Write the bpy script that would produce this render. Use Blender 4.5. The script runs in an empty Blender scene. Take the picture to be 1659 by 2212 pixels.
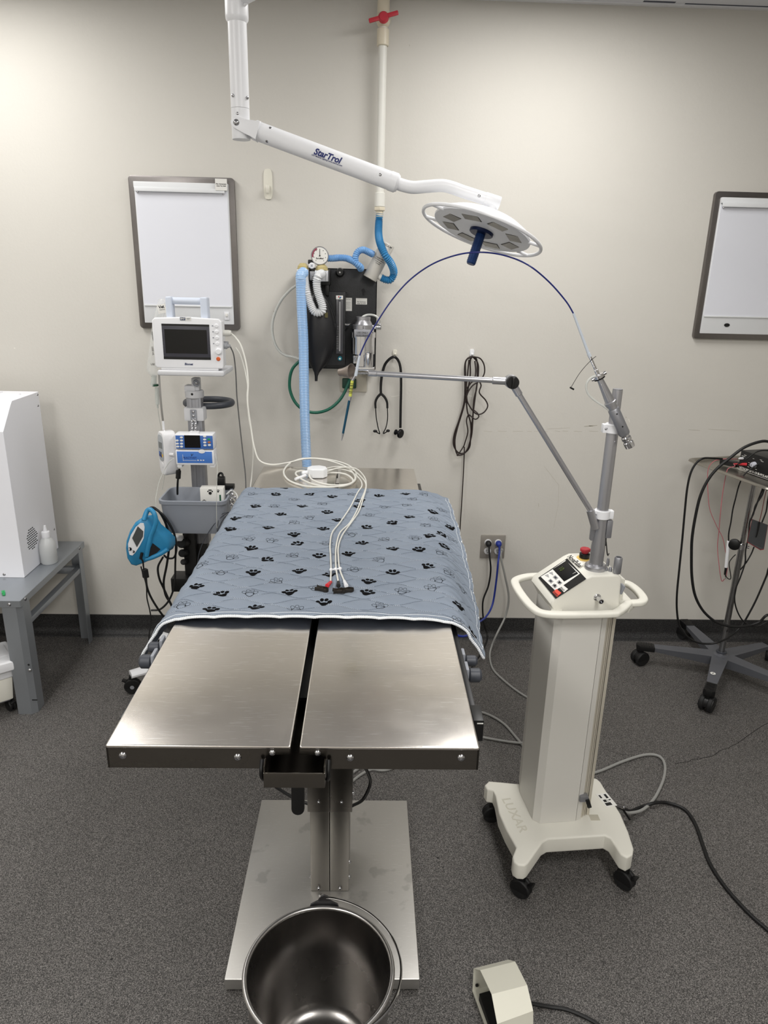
import bpy, bmesh, math, random
from mathutils import Vector, Matrix, Euler
PI = math.pi
rad = math.radians
random.seed(7)
scene = bpy.context.scene
COL = scene.collection

# ---------------------------------------------------------------- camera
IW, IH = 1659.0, 2212.0
FPX, PITCH, YAW, ROLL, EYE = 1524.67, 0.3171, 0.0337, 0.0239, 1.65
_f = Vector((math.sin(YAW)*math.cos(PITCH), math.cos(YAW)*math.cos(PITCH), -math.sin(PITCH)))
_r0 = Vector((math.cos(YAW), -math.sin(YAW), 0))
_u0 = _r0.cross(_f)
_r = _r0*math.cos(ROLL) + _u0*math.sin(ROLL)
_u = -_r0*math.sin(ROLL) + _u0*math.cos(ROLL)
CAM = Vector((0, 0, EYE))
cd = bpy.data.cameras.new('camera')
cam = bpy.data.objects.new('camera', cd)
COL.objects.link(cam)
cd.sensor_fit = 'HORIZONTAL'
cd.sensor_width = 36.0
cd.lens = 36.0*FPX/IW
cd.clip_start = 0.05
mw = Matrix.Identity(4)
for i in range(3):
    mw[i][0] = _r[i]; mw[i][1] = _u[i]; mw[i][2] = -_f[i]; mw[i][3] = CAM[i]
cam.matrix_world = mw
scene.camera = cam

def _ray(px, py):
    return _f + _r*((px-IW/2)/FPX) - _u*((py-IH/2)/FPX)
def PY(px, py, Y):
    """point seen at a pixel, lying at depth Y in the room"""
    d = _ray(px, py); return CAM + d*(Y/d.y)
def PZ(px, py, z):
    """point seen at a pixel, lying at height z"""
    d = _ray(px, py); return CAM + d*((z-EYE)/d.z)
def pix(P):
    d = Vector(P)-CAM; w = d.dot(_f)
    return (IW/2+FPX*d.dot(_r)/w, IH/2-FPX*d.dot(_u)/w)

# ---------------------------------------------------------------- world, lights, exposure
scene.view_settings.view_transform = 'Standard'
scene.view_settings.look = 'None'
scene.view_settings.gamma = 1.0
scene.view_settings.exposure = 0.16
scene.view_settings.use_curve_mapping = False
wd = bpy.data.worlds.new('world'); scene.world = wd
wd.use_nodes = True
wd.node_tree.nodes['Background'].inputs[0].default_value = (0.8, 0.85, 0.9, 1)
wd.node_tree.nodes['Background'].inputs[1].default_value = 0.05
WALL_Y = 3.09
CEIL_Z = 2.655
# ceiling troffers: (x, y, power)
LAMPS = [(-1.45, 2.31, 17), (0.66, 2.20, 19), (-1.45, 0.1, 26), (0.72, 0.1, 26), (-1.45, -1.7, 30), (0.72, -1.7, 30)]
for i, (lx, ly, lw) in enumerate(LAMPS):
    ld = bpy.data.lights.new('ceiling_lamp', 'AREA')
    ld.shape = 'RECTANGLE'; ld.size = 0.5; ld.size_y = 0.90
    ld.energy = lw
    ld.color = (1.0, 0.98, 0.95)
    lo = bpy.data.objects.new('ceiling_lamp', ld)
    lo.location = (lx, ly, CEIL_Z-0.012)
    COL.objects.link(lo)

# ---------------------------------------------------------------- materials
def C(r, g, b):
    def f(c):
        c = c/255.0
        return c/12.92 if c <= 0.04045 else ((c+0.055)/1.055)**2.4
    return (f(r), f(g), f(b), 1.0)
_mats = {}
def mat(name, col, rough=0.5, metal=0.0, bump=0.0, bscale=60.0, var=0.05, vscale=8.0, trans=0.0, alpha=1.0,
        coat=0.0, emit=0.0, rvar=0.0, ior=1.45, stretch=None, spec=0.5):
    if name in _mats: return _mats[name]
    m = bpy.data.materials.new(name); m.use_nodes = True
    nt = m.node_tree; b = nt.nodes['Principled BSDF']
    tc = nt.nodes.new('ShaderNodeTexCoord')
    src = tc.outputs['Object']
    if stretch:
        mp = nt.nodes.new('ShaderNodeMapping'); mp.inputs['Scale'].default_value = stretch
        nt.links.new(src, mp.inputs[0]); src = mp.outputs[0]
    nz = nt.nodes.new('ShaderNodeTexNoise'); nz.inputs['Scale'].default_value = vscale; nz.inputs['Detail'].default_value = 4
    nt.links.new(src, nz.inputs['Vector'])
    mx = nt.nodes.new('ShaderNodeMix'); mx.data_type = 'RGBA'
    lo = tuple(c*(1-var) for c in col[:3])+(1,); hi = tuple(min(1, c*(1+var)) for c in col[:3])+(1,)
    mx.inputs['A'].default_value = lo; mx.inputs['B'].default_value = hi
    nt.links.new(nz.outputs['Fac'], mx.inputs['Factor'])
    nt.links.new(mx.outputs['Result'], b.inputs['Base Color'])
    b.inputs['Roughness'].default_value = rough
    b.inputs['Metallic'].default_value = metal
    b.inputs['Transmission Weight'].default_value = trans
    b.inputs['Alpha'].default_value = alpha
    b.inputs['Coat Weight'].default_value = coat
    b.inputs['IOR'].default_value = ior
    b.inputs['Specular IOR Level'].default_value = spec
    if emit:
        nt.links.new(mx.outputs['Result'], b.inputs['Emission Color']); b.inputs['Emission Strength'].default_value = emit
    if rvar:
        mr = nt.nodes.new('ShaderNodeMapRange')
        mr.inputs['To Min'].default_value = max(0.02, rough-rvar); mr.inputs['To Max'].default_value = rough+rvar
        nt.links.new(nz.outputs['Fac'], mr.inputs['Value']); nt.links.new(mr.outputs['Result'], b.inputs['Roughness'])
    if bump:
        n2 = nt.nodes.new('ShaderNodeTexNoise'); n2.inputs['Scale'].default_value = bscale; n2.inputs['Detail'].default_value = 3
        nt.links.new(src, n2.inputs['Vector'])
        bp = nt.nodes.new('ShaderNodeBump'); bp.inputs['Strength'].default_value = bump; bp.inputs['Distance'].default_value = 0.002
        nt.links.new(n2.outputs['Fac'], bp.inputs['Height']); nt.links.new(bp.outputs[0], b.inputs['Normal'])
    _mats[name] = m
    return m

def speckle_mat(name, dark, mid, lite, scale=330.0):
    m = bpy.data.materials.new(name); m.use_nodes = True
    nt = m.node_tree; b = nt.nodes['Principled BSDF']
    tc = nt.nodes.new('ShaderNodeTexCoord')
    n1 = nt.nodes.new('ShaderNodeTexNoise'); n1.inputs['Scale'].default_value = scale; n1.inputs['Detail'].default_value = 6
    n1.inputs['Roughness'].default_value = 0.8
    nt.links.new(tc.outputs['Object'], n1.inputs['Vector'])
    cr = nt.nodes.new('ShaderNodeValToRGB')
    e = cr.color_ramp.elements
    e[0].position = 0.34; e[0].color = dark
    e[1].position = 0.68; e[1].color = lite
    k = cr.color_ramp.elements.new(0.50); k.color = mid
    vg = nt.nodes.new('ShaderNodeTexVoronoi'); vg.inputs['Scale'].default_value = scale*1.75
    nt.links.new(tc.outputs['Object'], vg.inputs['Vector'])
    sx = nt.nodes.new('ShaderNodeSeparateXYZ'); nt.links.new(vg.outputs['Color'], sx.inputs[0])
    ma = nt.nodes.new('ShaderNodeMath'); ma.operation = 'MULTIPLY_ADD'; ma.inputs[1].default_value = 0.30; ma.inputs[2].default_value = -0.15
    nt.links.new(sx.outputs[0], ma.inputs[0])
    mb_ = nt.nodes.new('ShaderNodeMath'); mb_.operation = 'ADD'
    nt.links.new(ma.outputs[0], mb_.inputs[0]); nt.links.new(n1.outputs['Fac'], mb_.inputs[1]); nt.links.new(mb_.outputs[0], cr.inputs[0])
    n2 = nt.nodes.new('ShaderNodeTexNoise'); n2.inputs['Scale'].default_value = 1.6; n2.inputs['Detail'].default_value = 6
    nt.links.new(tc.outputs['Object'], n2.inputs['Vector'])
    mr = nt.nodes.new('ShaderNodeMapRange'); mr.inputs['From Min'].default_value = 0.3; mr.inputs['From Max'].default_value = 0.7
    mr.inputs['To Min'].default_value = 0.88; mr.inputs['To Max'].default_value = 1.1
    nt.links.new(n2.outputs['Fac'], mr.inputs['Value'])
    vm = nt.nodes.new('ShaderNodeVectorMath'); vm.operation = 'SCALE'
    nt.links.new(cr.outputs[0], vm.inputs[0]); nt.links.new(mr.outputs['Result'], vm.inputs['Scale'])
    # sparse dark flecks
    vo = nt.nodes.new('ShaderNodeTexVoronoi'); vo.inputs['Scale'].default_value = 5.5
    nt.links.new(tc.outputs['Object'], vo.inputs['Vector'])
    lt = nt.nodes.new('ShaderNodeMath'); lt.operation = 'LESS_THAN'; lt.inputs[1].default_value = 0.02
    nt.links.new(vo.outputs['Distance'], lt.inputs[0])
    mx = nt.nodes.new('ShaderNodeMix'); mx.data_type = 'RGBA'
    nt.links.new(lt.outputs[0], mx.inputs['Factor']); nt.links.new(vm.outputs[0], mx.inputs['A'])
    mx.inputs['B'].default_value = (0.008, 0.008, 0.008, 1)
    nt.links.new(mx.outputs['Result'], b.inputs['Base Color'])
    b.inputs['Roughness'].default_value = 0.55
    b.inputs['Specular IOR Level'].default_value = 0.35
    bp = nt.nodes.new('ShaderNodeBump'); bp.inputs['Strength'].default_value = 0.05; bp.inputs['Distance'].default_value = 0.0006
    nt.links.new(n1.outputs['Fac'], bp.inputs['Height']); nt.links.new(bp.outputs[0], b.inputs['Normal'])
    return m

def steel_mat(name, col, rough=0.26, stretch=(1, 1, 1), scr=0.0, metal=1.0, smear=0.0):
    """worn sheet steel: soft brushing, roughness clouds and fine bright scratches"""
    m = bpy.data.materials.new(name); m.use_nodes = True
    nt = m.node_tree; b = nt.nodes['Principled BSDF']
    tc = nt.nodes.new('ShaderNodeTexCoord')
    mp = nt.nodes.new('ShaderNodeMapping'); mp.inputs['Scale'].default_value = stretch
    nt.links.new(tc.outputs['Object'], mp.inputs[0])
    br = nt.nodes.new('ShaderNodeTexNoise'); br.inputs['Scale'].default_value = 90; br.inputs['Detail'].default_value = 3
    nt.links.new(mp.outputs[0], br.inputs['Vector'])
    cl = nt.nodes.new('ShaderNodeTexNoise'); cl.inputs['Scale'].default_value = 5; cl.inputs['Detail'].default_value = 6
    nt.links.new(tc.outputs['Object'], cl.inputs['Vector'])
    mr = nt.nodes.new('ShaderNodeMapRange'); mr.inputs['From Min'].default_value = 0.3; mr.inputs['From Max'].default_value = 0.7
    mr.inputs['To Min'].default_value = rough-0.05; mr.inputs['To Max'].default_value = rough+0.09
    nt.links.new(cl.outputs['Fac'], mr.inputs['Value']); nt.links.new(mr.outputs['Result'], b.inputs['Roughness'])
    mx = nt.nodes.new('ShaderNodeMix'); mx.data_type = 'RGBA'
    mx.inputs['A'].default_value = tuple(c*0.93 for c in col[:3])+(1,); mx.inputs['B'].default_value = tuple(min(1, c*1.05) for c in col[:3])+(1,)
    nt.links.new(br.outputs['Fac'], mx.inputs['Factor'])
    out = mx.outputs['Result']
    b.inputs['Metallic'].default_value = metal
    if scr:
        facs = []
        for k, (rot, sc, st) in enumerate(((0.5, 26, (1, 16, 1)), (-0.9, 22, (1, 20, 1)), (1.9, 30, (1, 12, 1)))):
            m2 = nt.nodes.new('ShaderNodeMapping'); m2.inputs['Rotation'].default_value = (0, 0, rot); m2.inputs['Scale'].default_value = st
            nt.links.new(tc.outputs['Object'], m2.inputs[0])
            m3 = nt.nodes.new('ShaderNodeMapping'); m3.inputs['Location'].default_value = (k*3.1, k*1.7, 0)
            nt.links.new(m2.outputs[0], m3.inputs[0])
            nn = nt.nodes.new('ShaderNodeTexNoise'); nn.inputs['Scale'].default_value = sc; nn.inputs['Detail'].default_value = 1.0
            nt.links.new(m3.outputs[0], nn.inputs['Vector'])
            r3 = nt.nodes.new('ShaderNodeMapRange'); r3.inputs['From Min'].default_value = 0.69; r3.inputs['From Max'].default_value = 0.73
            r3.inputs['To Max'].default_value = scr
            nt.links.new(nn.outputs['Fac'], r3.inputs['Value']); facs.append(r3.outputs['Result'])
        ad = nt.nodes.new('ShaderNodeMath'); ad.operation = 'ADD'; nt.links.new(facs[0], ad.inputs[0]); nt.links.new(facs[1], ad.inputs[1])
        a2 = nt.nodes.new('ShaderNodeMath'); a2.operation = 'ADD'; a2.use_clamp = True
        nt.links.new(ad.outputs[0], a2.inputs[0]); nt.links.new(facs[2], a2.inputs[1])
        m4 = nt.nodes.new('ShaderNodeMix'); m4.data_type = 'RGBA'; m4.inputs['B'].default_value = (0.95, 0.94, 0.92, 1)
        nt.links.new(out, m4.inputs['A']); nt.links.new(a2.outputs[0], m4.inputs['Factor']); out = m4.outputs['Result']
    if smear:
        vo = nt.nodes.new('ShaderNodeTexNoise'); vo.inputs['Scale'].default_value = 14; vo.inputs['Detail'].default_value = 8
        nt.links.new(tc.outputs['Object'], vo.inputs['Vector'])
        r5 = nt.nodes.new('ShaderNodeMapRange'); r5.inputs['From Min'].default_value = 0.62; r5.inputs['From Max'].default_value = 0.67
        r5.inputs['To Max'].default_value = smear
        nt.links.new(vo.outputs['Fac'], r5.inputs['Value'])
        m5 = nt.nodes.new('ShaderNodeMix'); m5.data_type = 'RGBA'; m5.inputs['B'].default_value = tuple(c*0.5 for c in col[:3])+(1,)
        nt.links.new(out, m5.inputs['A']); nt.links.new(r5.outputs['Result'], m5.inputs['Factor']); out = m5.outputs['Result']
    nt.links.new(out, b.inputs['Base Color'])
    bp = nt.nodes.new('ShaderNodeBump'); bp.inputs['Strength'].default_value = 0.05; bp.inputs['Distance'].default_value = 0.0008
    nt.links.new(br.outputs['Fac'], bp.inputs['Height']); nt.links.new(bp.outputs[0], b.inputs['Normal'])
    return m

# ---------------------------------------------------------------- mesh builder
def fr(o, x, y):
    """matrix with local axes x, y (made orthogonal) and z = x cross y at origin o"""
    x = Vector(x).normalized(); z = x.cross(Vector(y)).normalized(); y = z.cross(x)
    M = Matrix.Identity(4)
    for i in range(3):
        M[i][0] = x[i]; M[i][1] = y[i]; M[i][2] = z[i]; M[i][3] = Vector(o)[i]
    return M
def T(x, y, z, rz=0, rx=0, ry=0):
    return Matrix.Translation((x, y, z)) @ Euler((rx, ry, rz)).to_matrix().to_4x4()
def catmull(pts, n, closed=False):
    P = [Vector(p) for p in pts]; N = len(P); out = []
    segs = N if closed else N-1
    for i in range(segs):
        p1 = P[i]; p2 = P[(i+1) % N]
        p0 = P[(i-1) % N] if (closed or i > 0) else p1*2-p2
        p3 = P[(i+2) % N] if (closed or i+2 < N) else p2*2-p1
        for k in range(n):
            t = k/n
            out.append(0.5*((2*p1)+(p2-p0)*t+(2*p0-5*p1+4*p2-p3)*t*t+(3*p1-p0-3*p2+p3)*t**3))
    if not closed: out.append(P[-1])
    return out
def resample(pts, step):
    out = [pts[0].copy()]; acc = 0.0; last = pts[0]
    for p in pts[1:]:
        seg = (p-last).length
        while seg > 1e-9 and acc+seg >= step:
            t = (step-acc)/seg
            last = last.lerp(p, t); out.append(last.copy()); seg = (p-last).length; acc = 0.0
        acc += seg; last = p
    return out

class MB:
    def __init__(s, M=None):
        s.v = []; s.f = []; s.M = M or Matrix.Identity(4); s.slot = 0; s.uv = None
    def raw(s, vs, fs, M=None):
        o = len(s.v); X = s.M @ M if M is not None else s.M
        s.v += [X @ Vector(v) for v in vs]
        s.f += [(tuple(i+o for i in f), s.slot) for f in fs]
        return s
    def bm(s, b, M=None):
        b.verts.index_update()
        s.raw([v.co.copy() for v in b.verts], [[v.index for v in f.verts] for f in b.faces], M); b.free(); return s
    def box(s, c, d, bev=0.0, R=None, seg=2, top=None):
        b = bmesh.new(); bmesh.ops.create_cube(b, size=1.0)
        for v in b.verts:
            k = 1.0
            v.co = Vector((v.co.x*d[0], v.co.y*d[1], v.co.z*d[2]))
            if top and v.co.z > 0: v.co.x *= top[0]; v.co.y *= top[1]
        if bev > 0:
            bmesh.ops.bevel(b, geom=list(b.edges), offset=bev, segments=seg, affect='EDGES', profile=0.6, clamp_overlap=True)
        M = Matrix.Translation(c)
        if R is not None: M = M @ (R.to_4x4() if hasattr(R, 'to_4x4') else R)
        return s.bm(b, M)
    def bx(s, x0, x1, y0, y1, z0, z1, bev=0.0, seg=2):
        return s.box(((x0+x1)/2, (y0+y1)/2, (z0+z1)/2), (abs(x1-x0), abs(y1-y0), abs(z1-z0)), bev, None, seg)
    def prism(s, poly, z0, z1, F=None, bev=0.0, seg=2):
        b = bmesh.new()
        a = [b.verts.new((p[0], p[1], z0)) for p in poly]; c = [b.verts.new((p[0], p[1], z1)) for p in poly]
        n = len(poly)
        b.faces.new(a[::-1]); b.faces.new(c)
        for i in range(n): b.faces.new((a[i], a[(i+1) % n], c[(i+1) % n], c[i]))
        bmesh.ops.recalc_face_normals(b, faces=list(b.faces))
        if bev > 0:
            es = [e for e in b.edges if abs(e.verts[0].co.z-e.verts[1].co.z) < 1e-9]
            bmesh.ops.bevel(b, geom=es, offset=bev, segments=seg, affect='EDGES', profile=0.6, clamp_overlap=True)
        return s.bm(b, F)
    def lathe(s, prof, p0=(0, 0, 0), ax=(0, 0, 1), n=24, sy=1.0, ref=None):
        ax = Vector(ax).normalized()
        r = Vector(ref) if ref is not None else (Vector((0, 0, 1)) if abs(ax.z) < 0.9 else Vector((1, 0, 0)))
        x = r.cross(ax).normalized(); y = ax.cross(x)
        p0 = Vector(p0); vs = []; fs = []; rings = []
        for (rr, h) in prof:
            if rr <= 1e-7:
                vs.append(p0+ax*h); rings.append([len(vs)-1])
            else:
                st = len(vs)
                for k in range(n):
                    a = 2*PI*k/n; vs.append(p0+ax*h+x*(rr*math.cos(a))+y*(rr*sy*math.sin(a)))
                rings.append(list(range(st, st+n)))
        for A, B in zip(rings, rings[1:]):
            for k in range(n):
                k2 = (k+1) % n
                if len(A) == 1 and len(B) == 1: break
                if len(A) == 1: fs.append((A[0], B[k2], B[k]))
                elif len(B) == 1: fs.append((A[k], A[k2], B[0]))
                else: fs.append((A[k], A[k2], B[k2], B[k]))
        if len(rings[0]) > 1: fs.append(tuple(rings[0][::-1]))
        if len(rings[-1]) > 1: fs.append(tuple(rings[-1]))
        return s.raw(vs, fs)
    def cyl(s, p0, p1, r, r1=None, n=20, bev=0.0):
        p0 = Vector(p0); p1 = Vector(p1); L = (p1-p0).length; r1 = r if r1 is None else r1
        if bev: pr = [(r-bev, 0), (r, bev), (r1, L-bev), (r1-bev, L)]
        else: pr = [(r, 0), (r1, L)]
        return s.lathe(pr, p0, p1-p0, n)
    def open_lathe(s, prof, p0, ax, n=32):
        """lathe without caps (profile describes a closed wall)"""
        k = len(s.f); s.lathe(prof, p0, ax, n)
        # drop end caps
        new = [f for f in s.f[k:] if len(f[0]) <= 4]
        s.f = s.f[:k]+new
        return s
    def sphere(s, c, r, sc=(1, 1, 1), n=16):
        pr = [(r*math.sin(PI*i/10)*1.0, -r*math.cos(PI*i/10)) for i in range(11)]
        pr[0] = (0, -r); pr[-1] = (0, r)
        m = MB(); m.lathe(pr, n=n)
        return s.raw([Vector((v.x*sc[0], v.y*sc[1], v.z*sc[2]))+Vector(c) for v in m.v], [f[0] for f in m.f])
    def tube(s, pts, r, n=8, sm=6, closed=False, rf=None, cap=True, flat=None, up=None, sq=1.0):
        P = catmull(pts, sm, closed) if sm > 1 else [Vector(p) for p in pts]
        N = len(P); vs = []; fs = []
        tang = []
        for i in range(N):
            if closed: t = P[(i+1) % N]-P[i-1]
            else: t = P[min(i+1, N-1)]-P[max(i-1, 0)]
            tang.append(t.normalized() if t.length > 1e-9 else Vector((0, 0, 1)))
        u = Vector(up) if up is not None else (Vector((0, 0, 1)) if abs(tang[0].z) < 0.9 else Vector((0, 1, 0)))
        for i in range(N):
            t = tang[i]
            if up is not None: u = Vector(up)
            u = (u-t*u.dot(t)); u = u.normalized() if u.length > 1e-6 else t.orthogonal().normalized()
            w = t.cross(u)
            if isinstance(r, (list, tuple)):
                q = i/max(1, (N if closed else N-1))*((len(r)) if closed else (len(r)-1)); a = int(q); b2 = (a+1) % len(r) if closed else min(a+1, len(r)-1)
                a = a % len(r); rr = r[a]*(1-(q-int(q)))+r[b2]*(q-int(q))
            else: rr = r
            if rf: rr = rf(i, rr)
            fu, fw = flat if flat else (1, 1)
            for k in range(n):
                an = 2*PI*k/n+PI/n; ss, cc = math.sin(an), math.cos(an)
                if sq != 1.0: ss = math.copysign(abs(ss)**sq, ss); cc = math.copysign(abs(cc)**sq, cc)
                vs.append(P[i]+u*(rr*fu*ss)+w*(rr*fw*cc))
        R = N if closed else N-1
        for i in range(R):
            a = i*n; b = ((i+1) % N)*n
            for k in range(n): fs.append((a+k, a+(k+1) % n, b+(k+1) % n, b+k))
        if cap and not closed:
            fs.append(tuple(range(n))[::-1]); fs.append(tuple(range((N-1)*n, N*n)))
        return s.raw(vs, fs)
    def hose(s, pts, r, pitch=0.006, depth=0.12, n=14):
        depth *= 1.5; r *= 1.03; pitch *= 1.1
        """corrugated hose"""
        P = resample(catmull(pts, 24), pitch/4)
        return s.tube(P, r, n=n, sm=1, rf=lambda i, rr: rr*(1-depth*(0.5-0.5*math.cos(2*PI*i/4))))
    def build(s, name, m, parent=None, origin=None, ang=35, tags=None):
        if origin is None:
            if parent is not None: origin = ORG[parent.name]
            else:
                xs = [v.x for v in s.v]; ys = [v.y for v in s.v]; zs = [v.z for v in s.v]
                origin = Vector(((min(xs)+max(xs))/2, (min(ys)+max(ys))/2, min(zs)))
        origin = Vector(origin)
        me = bpy.data.meshes.new(name)
        me.from_pydata([v-origin for v in s.v], [], [f[0] for f in s.f])
        ms = m if isinstance(m, (list, tuple)) else [m]
        for x in ms: me.materials.append(x)
        if len(ms) > 1: me.polygons.foreach_set('material_index', [f[1] for f in s.f])
        me.validate()
        bmx = bmesh.new(); bmx.from_mesh(me); bmesh.ops.recalc_face_normals(bmx, faces=list(bmx.faces)); bmx.to_mesh(me); bmx.free()
        if ang: 
            me.shade_smooth(); me.set_sharp_from_angle(angle=rad(ang))
        o = bpy.data.objects.new(name, me); COL.objects.link(o)
        if parent is not None: o.parent = parent
        else: o.location = origin
        ORG[o.name] = origin
        if tags: tag(o, *tags)
        return o
ORG = {}
def tag(o, label, cat, group=None):
    o['label'] = label; o['category'] = cat
    if group: o['group'] = group
    return o
def thing(name, label, cat, loc=(0, 0, 0), group=None):
    o = bpy.data.objects.new(name, None); COL.objects.link(o)
    o.empty_display_size = 0.05
    o.location = loc; ORG[o.name] = Vector(loc)
    return tag(o, label, cat, group)
def struct(o): o['kind'] = 'structure'; return o
def text(sx, size, M, m, name, parent, ext=0.0003, align='CENTER', bold=0.0, shear=0.0, origin=None, tags=None, wide=1.0):
    cu = bpy.data.curves.new('lettering', 'FONT'); cu.body = sx; cu.size = size; cu.align_x = align; cu.align_y = 'CENTER'
    cu.extrude = ext; cu.offset = bold*size; cu.shear = shear; cu.resolution_u = 3
    to = bpy.data.objects.new('lettering_tmp', cu); COL.objects.link(to)
    dg = bpy.context.evaluated_depsgraph_get(); dg.update()
    me = bpy.data.meshes.new_from_object(to.evaluated_get(dg))
    bpy.data.objects.remove(to); bpy.data.curves.remove(cu)
    mb = MB(); mb.v = [M @ Vector((v.co.x*wide, v.co.y, v.co.z)) for v in me.vertices]; mb.f = [(tuple(p.vertices), 0) for p in me.polygons]
    bpy.data.meshes.remove(me)
    return mb.build(name, m, parent, origin, ang=0, tags=tags)
def dup(root, loc, label=None, group=None, rz=None):
    r = root.copy(); COL.objects.link(r); r.location = loc
    ORG[r.name] = Vector(loc)
    if rz is not None: r.rotation_euler = (0, 0, rz)
    if label: r['label'] = label
    if group: r['group'] = group
    for ch in list(root.children):
        c = ch.copy(); COL.objects.link(c); c.parent = r
        for g in ch.children:
            d = g.copy(); COL.objects.link(d); d.parent = c
    return r

# shared materials
M_white = mat('white_painted_metal', C(232, 233, 236), 0.32, var=0.015)
M_plast = mat('white_plastic', C(228, 229, 232), 0.42, var=0.02)
M_cream = mat('cream_plastic', C(224, 222, 212), 0.45, var=0.03, vscale=12, bump=0.04, bscale=300)
M_creampaint = mat('cream_painted_metal', C(206, 204, 198), 0.42, var=0.02)
M_black = mat('black_plastic', C(14, 14, 15), 0.4, var=0.1)
M_rubber = mat('black_rubber', C(20, 20, 21), 0.6, var=0.15)
M_cord = mat('black_cord', C(16, 16, 17), 0.5, var=0.1)
M_greycord = mat('grey_cord', C(148, 148, 145), 0.5, var=0.06)
M_whitecord = mat('white_cord', C(214, 213, 206), 0.42, var=0.04)
M_alu = mat('brushed_aluminium', C(178, 178, 182), 0.34, 0.85, bump=0.05, bscale=200, stretch=(1, 1, 0.05), rvar=0.05)
M_alud = mat('satin_aluminium', C(150, 151, 156), 0.42, 0.7, rvar=0.05)
M_chrome = mat('chrome', C(215, 215, 218), 0.12, 1.0, var=0.02)
M_screw = mat('screw_steel', C(170, 170, 172), 0.22, 1.0)
M_dark = mat('dark_grey_plastic', C(58, 61, 68), 0.45, var=0.06)
M_grey = mat('mid_grey_plastic', C(140, 143, 150), 0.5, var=0.03)
M_ink = mat('black_ink', C(18, 18, 20), 0.6)
M_navy = mat('navy_ink', C(24, 40, 110), 0.5)
M_blue = mat('blue_fabric', C(50, 60, 120), 0.5)
M_red = mat('red_plastic', C(200, 40, 50), 0.45)
M_screen = mat('dark_screen', C(12, 12, 13), 0.12, var=0.1)
M_paper = mat('white_paper', C(226, 225, 220), 0.7, var=0.02)
# ================================================================ ROOM
M_wall = mat('beige_wall_paint', C(208, 205, 198), 0.7, bump=0.25, bscale=85, var=0.02, vscale=3, spec=0.3)
M_ceil = mat('ceiling_tile', C(222, 223, 228), 0.8, bump=0.3, bscale=160, var=0.03)
M_floor = speckle_mat('speckled_vinyl', C(36, 35, 34), C(78, 76, 74), C(138, 134, 131))
M_cove_shaded = speckle_mat('shaded_speckled_vinyl', C(20, 20, 21), C(42, 42, 43), C(78, 77, 76))  # same vinyl as the floor, with the cove's shade put into its colours
M_crack = mat('floor_crack', C(22, 21, 20), 0.8)
XL, XR, YF = -2.7, 3.1, -2.6
m = MB(); m.bx(XL-0.1, XR+0.1, YF-0.1, WALL_Y+0.1, -0.1, 0.0)
m.slot = 1
random.seed(3)
def crack(pts, w):
    P = []
    for a, b in zip(pts, pts[1:]):
        a = Vector(a); b = Vector(b)
        for k in range(6):
            q = a.lerp(b, k/6); P.append(q+Vector((random.uniform(-1, 1)*0.004, random.uniform(-1, 1)*0.004, 0)))
    P.append(Vector(pts[-1]))
    for a, b in zip(P, P[1:]):
        d = (b-a).normalized(); n_ = Vector((-d.y, d.x, 0))*w
        m.raw([a-n_, b-n_, b+n_, a+n_], [(0, 1, 2, 3)])
crack([PZ(1460, 1650, 0.0006), PZ(1535, 1633, 0.0006), PZ(1590, 1606, 0.0006), PZ(1659, 1562, 0.0006)], 0.0012)
crack([PZ(1300, 1615, 0.0006), PZ(1340, 1630, 0.0006), PZ(1372, 1632, 0.0006)], 0.0006)
fl = struct(m.build('floor', [M_floor, M_crack], origin=(0, 0, 0), ang=0))
M_scuff = mat('wall_scuff', C(172, 166, 150), 0.7)
M_chip = mat('wall_chip', C(236, 234, 226), 0.7)
m = MB(); m.bx(XL, XR, WALL_Y, WALL_Y+0.1, 0, CEIL_Z)
def mark(px0, py0, px1, py1, w, slot):
    m.slot = slot; a = PY(px0, py0, WALL_Y-0.0004); b = PY(px1, py1, WALL_Y-0.0004); d = (b-a).normalized(); n_ = Vector((-d.z, 0, d.x))*w
    m.raw([a-n_, b-n_, b+n_, a+n_], [(0, 1, 2, 3)])
rw = random.Random(11)
x_ = 1045
while x_ < 1290:
    l_ = rw.uniform(8, 30); mark(x_, 931+rw.uniform(-0.6, 0.6), x_+l_, 932+rw.uniform(-0.6, 0.6), 0.0004, 1); x_ += l_+rw.uniform(4, 22)
for (a_, b_, c_, d_, w_, s_) in ((1180, 927, 1232, 924, 0.0003, 1), (1262, 921, 1290, 919, 0.0010, 1), (1272, 920, 1282, 920, 0.0018, 1), (1176, 1008, 1207, 1048, 0.0003, 1), (1207, 1048, 1206, 1090, 0.0003, 1), (1206, 1090, 1196, 1140, 0.0003, 1),
    (1358, 905, 1360, 912, 0.0012, 2), (1155, 932, 1158, 932, 0.0012, 2), (1013, 855, 1020, 856, 0.0015, 2), (845, 857, 860, 855, 0.0012, 2), (860, 855, 867, 853, 0.0006, 2), (590, 672, 592, 673, 0.0012, 1), (30, 752, 33, 752, 0.0012, 2), (884, 96, 885, 100, 0.0006, 1), (1163, 1087, 1164, 1095, 0.0006, 1), (1352, 900, 1353, 903, 0.001, 1), (1487, 928, 1512, 930, 0.0006, 1), (1530, 927, 1600, 931, 0.0004, 1)): mark(a_, b_, c_, d_, w_, s_)
struct(m.build('wall_back', [M_wall, M_scuff, M_chip], origin=(0, WALL_Y, 0), ang=0))
struct(MB().bx(XL, XR, YF-0.1, YF, 0, CEIL_Z).build('wall_front', M_wall, origin=(0, YF, 0), ang=0))
struct(MB().bx(XL-0.1, XL, YF, WALL_Y, 0, CEIL_Z).build('wall_left', M_wall, origin=(XL, 0, 0), ang=0))
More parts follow.
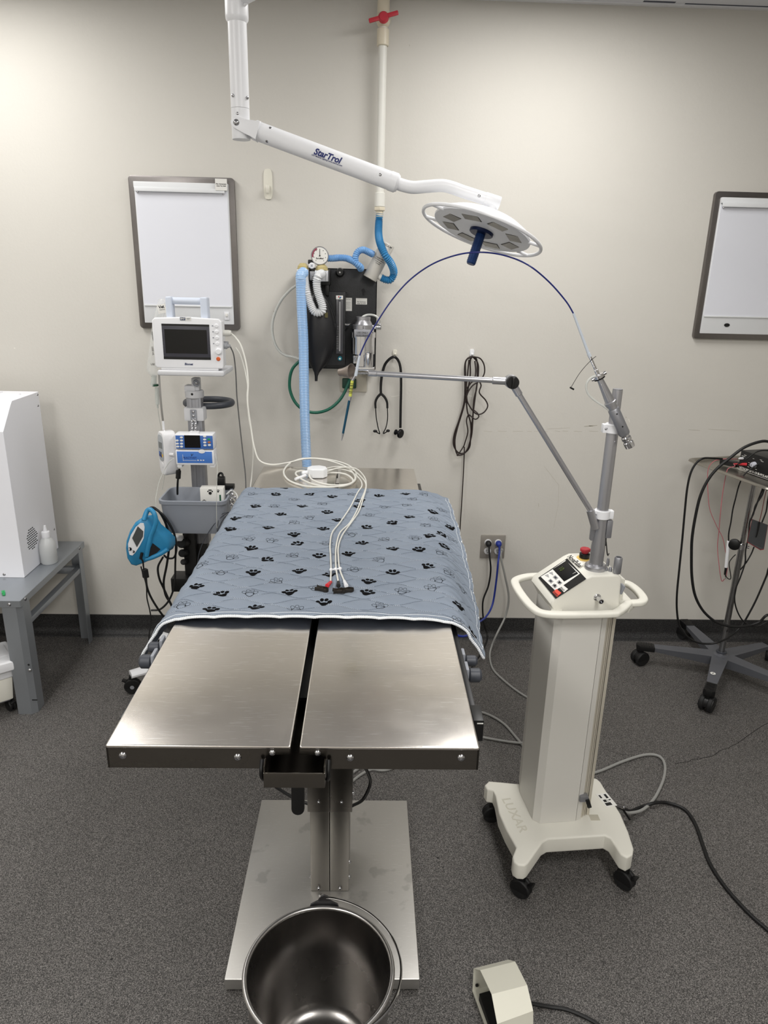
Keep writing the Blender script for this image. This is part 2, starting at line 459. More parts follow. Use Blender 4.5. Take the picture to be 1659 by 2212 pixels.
struct(MB().bx(XR, XR+0.1, YF, WALL_Y, 0, CEIL_Z).build('wall_right', M_wall, origin=(XR, 0, 0), ang=0))
m = MB(); m.bx(XL-0.1, XR+0.1, YF-0.1, WALL_Y+0.1, CEIL_Z, CEIL_Z+0.1)
struct(m.build('ceiling', M_ceil, origin=(0, 0, CEIL_Z), ang=0))
# wall angle of the suspended ceiling
struct(MB().bx(XL, XR, WALL_Y-0.022, WALL_Y, CEIL_Z-0.004, CEIL_Z).build('trim_1', M_white, origin=(0, WALL_Y, CEIL_Z), ang=0))
M_gap_shadow = mat('ceiling_gap_shadow', C(70, 74, 86), 0.8)  # shadow gap painted as thin dark strips on the flat ceiling
struct(MB().bx(1.02, 1.14, WALL_Y-0.045, WALL_Y-0.032, CEIL_Z-0.0008, CEIL_Z).build('gap_shadow_1', M_gap_shadow, origin=(1.08, WALL_Y, CEIL_Z), ang=0))
struct(MB().bx(1.18, XR, WALL_Y-0.034, WALL_Y-0.026, CEIL_Z-0.0008, CEIL_Z).build('gap_shadow_2', M_gap_shadow, origin=(2, WALL_Y, CEIL_Z), ang=0))
# coved base
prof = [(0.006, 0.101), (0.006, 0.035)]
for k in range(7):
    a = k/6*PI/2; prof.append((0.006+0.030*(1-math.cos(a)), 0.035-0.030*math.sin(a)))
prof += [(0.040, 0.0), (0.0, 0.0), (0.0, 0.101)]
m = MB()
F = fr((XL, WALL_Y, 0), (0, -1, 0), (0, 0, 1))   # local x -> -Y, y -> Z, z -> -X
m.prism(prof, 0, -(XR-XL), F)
struct(m.build('baseboard_back', M_cove_shaded, origin=(0, WALL_Y, 0), ang=60))
# ceiling light housings
M_diff = mat('lamp_diffuser', C(240, 240, 238), 0.5)
for i, (lx, ly, lw) in enumerate(LAMPS):
    m = MB()
    for (c2, d2, a, b) in ((-0.50, 0.50, -0.305, -0.26), (-0.50, 0.50, 0.26, 0.305), (-0.50, -0.46, -0.26, 0.26), (0.46, 0.50, -0.26, 0.26)):
        m.bx(lx+a, lx+b, ly+c2, ly+d2, CEIL_Z-0.008, CEIL_Z-0.0005)
    tag(m.build('ceiling_light_frame', M_white, ang=0), ['white ceiling light frame near the back wall, left', 'white ceiling light frame near the back wall, right',
        'white ceiling light frame over the camera, left', 'white ceiling light frame over the camera, right', 'white ceiling light frame at the front wall, left',
        'white ceiling light frame at the front wall, right'][i], 'ceiling light', 'ceiling light frames')

# ================================================================ WALL BOARDS (film viewers)
M_frame = steel_mat('viewer_frame_steel', C(128, 124, 122), 0.3, (1, 1, 1))
M_lightpanel = mat('viewer_acrylic', C(224, 226, 234), 0.28, var=0.01)
M_rail = mat('white_enamel', C(224, 226, 228), 0.35, var=0.01)
def viewer(x0, x1, z0, z1, label, switch, knob_x):
    yb = WALL_Y
    t = thing('film_viewer', label, 'light box', ((x0+x1)/2, yb, z0), 'film viewers on the back wall')
    w, h = x1-x0, z1-z0
    def rr(a, b, c2, d2, r, n=5):
        out = []
        for (cx, cz, s0) in ((b-r, c2+r, -90), (b-r, d2-r, 0), (a+r, d2-r, 90), (a+r, c2+r, 180)):
            for k in range(n+1):
                an = rad(s0+90*k/n); out.append((cx+r*math.cos(an), cz+r*math.sin(an)))
        return out
    F = fr((0, yb, 0), (1, 0, 0), (0, 0, 1))   # z local -> -Y
    MB().prism(rr(x0, x1, z0, z1, 0.014), 0.0, 0.018, F, 0.001).build('frame', M_frame, t)
    b = 0.023
    MB().prism(rr(x0+b, x1-b, z0+b, z1-b, 0.002, 2), 0.018, 0.024, F, 0.001).build('backing', M_rail, t)
    MB().bx(x0+b+0.004, x1-b-0.004, yb-0.0262, yb-0.0242, z0+b+0.072, z1-b-0.03).build('light_panel', M_lightpanel, t, ang=0)
    m = MB(); m.bx(x0+b, x1-b, yb-0.034, yb-0.0245, z1-b-0.022, z1-b, 0.002); m.bx(x0+b+0.004, x1-b-0.012, yb-0.042, yb-0.0345, z1-b-0.036, z1-b-0.020, 0.002)
    g = m.build('film_grip', M_rail, t)
    for xx in (x0+b+0.012, x1-b-0.02): MB().cyl((xx, yb-0.030, z1-b-0.040), (xx, yb-0.030, z1-b-0.0365), 0.004, n=10).build('roller', M_screw, g)
    MB().bx(x0+b+0.004, x1-b-0.006, yb-0.029, yb-0.0265, z0+b+0.068, z0+b+0.0735, 0.0008).build('ledge', M_rail, t)
    m = MB(); m.lathe([(0.0, 0.0), (0.012, 0.0), (0.012, 0.002), (0.0, 0.0025)], (knob_x, yb-0.0243, z0+b+0.036), (0, -1, 0), 24, 0.62)
    m.build('maker_badge', M_black, t)
    if switch:
        sx = x1-b-0.028
        s_ = MB().bx(sx-0.010, sx+0.010, yb-0.0275, yb-0.0243, z0+b+0.018, z0+b+0.050, 0.001).build('switch', M_plast, t)
        MB().bx(sx-0.005, sx+0.005, yb-0.032, yb-0.0276, z0+b+0.032, z0+b+0.044, 0.001).build('toggle', M_paper, s_)
        st = MB().bx(x1-b-0.047, x1-b-0.001, yb-0.0440, yb-0.0422, z1-b-0.026, z1-0.007).build('sticker', M_paper, t, ang=0)
        Fs = fr((x1-b-0.024, yb-0.0442, z1-0.022), (1, 0, 0), (0, 0, 1))
        text('Plan Agreement', 0.0062, Fs @ Matrix.Translation((0, -0.004, 0)), M_ink, 'sticker_text', st, 0.0002, bold=0.02)
        text('Asset Tag 3668', 0.0058, Fs @ Matrix.Translation((0, -0.011, 0)), M_ink, 'sticker_text', st, 0.0002, bold=0.02)
    return t
viewer(-0.935, -0.520, 1.437, 2.020, 'film viewer with sticker, hung behind the patient monitor', True, -0.66)
viewer(1.412, 1.827, 1.443, 2.022, 'film viewer at the right edge, above the black electrosurgery unit', False, 1.545)

# adhesive hook upper left
def hook(px, py, w, h, label, mat_, cat='hook'):
    c = PY(px, py, WALL_Y-0.004)
    m = MB(); pr = []
    for k in range(20):
        a = 2*PI*k/20; ca, sa = math.cos(a), math.sin(a)
        pr.append((w*0.5*math.copysign(abs(ca)**0.45, ca), h*0.5*math.copysign(abs(sa)**0.6, sa)))
    F = fr((c.x, WALL_Y, c.z), (1, 0, 0), (0, 0, 1))
    t = thing('wall_hook', label, cat, (c.x, WALL_Y, c.z-h/2))
    m.prism(pr, 0, 0.006, F, 0.002); m.build('back_plate', mat_, t)
    h0 = Vector((c.x, WALL_Y-0.006, c.z-h*0.05))
    m2 = MB(); m2.tube([h0, h0+Vector((0, -0.010, -h*0.18)), h0+Vector((0, -0.018, -h*0.26)), h0+Vector((0, -0.022, -h*0.12)), h0+Vector((0, -0.021, 0.0))], w*0.2, n=8, flat=(0.5, 1.0), sm=5)
    m2.build('hook_arm', mat_, t)
    return t
M_hook = mat('ivory_plastic', C(222, 219, 206), 0.35)
hook(579, 398, 0.036, 0.112, 'empty ivory adhesive hook right of the left film viewer', M_hook)
hook(853, 762, 0.020, 0.026, 'small ivory hook holding the black stethoscope', M_hook)
hook(1019.5, 762, 0.020, 0.030, 'small white hook holding the coiled brown cable', M_plast)

# ================================================================ OUTLET with plugs and cords
c = PY(1064, 1180, WALL_Y)
t = thing('wall_outlet', 'steel double outlet plate on the wall with two plugs in it', 'outlet', (c.x, WALL_Y, c.z-0.06))
M_plate = steel_mat('outlet_steel', C(176, 171, 164), 0.42, metal=0.6)
MB().bx(c.x-0.058, c.x+0.058, WALL_Y-0.007, WALL_Y, c.z-0.058, c.z+0.058, 0.004).build('face_plate', M_plate, t)
for sx in (-0.024, 0.024):
    for sz in (0.021, -0.021):
        m = MB(); m.lathe([(0.0, 0), (0.0165, 0), (0.0165, 0.004), (0.0155, 0.0055), (0, 0.0055)], (c.x+sx, WALL_Y-0.0065, c.z+sz), (0, -1, 0), 20)
        r_ = m.build('receptacle', M_plast, t)
        m = MB()
        for dx in (-0.0055, 0.0055): m.bx(c.x+sx+dx-0.0009, c.x+sx+dx+0.0009, WALL_Y-0.0128, WALL_Y-0.0119, c.z+sz, c.z+sz+0.008)
        m.cyl((c.x+sx, WALL_Y-0.0128, c.z+sz-0.007), (c.x+sx, WALL_Y-0.0119, c.z+sz-0.007), 0.0022, n=10)
        m.build('slots', M_ink, r_, ang=0)
def plug(m, p):
    m.lathe([(0, 0), (0.013, 0), (0.0145, 0.006), (0.013, 0.016), (0.008, 0.026), (0, 0.028)], p, (0, -1, -0.15), 16)
    return Vector(p)+Vector((0, -0.026, -0.004))
M_bluecord = mat('blue_cord', C(30, 50, 140), 0.45)
# black cord
m = MB(); e = plug(m, (c.x-0.024, WALL_Y-0.012, c.z+0.021))
pts = [e, e+Vector((0.001, -0.010, -0.03)), PY(1060, 1230, 3.03), PY(1055, 1265, 3.03), PY(1043, 1300, 3.02), PY(1045, 1345, 3.00), PY(1053, 1375, 2.98), PY(1045, 1400, 2.85), PZ(1030, 1425, 0.03), Vector((0.36, 2.52, 0.006)), Vector((0.18, 2.38, 0.006)), Vector((0.0, 2.22, 0.006)), Vector((-0.09, 2.08, 0.006)), Vector((-0.10, 1.903, 0.02))]
m.tube(pts[:2]+pts[2:], 0.0042, n=8, sm=8)
m.build('power_cord', M_cord, ang=50, tags=('black cord plugged in on the left of the steel outlet, hanging to the floor', 'cord'))
m = MB(); e = plug(m, (c.x+0.024, WALL_Y-0.012, c.z+0.021))
m.tube([e, e+Vector((0, -0.012, -0.03)), PY(1076, 1215, 2.995), PY(1072, 1255, 2.995), PY(1064, 1305, 2.99), PY(1050, 1332, 2.9), PY(1030, 1348, 2.7), PY(1000, 1375, 2.4), Vector((0.20, 2.36, 0.42)), Vector((0.05, 2.24, 0.10)), Vector((-0.05, 2.10, 0.02)), Vector((-0.075, 1.903, 0.022))], 0.0046, n=8, sm=8)
m.build('power_cord', M_bluecord, ang=50, tags=('blue cord plugged in on the right of the steel outlet, passing behind the blanket', 'cord'))
m = MB(); e = PY(1081, 1188, WALL_Y-0.01)
m.lathe([(0, 0), (0.012, 0), (0.013, 0.010), (0.009, 0.018), (0, 0.019)], e, (0, -1, 0), 14)
m.tube([e+Vector((0, -0.018, 0)), PY(1082, 1205, 3.03), PY(1091, 1245, 3.02), PY(1099, 1290, 3.02), PY(1092, 1330, 3.01), PY(1074, 1368, 2.95), PZ(1062, 1396, 0.03), PZ(1058, 1420, 0.006), PZ(1066, 1447, 0.005), PZ(1092, 1473, 0.005),
        PZ(1125, 1498, 0.005), PZ(1160, 1517, 0.005), PZ(1200, 1530, 0.005), Vector((0.80, 2.10, 0.005)), Vector((0.78, 1.98, 0.02)), Vector((0.735, 1.90, 0.085))], 0.0048, n=8, sm=8)
m.build('power_cord', M_greycord, ang=50, tags=('grey cord running from the steel outlet over the floor behind the laser cart', 'cord'))
# other floor cables
m = MB(); m.tube([Vector((-0.06, 1.903, 0.022)), Vector((-0.05, 2.02, 0.005)), Vector((0.03, 2.12, 0.005)), Vector((0.12, 2.15, 0.005)), PZ(985, 1538, 0.005), PZ(1030, 1537, 0.005), PZ(1060, 1546, 0.005), PZ(1090, 1565, 0.005), PZ(1115, 1593, 0.005), PZ(1140, 1622, 0.005), PZ(1175, 1650, 0.008), Vector((0.60, 1.88, 0.03)), Vector((0.62, 1.85, 0.085))], 0.005, n=8, sm=8)
m.build('floor_cable', M_greycord, ang=50, tags=('grey cable on the floor curving down from under the table to the laser cart', 'cable'))
m = MB(); m.tube([Vector((-0.045, 1.903, 0.022)), Vector((-0.035, 2.0, 0.005)), Vector((0.04, 2.085, 0.005)), Vector((0.13, 2.10, 0.005)), PZ(985, 1580, 0.005), PZ(1030, 1590, 0.005), PZ(1070, 1598, 0.005), PZ(1110, 1604, 0.0055), PZ(1140, 1605, 0.0115), PZ(1180, 1600, 0.005), Vector((0.66, 1.93, 0.03)), Vector((0.67, 1.88, 0.085))], 0.005, n=8, sm=8)
m.build('floor_cable', M_greycord, ang=50, tags=('grey cable on the floor running nearly straight from table to laser cart', 'cable'))
# ================================================================ SURGERY TABLE
XC, YN, TH, TW, TL, TZ = -0.0964, 0.8977, -0.0069, 0.5588, 1.652, 0.985
TM = T(XC, YN, 0, TH)
M_top = steel_mat('table_top_steel', C(224, 219, 213), 0.17, (30, 1.2, 1), scr=0.55)
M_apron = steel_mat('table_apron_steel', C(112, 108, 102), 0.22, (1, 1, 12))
M_base = steel_mat('base_plate_steel', C(190, 188, 184), 0.34, (20, 2, 1), scr=0.12, smear=0.35, metal=0.85)
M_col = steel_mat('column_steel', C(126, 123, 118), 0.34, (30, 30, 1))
M_slot = mat('dark_slot_metal', C(52, 48, 44), 0.35, 0.9)
tb = thing('surgery_table', 'stainless steel surgery table with split top on a single column and flat base', 'surgery table', TM @ Vector((0.0145, 0.685, 0)))
MB(TM).bx(0.0145-0.2362, 0.0145+0.2362, 0.375, 0.995, 0.006, 0.040, 0.0025, 3).build('base_plate', M_base, tb)
# columns
cx0, cx1, cyf = -0.034, 0.071, 0.634
m = MB(TM); m.bx(cx0, (cx0+cx1)/2-0.0006, cyf, cyf+0.15, 0.040, 0.62, 0.003); m.bx((cx0+cx1)/2+0.0006, cx1, cyf, cyf+0.15, 0.040, 0.62, 0.003)
col = m.build('column', M_col, tb)
sx0, sx1, syf = -0.039, 0.0785, 0.622
m = MB(TM); m.bx(sx0, (sx0+sx1)/2-0.0006, syf, syf+0.18, 0.318, 0.944, 0.002); m.bx((sx0+sx1)/2+0.0006, sx1, syf, syf+0.18, 0.318, 0.944, 0.002)
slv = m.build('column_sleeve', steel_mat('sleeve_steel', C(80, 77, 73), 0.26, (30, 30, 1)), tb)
def screw(m, p, ax, r=0.005, h=0.0035):
    m.lathe([(0, -0.001), (r, -0.001), (r, 0.0003), (r*0.88, h*0.5), (r*0.62, h*0.85), (r*0.36, h), (r*0.30, h*0.35), (0, h*0.35)], p, ax, 18)
for lx, lz in ((cx0+0.022, 0.052), (cx1-0.024, 0.052)):
    m = MB(TM); screw(m, (lx, cyf, lz), (0, -1, 0), 0.0055, 0.006); m.build('bolt', M_screw, col)
for lz in (0.062, 0.115):
    m = MB(TM); screw(m, (cx1, cyf+0.03, lz), (1, 0, 0), 0.0055, 0.006); m.build('bolt', M_screw, col)
m = MB(TM); screw(m, (cx0, cyf+0.03, 0.062), (-1, 0, 0), 0.0055, 0.006); m.build('bolt', M_screw, col)
for lx, lz in ((sx0+0.03, 0.352), (sx1-0.028, 0.352)):
    m = MB(TM); screw(m, (lx, syf, lz), (0, -1, 0), 0.005, 0.006); m.build('bolt', M_screw, slv)
for lz in (0.36, 0.45):
    m = MB(TM); screw(m, (sx1, syf+0.025, lz), (1, 0, 0), 0.005, 0.008); m.build('bolt', M_screw, slv)
# split top
AH = 0.041
for side in (-1, 1):
    xo = side*TW/2; xi = -0.0046 if side < 0 else 0.0084
    m = MB(TM)
    x0, x1 = min(xo, xi), max(xo, xi)
    m.bx(x0, x1, -0.0012, TL, TZ-0.0062, TZ, 0.0030, 4)
    top = m.build('top_panel', M_top, tb)
    m = MB(TM)
    # front apron outline in x,z
    if side < 0: poly = [(xo, TZ-0.003), (xo, TZ-AH), (-0.047, TZ-AH), (-0.047, TZ-0.026), (-0.036, TZ-0.016), (xi, TZ-0.016), (xi, TZ-0.003)]
    else: poly = [(xo, TZ-0.003), (xo, TZ-AH), (0.052, TZ-AH), (0.052, TZ-0.026), (0.041, TZ-0.016), (xi, TZ-0.016), (xi, TZ-0.003)]
    F = fr((0, 0, 0), (1, 0, 0), (0, 0, 1))
    m.prism(poly, -0.003, 0.0, F)
    m.bx(xo-side*0.003, xo, 0.0, TL, TZ-AH, TZ-0.003)
    m.bx(x0, x1, TL-0.003, TL, TZ-AH, TZ-0.003)
    m.bx(xi-side*0.0, xi+side*0.002, 0.0, TL, TZ-0.016, TZ-0.003)
    ap = m.build('apron', M_apron, top, ang=20)
    sc = [(0.254*side-0.0015, -0.0195), (0.0845*side-0.002*0, -0.021), (0.0325*side+(0.003 if side > 0 else 0), -0.0125)]
    for (lx, dz) in sc:
        m = MB(TM); screw(m, (lx, 0.0, TZ+dz), (0, -1, 0), 0.0062 if abs(lx) > 0.05 else 0.0052, 0.0032); m.build('screw', M_screw, ap)
# channel below the slot
m = MB(TM); m.bx(-0.043, -0.040, 0.004, TL-0.005, TZ-0.060, TZ-0.018); m.bx(0.045, 0.048, 0.004, TL-0.005, TZ-0.060, TZ-0.018); m.bx(-0.043, 0.048, 0.004, TL-0.005, TZ-0.063, TZ-0.060)
m.build('drain_channel', M_slot, tb, ang=0)
m = MB(TM); m.bx(-0.26, 0.26, 0.18, TL-0.18, TZ-0.040, TZ-0.034); 
for xx in (-0.18, 0.15): m.bx(xx, xx+0.03, 0.10, TL-0.12, TZ-0.075, TZ-0.0341, 0.002)
m.bx(-0.05, 0.09, 0.56, 0.86, TZ-0.09, TZ-0.064)
m.build('support_frame', M_black, tb, ang=0)
# hinged drain tray at the front
m = MB(TM)
m.bx(-0.043, 0.048, -0.026, -0.023, TZ-0.055, TZ-0.029, 0.0012)
m.bx(-0.043, 0.048, -0.023, -0.0042, TZ-0.055, TZ-0.052)
m.bx(-0.043, -0.041, -0.023, -0.0042, TZ-0.052, TZ-0.020); m.bx(0.046, 0.048, -0.023, -0.0042, TZ-0.052, TZ-0.020)
dt = m.build('drain_tray', M_apron, tb, ang=20)
for sx in (-0.0475, 0.0525):
    m = MB(TM); m.tube([(sx, -0.004, TZ-0.022), (sx, -0.014, TZ-0.032), (sx, -0.014, TZ-0.044), (sx*0.97, -0.008, TZ-0.054)], 0.0032, n=8, sm=5)
    m.build('tray_arm', M_black, dt)
# black tilt lever hanging under the top
m = MB(TM)
F = TM.inverted() @ fr(PY(651, 1690, 1.12), (1, 0, 0), (0, 0.25, 1))
pr = []
for k in range(9): a = PI+PI*k/8; pr.append((0.0125*math.cos(a), -0.057+0.0125*math.sin(a)))
pr += [(0.0125, 0.09), (-0.0125, 0.09)]
F = TM.inverted() @ fr(PY(643.5, 1688, 1.12), (1, 0, 0), (0, 0.12, 1))
m.prism(pr, -0.004, 0.004, F, 0.0015)
m.bx(-0.055, -0.025, 0.18, 0.30, TZ-0.10, TZ-0.064, 0.002)
m.build('tilt_lever', M_black, tb)
# side rails with clamps
M_railk = mat('black_anodised_rail', C(24, 24, 26), 0.35, 0.3)
for side in (-1, 1):
    x = side*TW/2
    m = MB(TM)
    m.bx(x+side*0.003, x+side*(0.013 if side > 0 else 0.008), 0.10, 1.50, TZ-0.042, TZ-0.014, 0.001)
    m.bx(x-side*0.002, x+side*0.010, 0.38, 1.45, TZ-0.050, TZ-0.0421, 0.001)
    rl = m.build('side_rail', M_railk, tb)
    m = MB(TM); m.bx(x+side*0.003, x+side*(0.021 if side > 0 else 0.009), 0.085, 0.130, TZ-0.052, TZ-0.012, 0.002)
    ec = m.build('rail_end_block', M_black, rl)
    if side > 0: m = MB(TM); m.bx(x+side*0.0095, x+side*0.0195, 0.0846, 0.0850, TZ-0.0185, TZ-0.0165); m.build('white_mark', M_paper, ec, ang=0)
    for k, yy in enumerate((0.262, 0.315) if side > 0 else (0.30, 0.355)):
        s_ = 1.0 if k == 0 else 0.8
        m = MB(TM); m.bx(x+side*0.012, x+side*0.019, yy-0.016*s_, yy+0.016*s_, TZ-0.052, TZ-0.014, 0.003)
        cl = m.build('clamp', M_grey, rl)
        m = MB(TM); m.cyl((x+side*0.019, yy, TZ-0.035), (x+side*0.044, yy, TZ-0.035), 0.0135*s_, n=20, bev=0.004); m.build('clamp_knob', M_dark, cl)
# cable loop visible behind the column
m = MB(); m.tube([PY(788, 1655, 1.60), PY(799, 1682, 1.62), PY(797, 1702, 1.62), PY(783, 1728, 1.60), PY(760, 1741, 1.56)], 0.0045, n=8, sm=8)
m.tube([PY(585, 1690, 1.60), PY(602, 1704, 1.60), PY(640, 1727, 1.58), PY(672, 1738, 1.56)], 0.0045, n=8, sm=8)
m.build('cable', M_cord, tb)

# ================================================================ QUILTED BLANKET
LB = 0.945
V0 = 0.392           # front edge, along the table
BTH = 0.007
HALF = TW/2
def quilt(u, v):
    lam, p, A = 0.134, 0.029, 0.0125
    k = 2*PI/lam
    d = 1.0
    base = v
    for i in range(int(v/p)-2, int(v/p)+3):
        sgn = 1 if i % 2 == 0 else -1
        line = i*p+A*sgn*math.sin(k*u)
        d = min(d, abs(base-line)/math.sqrt(1+(A*k*math.cos(k*u))**2))
    return d
def bsurf(u, v):
    """u across the table, v from the front hem backwards -> world point on the top face"""
    t = v/LB; s = abs(u); sg = 1 if u >= 0 else -1
    e0 = HALF-0.006
    am = rad(22+36*(1-t)**2) if sg > 0 else rad(76-16*(1-t)**2)
    bl = 0.055
    z = TZ+BTH+0.004
    if s <= e0: x = s
    else:
        d = s-e0
        if d < bl:
            k = am/bl; x = e0+math.sin(k*d)/k; z -= (1-math.cos(k*d))/k
        else:
            k = am/bl; x = e0+math.sin(am)/k+(d-bl)*math.cos(am); z -= (1-math.cos(am))/k+(d-bl)*math.sin(am)
        # fine folds running along the drape
        z += 0.0010*math.sin(v*210+u*160)*min(1, d/0.05)
        x += 0.0016*math.sin(v*38+1.0)*min(1, d/0.06)
    hump = max(0.0, 1-(s/(HALF+0.01))**6)
    z += 0.0105*math.exp(-(v/0.035)**2)*hump
    z += 0.0015*math.sin(u*9+1)*math.sin(v*7+0.5)*hump
    y = V0+v
    # slight skew of the free corners
    if s > e0: y += (-0.010*(1-t) + 0.004*t)*min(1, (s-e0)/0.08)
    return TM @ Vector((sg*x, y, z))
UR, UL = HALF+0.108, HALF+0.100
def ulim(v):
    t = v/LB
    return -(UL+0.022*(1-t)**2), UR-0.006+0.006*(1-t)
def bfull(a, v, off=0.0):
    lo, hi = ulim(v); u = lo+(hi-lo)*a
    d = quilt(u, v)
    P = bsurf(u, v)
    h = 0.0026*(1-math.exp(-(d/0.006)**1.2))
    e = 0.002
    n_ = (bsurf(u+e, v)-bsurf(u-e, v)).cross(bsurf(u, min(v+e, LB+e))-bsurf(u, v-e)).normalized()
    return P+n_*(h-0.0026+off), u
NU, NV = 300, 380
m = MB(); vs = []; uvs = []
for j in range(NV+1):
    v = LB*j/NV
    for i in range(NU+1):
        P, u = bfull(i/NU, v); vs.append(P); uvs.append((u, v))
fs = [(j*(NU+1)+i, j*(NU+1)+i+1, (j+1)*(NU+1)+i+1, (j+1)*(NU+1)+i) for j in range(NV) for i in range(NU)]
m.raw(vs, fs)
# underside
n0 = len(m.v); GU, GV = 60, 60; vs2 = []
for j in range(GV+1):
    v = LB*j/GV
    for i in range(GU+1): vs2.append(bfull(i/GU, v, -BTH)[0])
m.slot = 2
m.raw(vs2, [(j*(GU+1)+i, (j+1)*(GU+1)+i, (j+1)*(GU+1)+i+1, j*(GU+1)+i+1) for j in range(GV) for i in range(GU)])
# printed paws
m.slot = 1
def bpt(u, v):
    d = quilt(u, v); e = 0.002
    n_ = (bsurf(u+e, v)-bsurf(u-e, v)).cross(bsurf(u, v+e)-bsurf(u, v-e)).normalized()
    return bsurf(u, v)+n_*(0.0026*(1-math.exp(-(d/0.007)**1.2))-0.0026+0.0005)
PROJ = [(pix(vs[k]), uvs[k]) for k in range(0, len(vs), 5)]
def find_uv(px, py):
    return min(PROJ, key=lambda q: (q[0][0]-px)**2+(q[0][1]-py)**2)[1]
def paw(u0, v0, rot, size, solid, seed):
    rnd = random.Random(seed)
    ca, sa = math.cos(rot), math.sin(rot)
    blobs = [((0, -0.18), 'pad')]
    toes = [(-0.42, 0.10, 0.16, 0.22, 0.5), (-0.16, 0.36, 0.145, 0.22, 0.15), (0.16, 0.36, 0.145, 0.22, -0.15), (0.42, 0.10, 0.16, 0.22, -0.5)]
    shapes = []
    pad = []
    for k in range(16):
        a = 2*PI*k/16; r = 0.30*(1+0.16*math.cos(3*(a-PI/2)+PI)*(1 if math.sin(a) < 0.3 else 0.4))
        pad.append((r*1.12*math.cos(a), -0.20+r*0.86*math.sin(a)))
    shapes.append(((0, -0.2), pad))
    for (tx, ty, rx, ry, ta) in toes:
        sh = []
        for k in range(12):
            a = 2*PI*k/12; x = rx*math.cos(a); y = ry*math.sin(a)
            sh.append((tx+x*math.cos(ta)-y*math.sin(ta), ty+x*math.sin(ta)+y*math.cos(ta)))
        shapes.append(((tx, ty), sh))
    lo, hi = ulim(v0)
    def W(p):
        x, y = p[0]*size, p[1]*size
        uu = u0+x*ca-y*sa; vv = v0+x*sa+y*ca
        uu = max(lo+0.004, min(hi-0.004, uu)); vv = max(0.004, min(LB-0.004, vv))
        return bpt(uu, vv)
    for c_, sh in shapes:
        n = len(sh)
        if solid:
            V = [W(c_)]; Fc = []
            for q in (0.5, 1.0):
                for p in sh: V.append(W((c_[0]+(p[0]-c_[0])*q, c_[1]+(p[1]-c_[1])*q)))
            for k in range(n):
                k2 = (k+1) % n
                Fc.append((0, 1+k, 1+k2)); Fc.append((1+k, 1+n+k, 1+n+k2, 1+k2))
            m.raw(V, Fc)
        else:
            V = []; Fc = []
            for q in (0.84, 1.0):
                for p in sh: V.append(W((c_[0]+(p[0]-c_[0])*q, c_[1]+(p[1]-c_[1])*q)))
            for k in range(n):
                k2 = (k+1) % n; Fc.append((k, n+k, n+k2, k2))
            m.raw(V, Fc)
solid = [(275,268),(215,312),(425,310),(562,325),(855,318),(1017,305),(740,352),(728,388),(88,382),(380,385),(540,418),(243,433),(600,466),(1188,415),(1040,445),(942,481),(172,512),(510,524),(782,512),(332,557),(1295,512),(1165,560),(1248,560),(355,620),(752,612),(60,647),(943,647),(1105,654),(1258,630),(668,676),(482,692),(160,717),(1153,757),(78,795),(362,783),(945,790),(788,852),(545,808),(297,917),(777,916),(510,976),(95,1007),(1350,1000),(1440,1170)]
outl = [(108,264),(68,306),(330,342),(682,308),(508,366),(1062,340),(1130,310),(210,382),(890,386),(1022,376),(1240,406),(50,446),(425,452),(790,440),(328,487),(1190,460),(1150,500),(55,583),(187,600),(682,560),(892,588),(1080,578),(1300,585),(525,615),(1238,672),(322,690),(860,708),(705,775),(1280,795),(228,842),(1223,835),(57,919),(465,890),(998,906),(1182,894),(1368,890),(345,1016),(862,1006),(1350,1095)]
solid = [(520+x/2.8603, 960+y/2.8603) for x, y in solid]+[(508, 1121), (495.6, 1143), (480, 1283), (423.7, 1266), (456, 1318)]
outl = [(520+x/2.8603, 960+y/2.8603) for x, y in outl]+[(500, 1204), (434.6, 1219), (477.5, 1236.5), (393.6, 1304.5)]
for k, (px, py) in enumerate(solid):
    u, v = find_uv(px, py); paw(u, v, random.Random(k).uniform(-0.6, 0.6), 0.030, True, k)
for k, (px, py) in enumerate(outl):
    u, v = find_uv(px, py); paw(u, v, random.Random(k+99).uniform(-0.8, 0.8), 0.030, False, k)
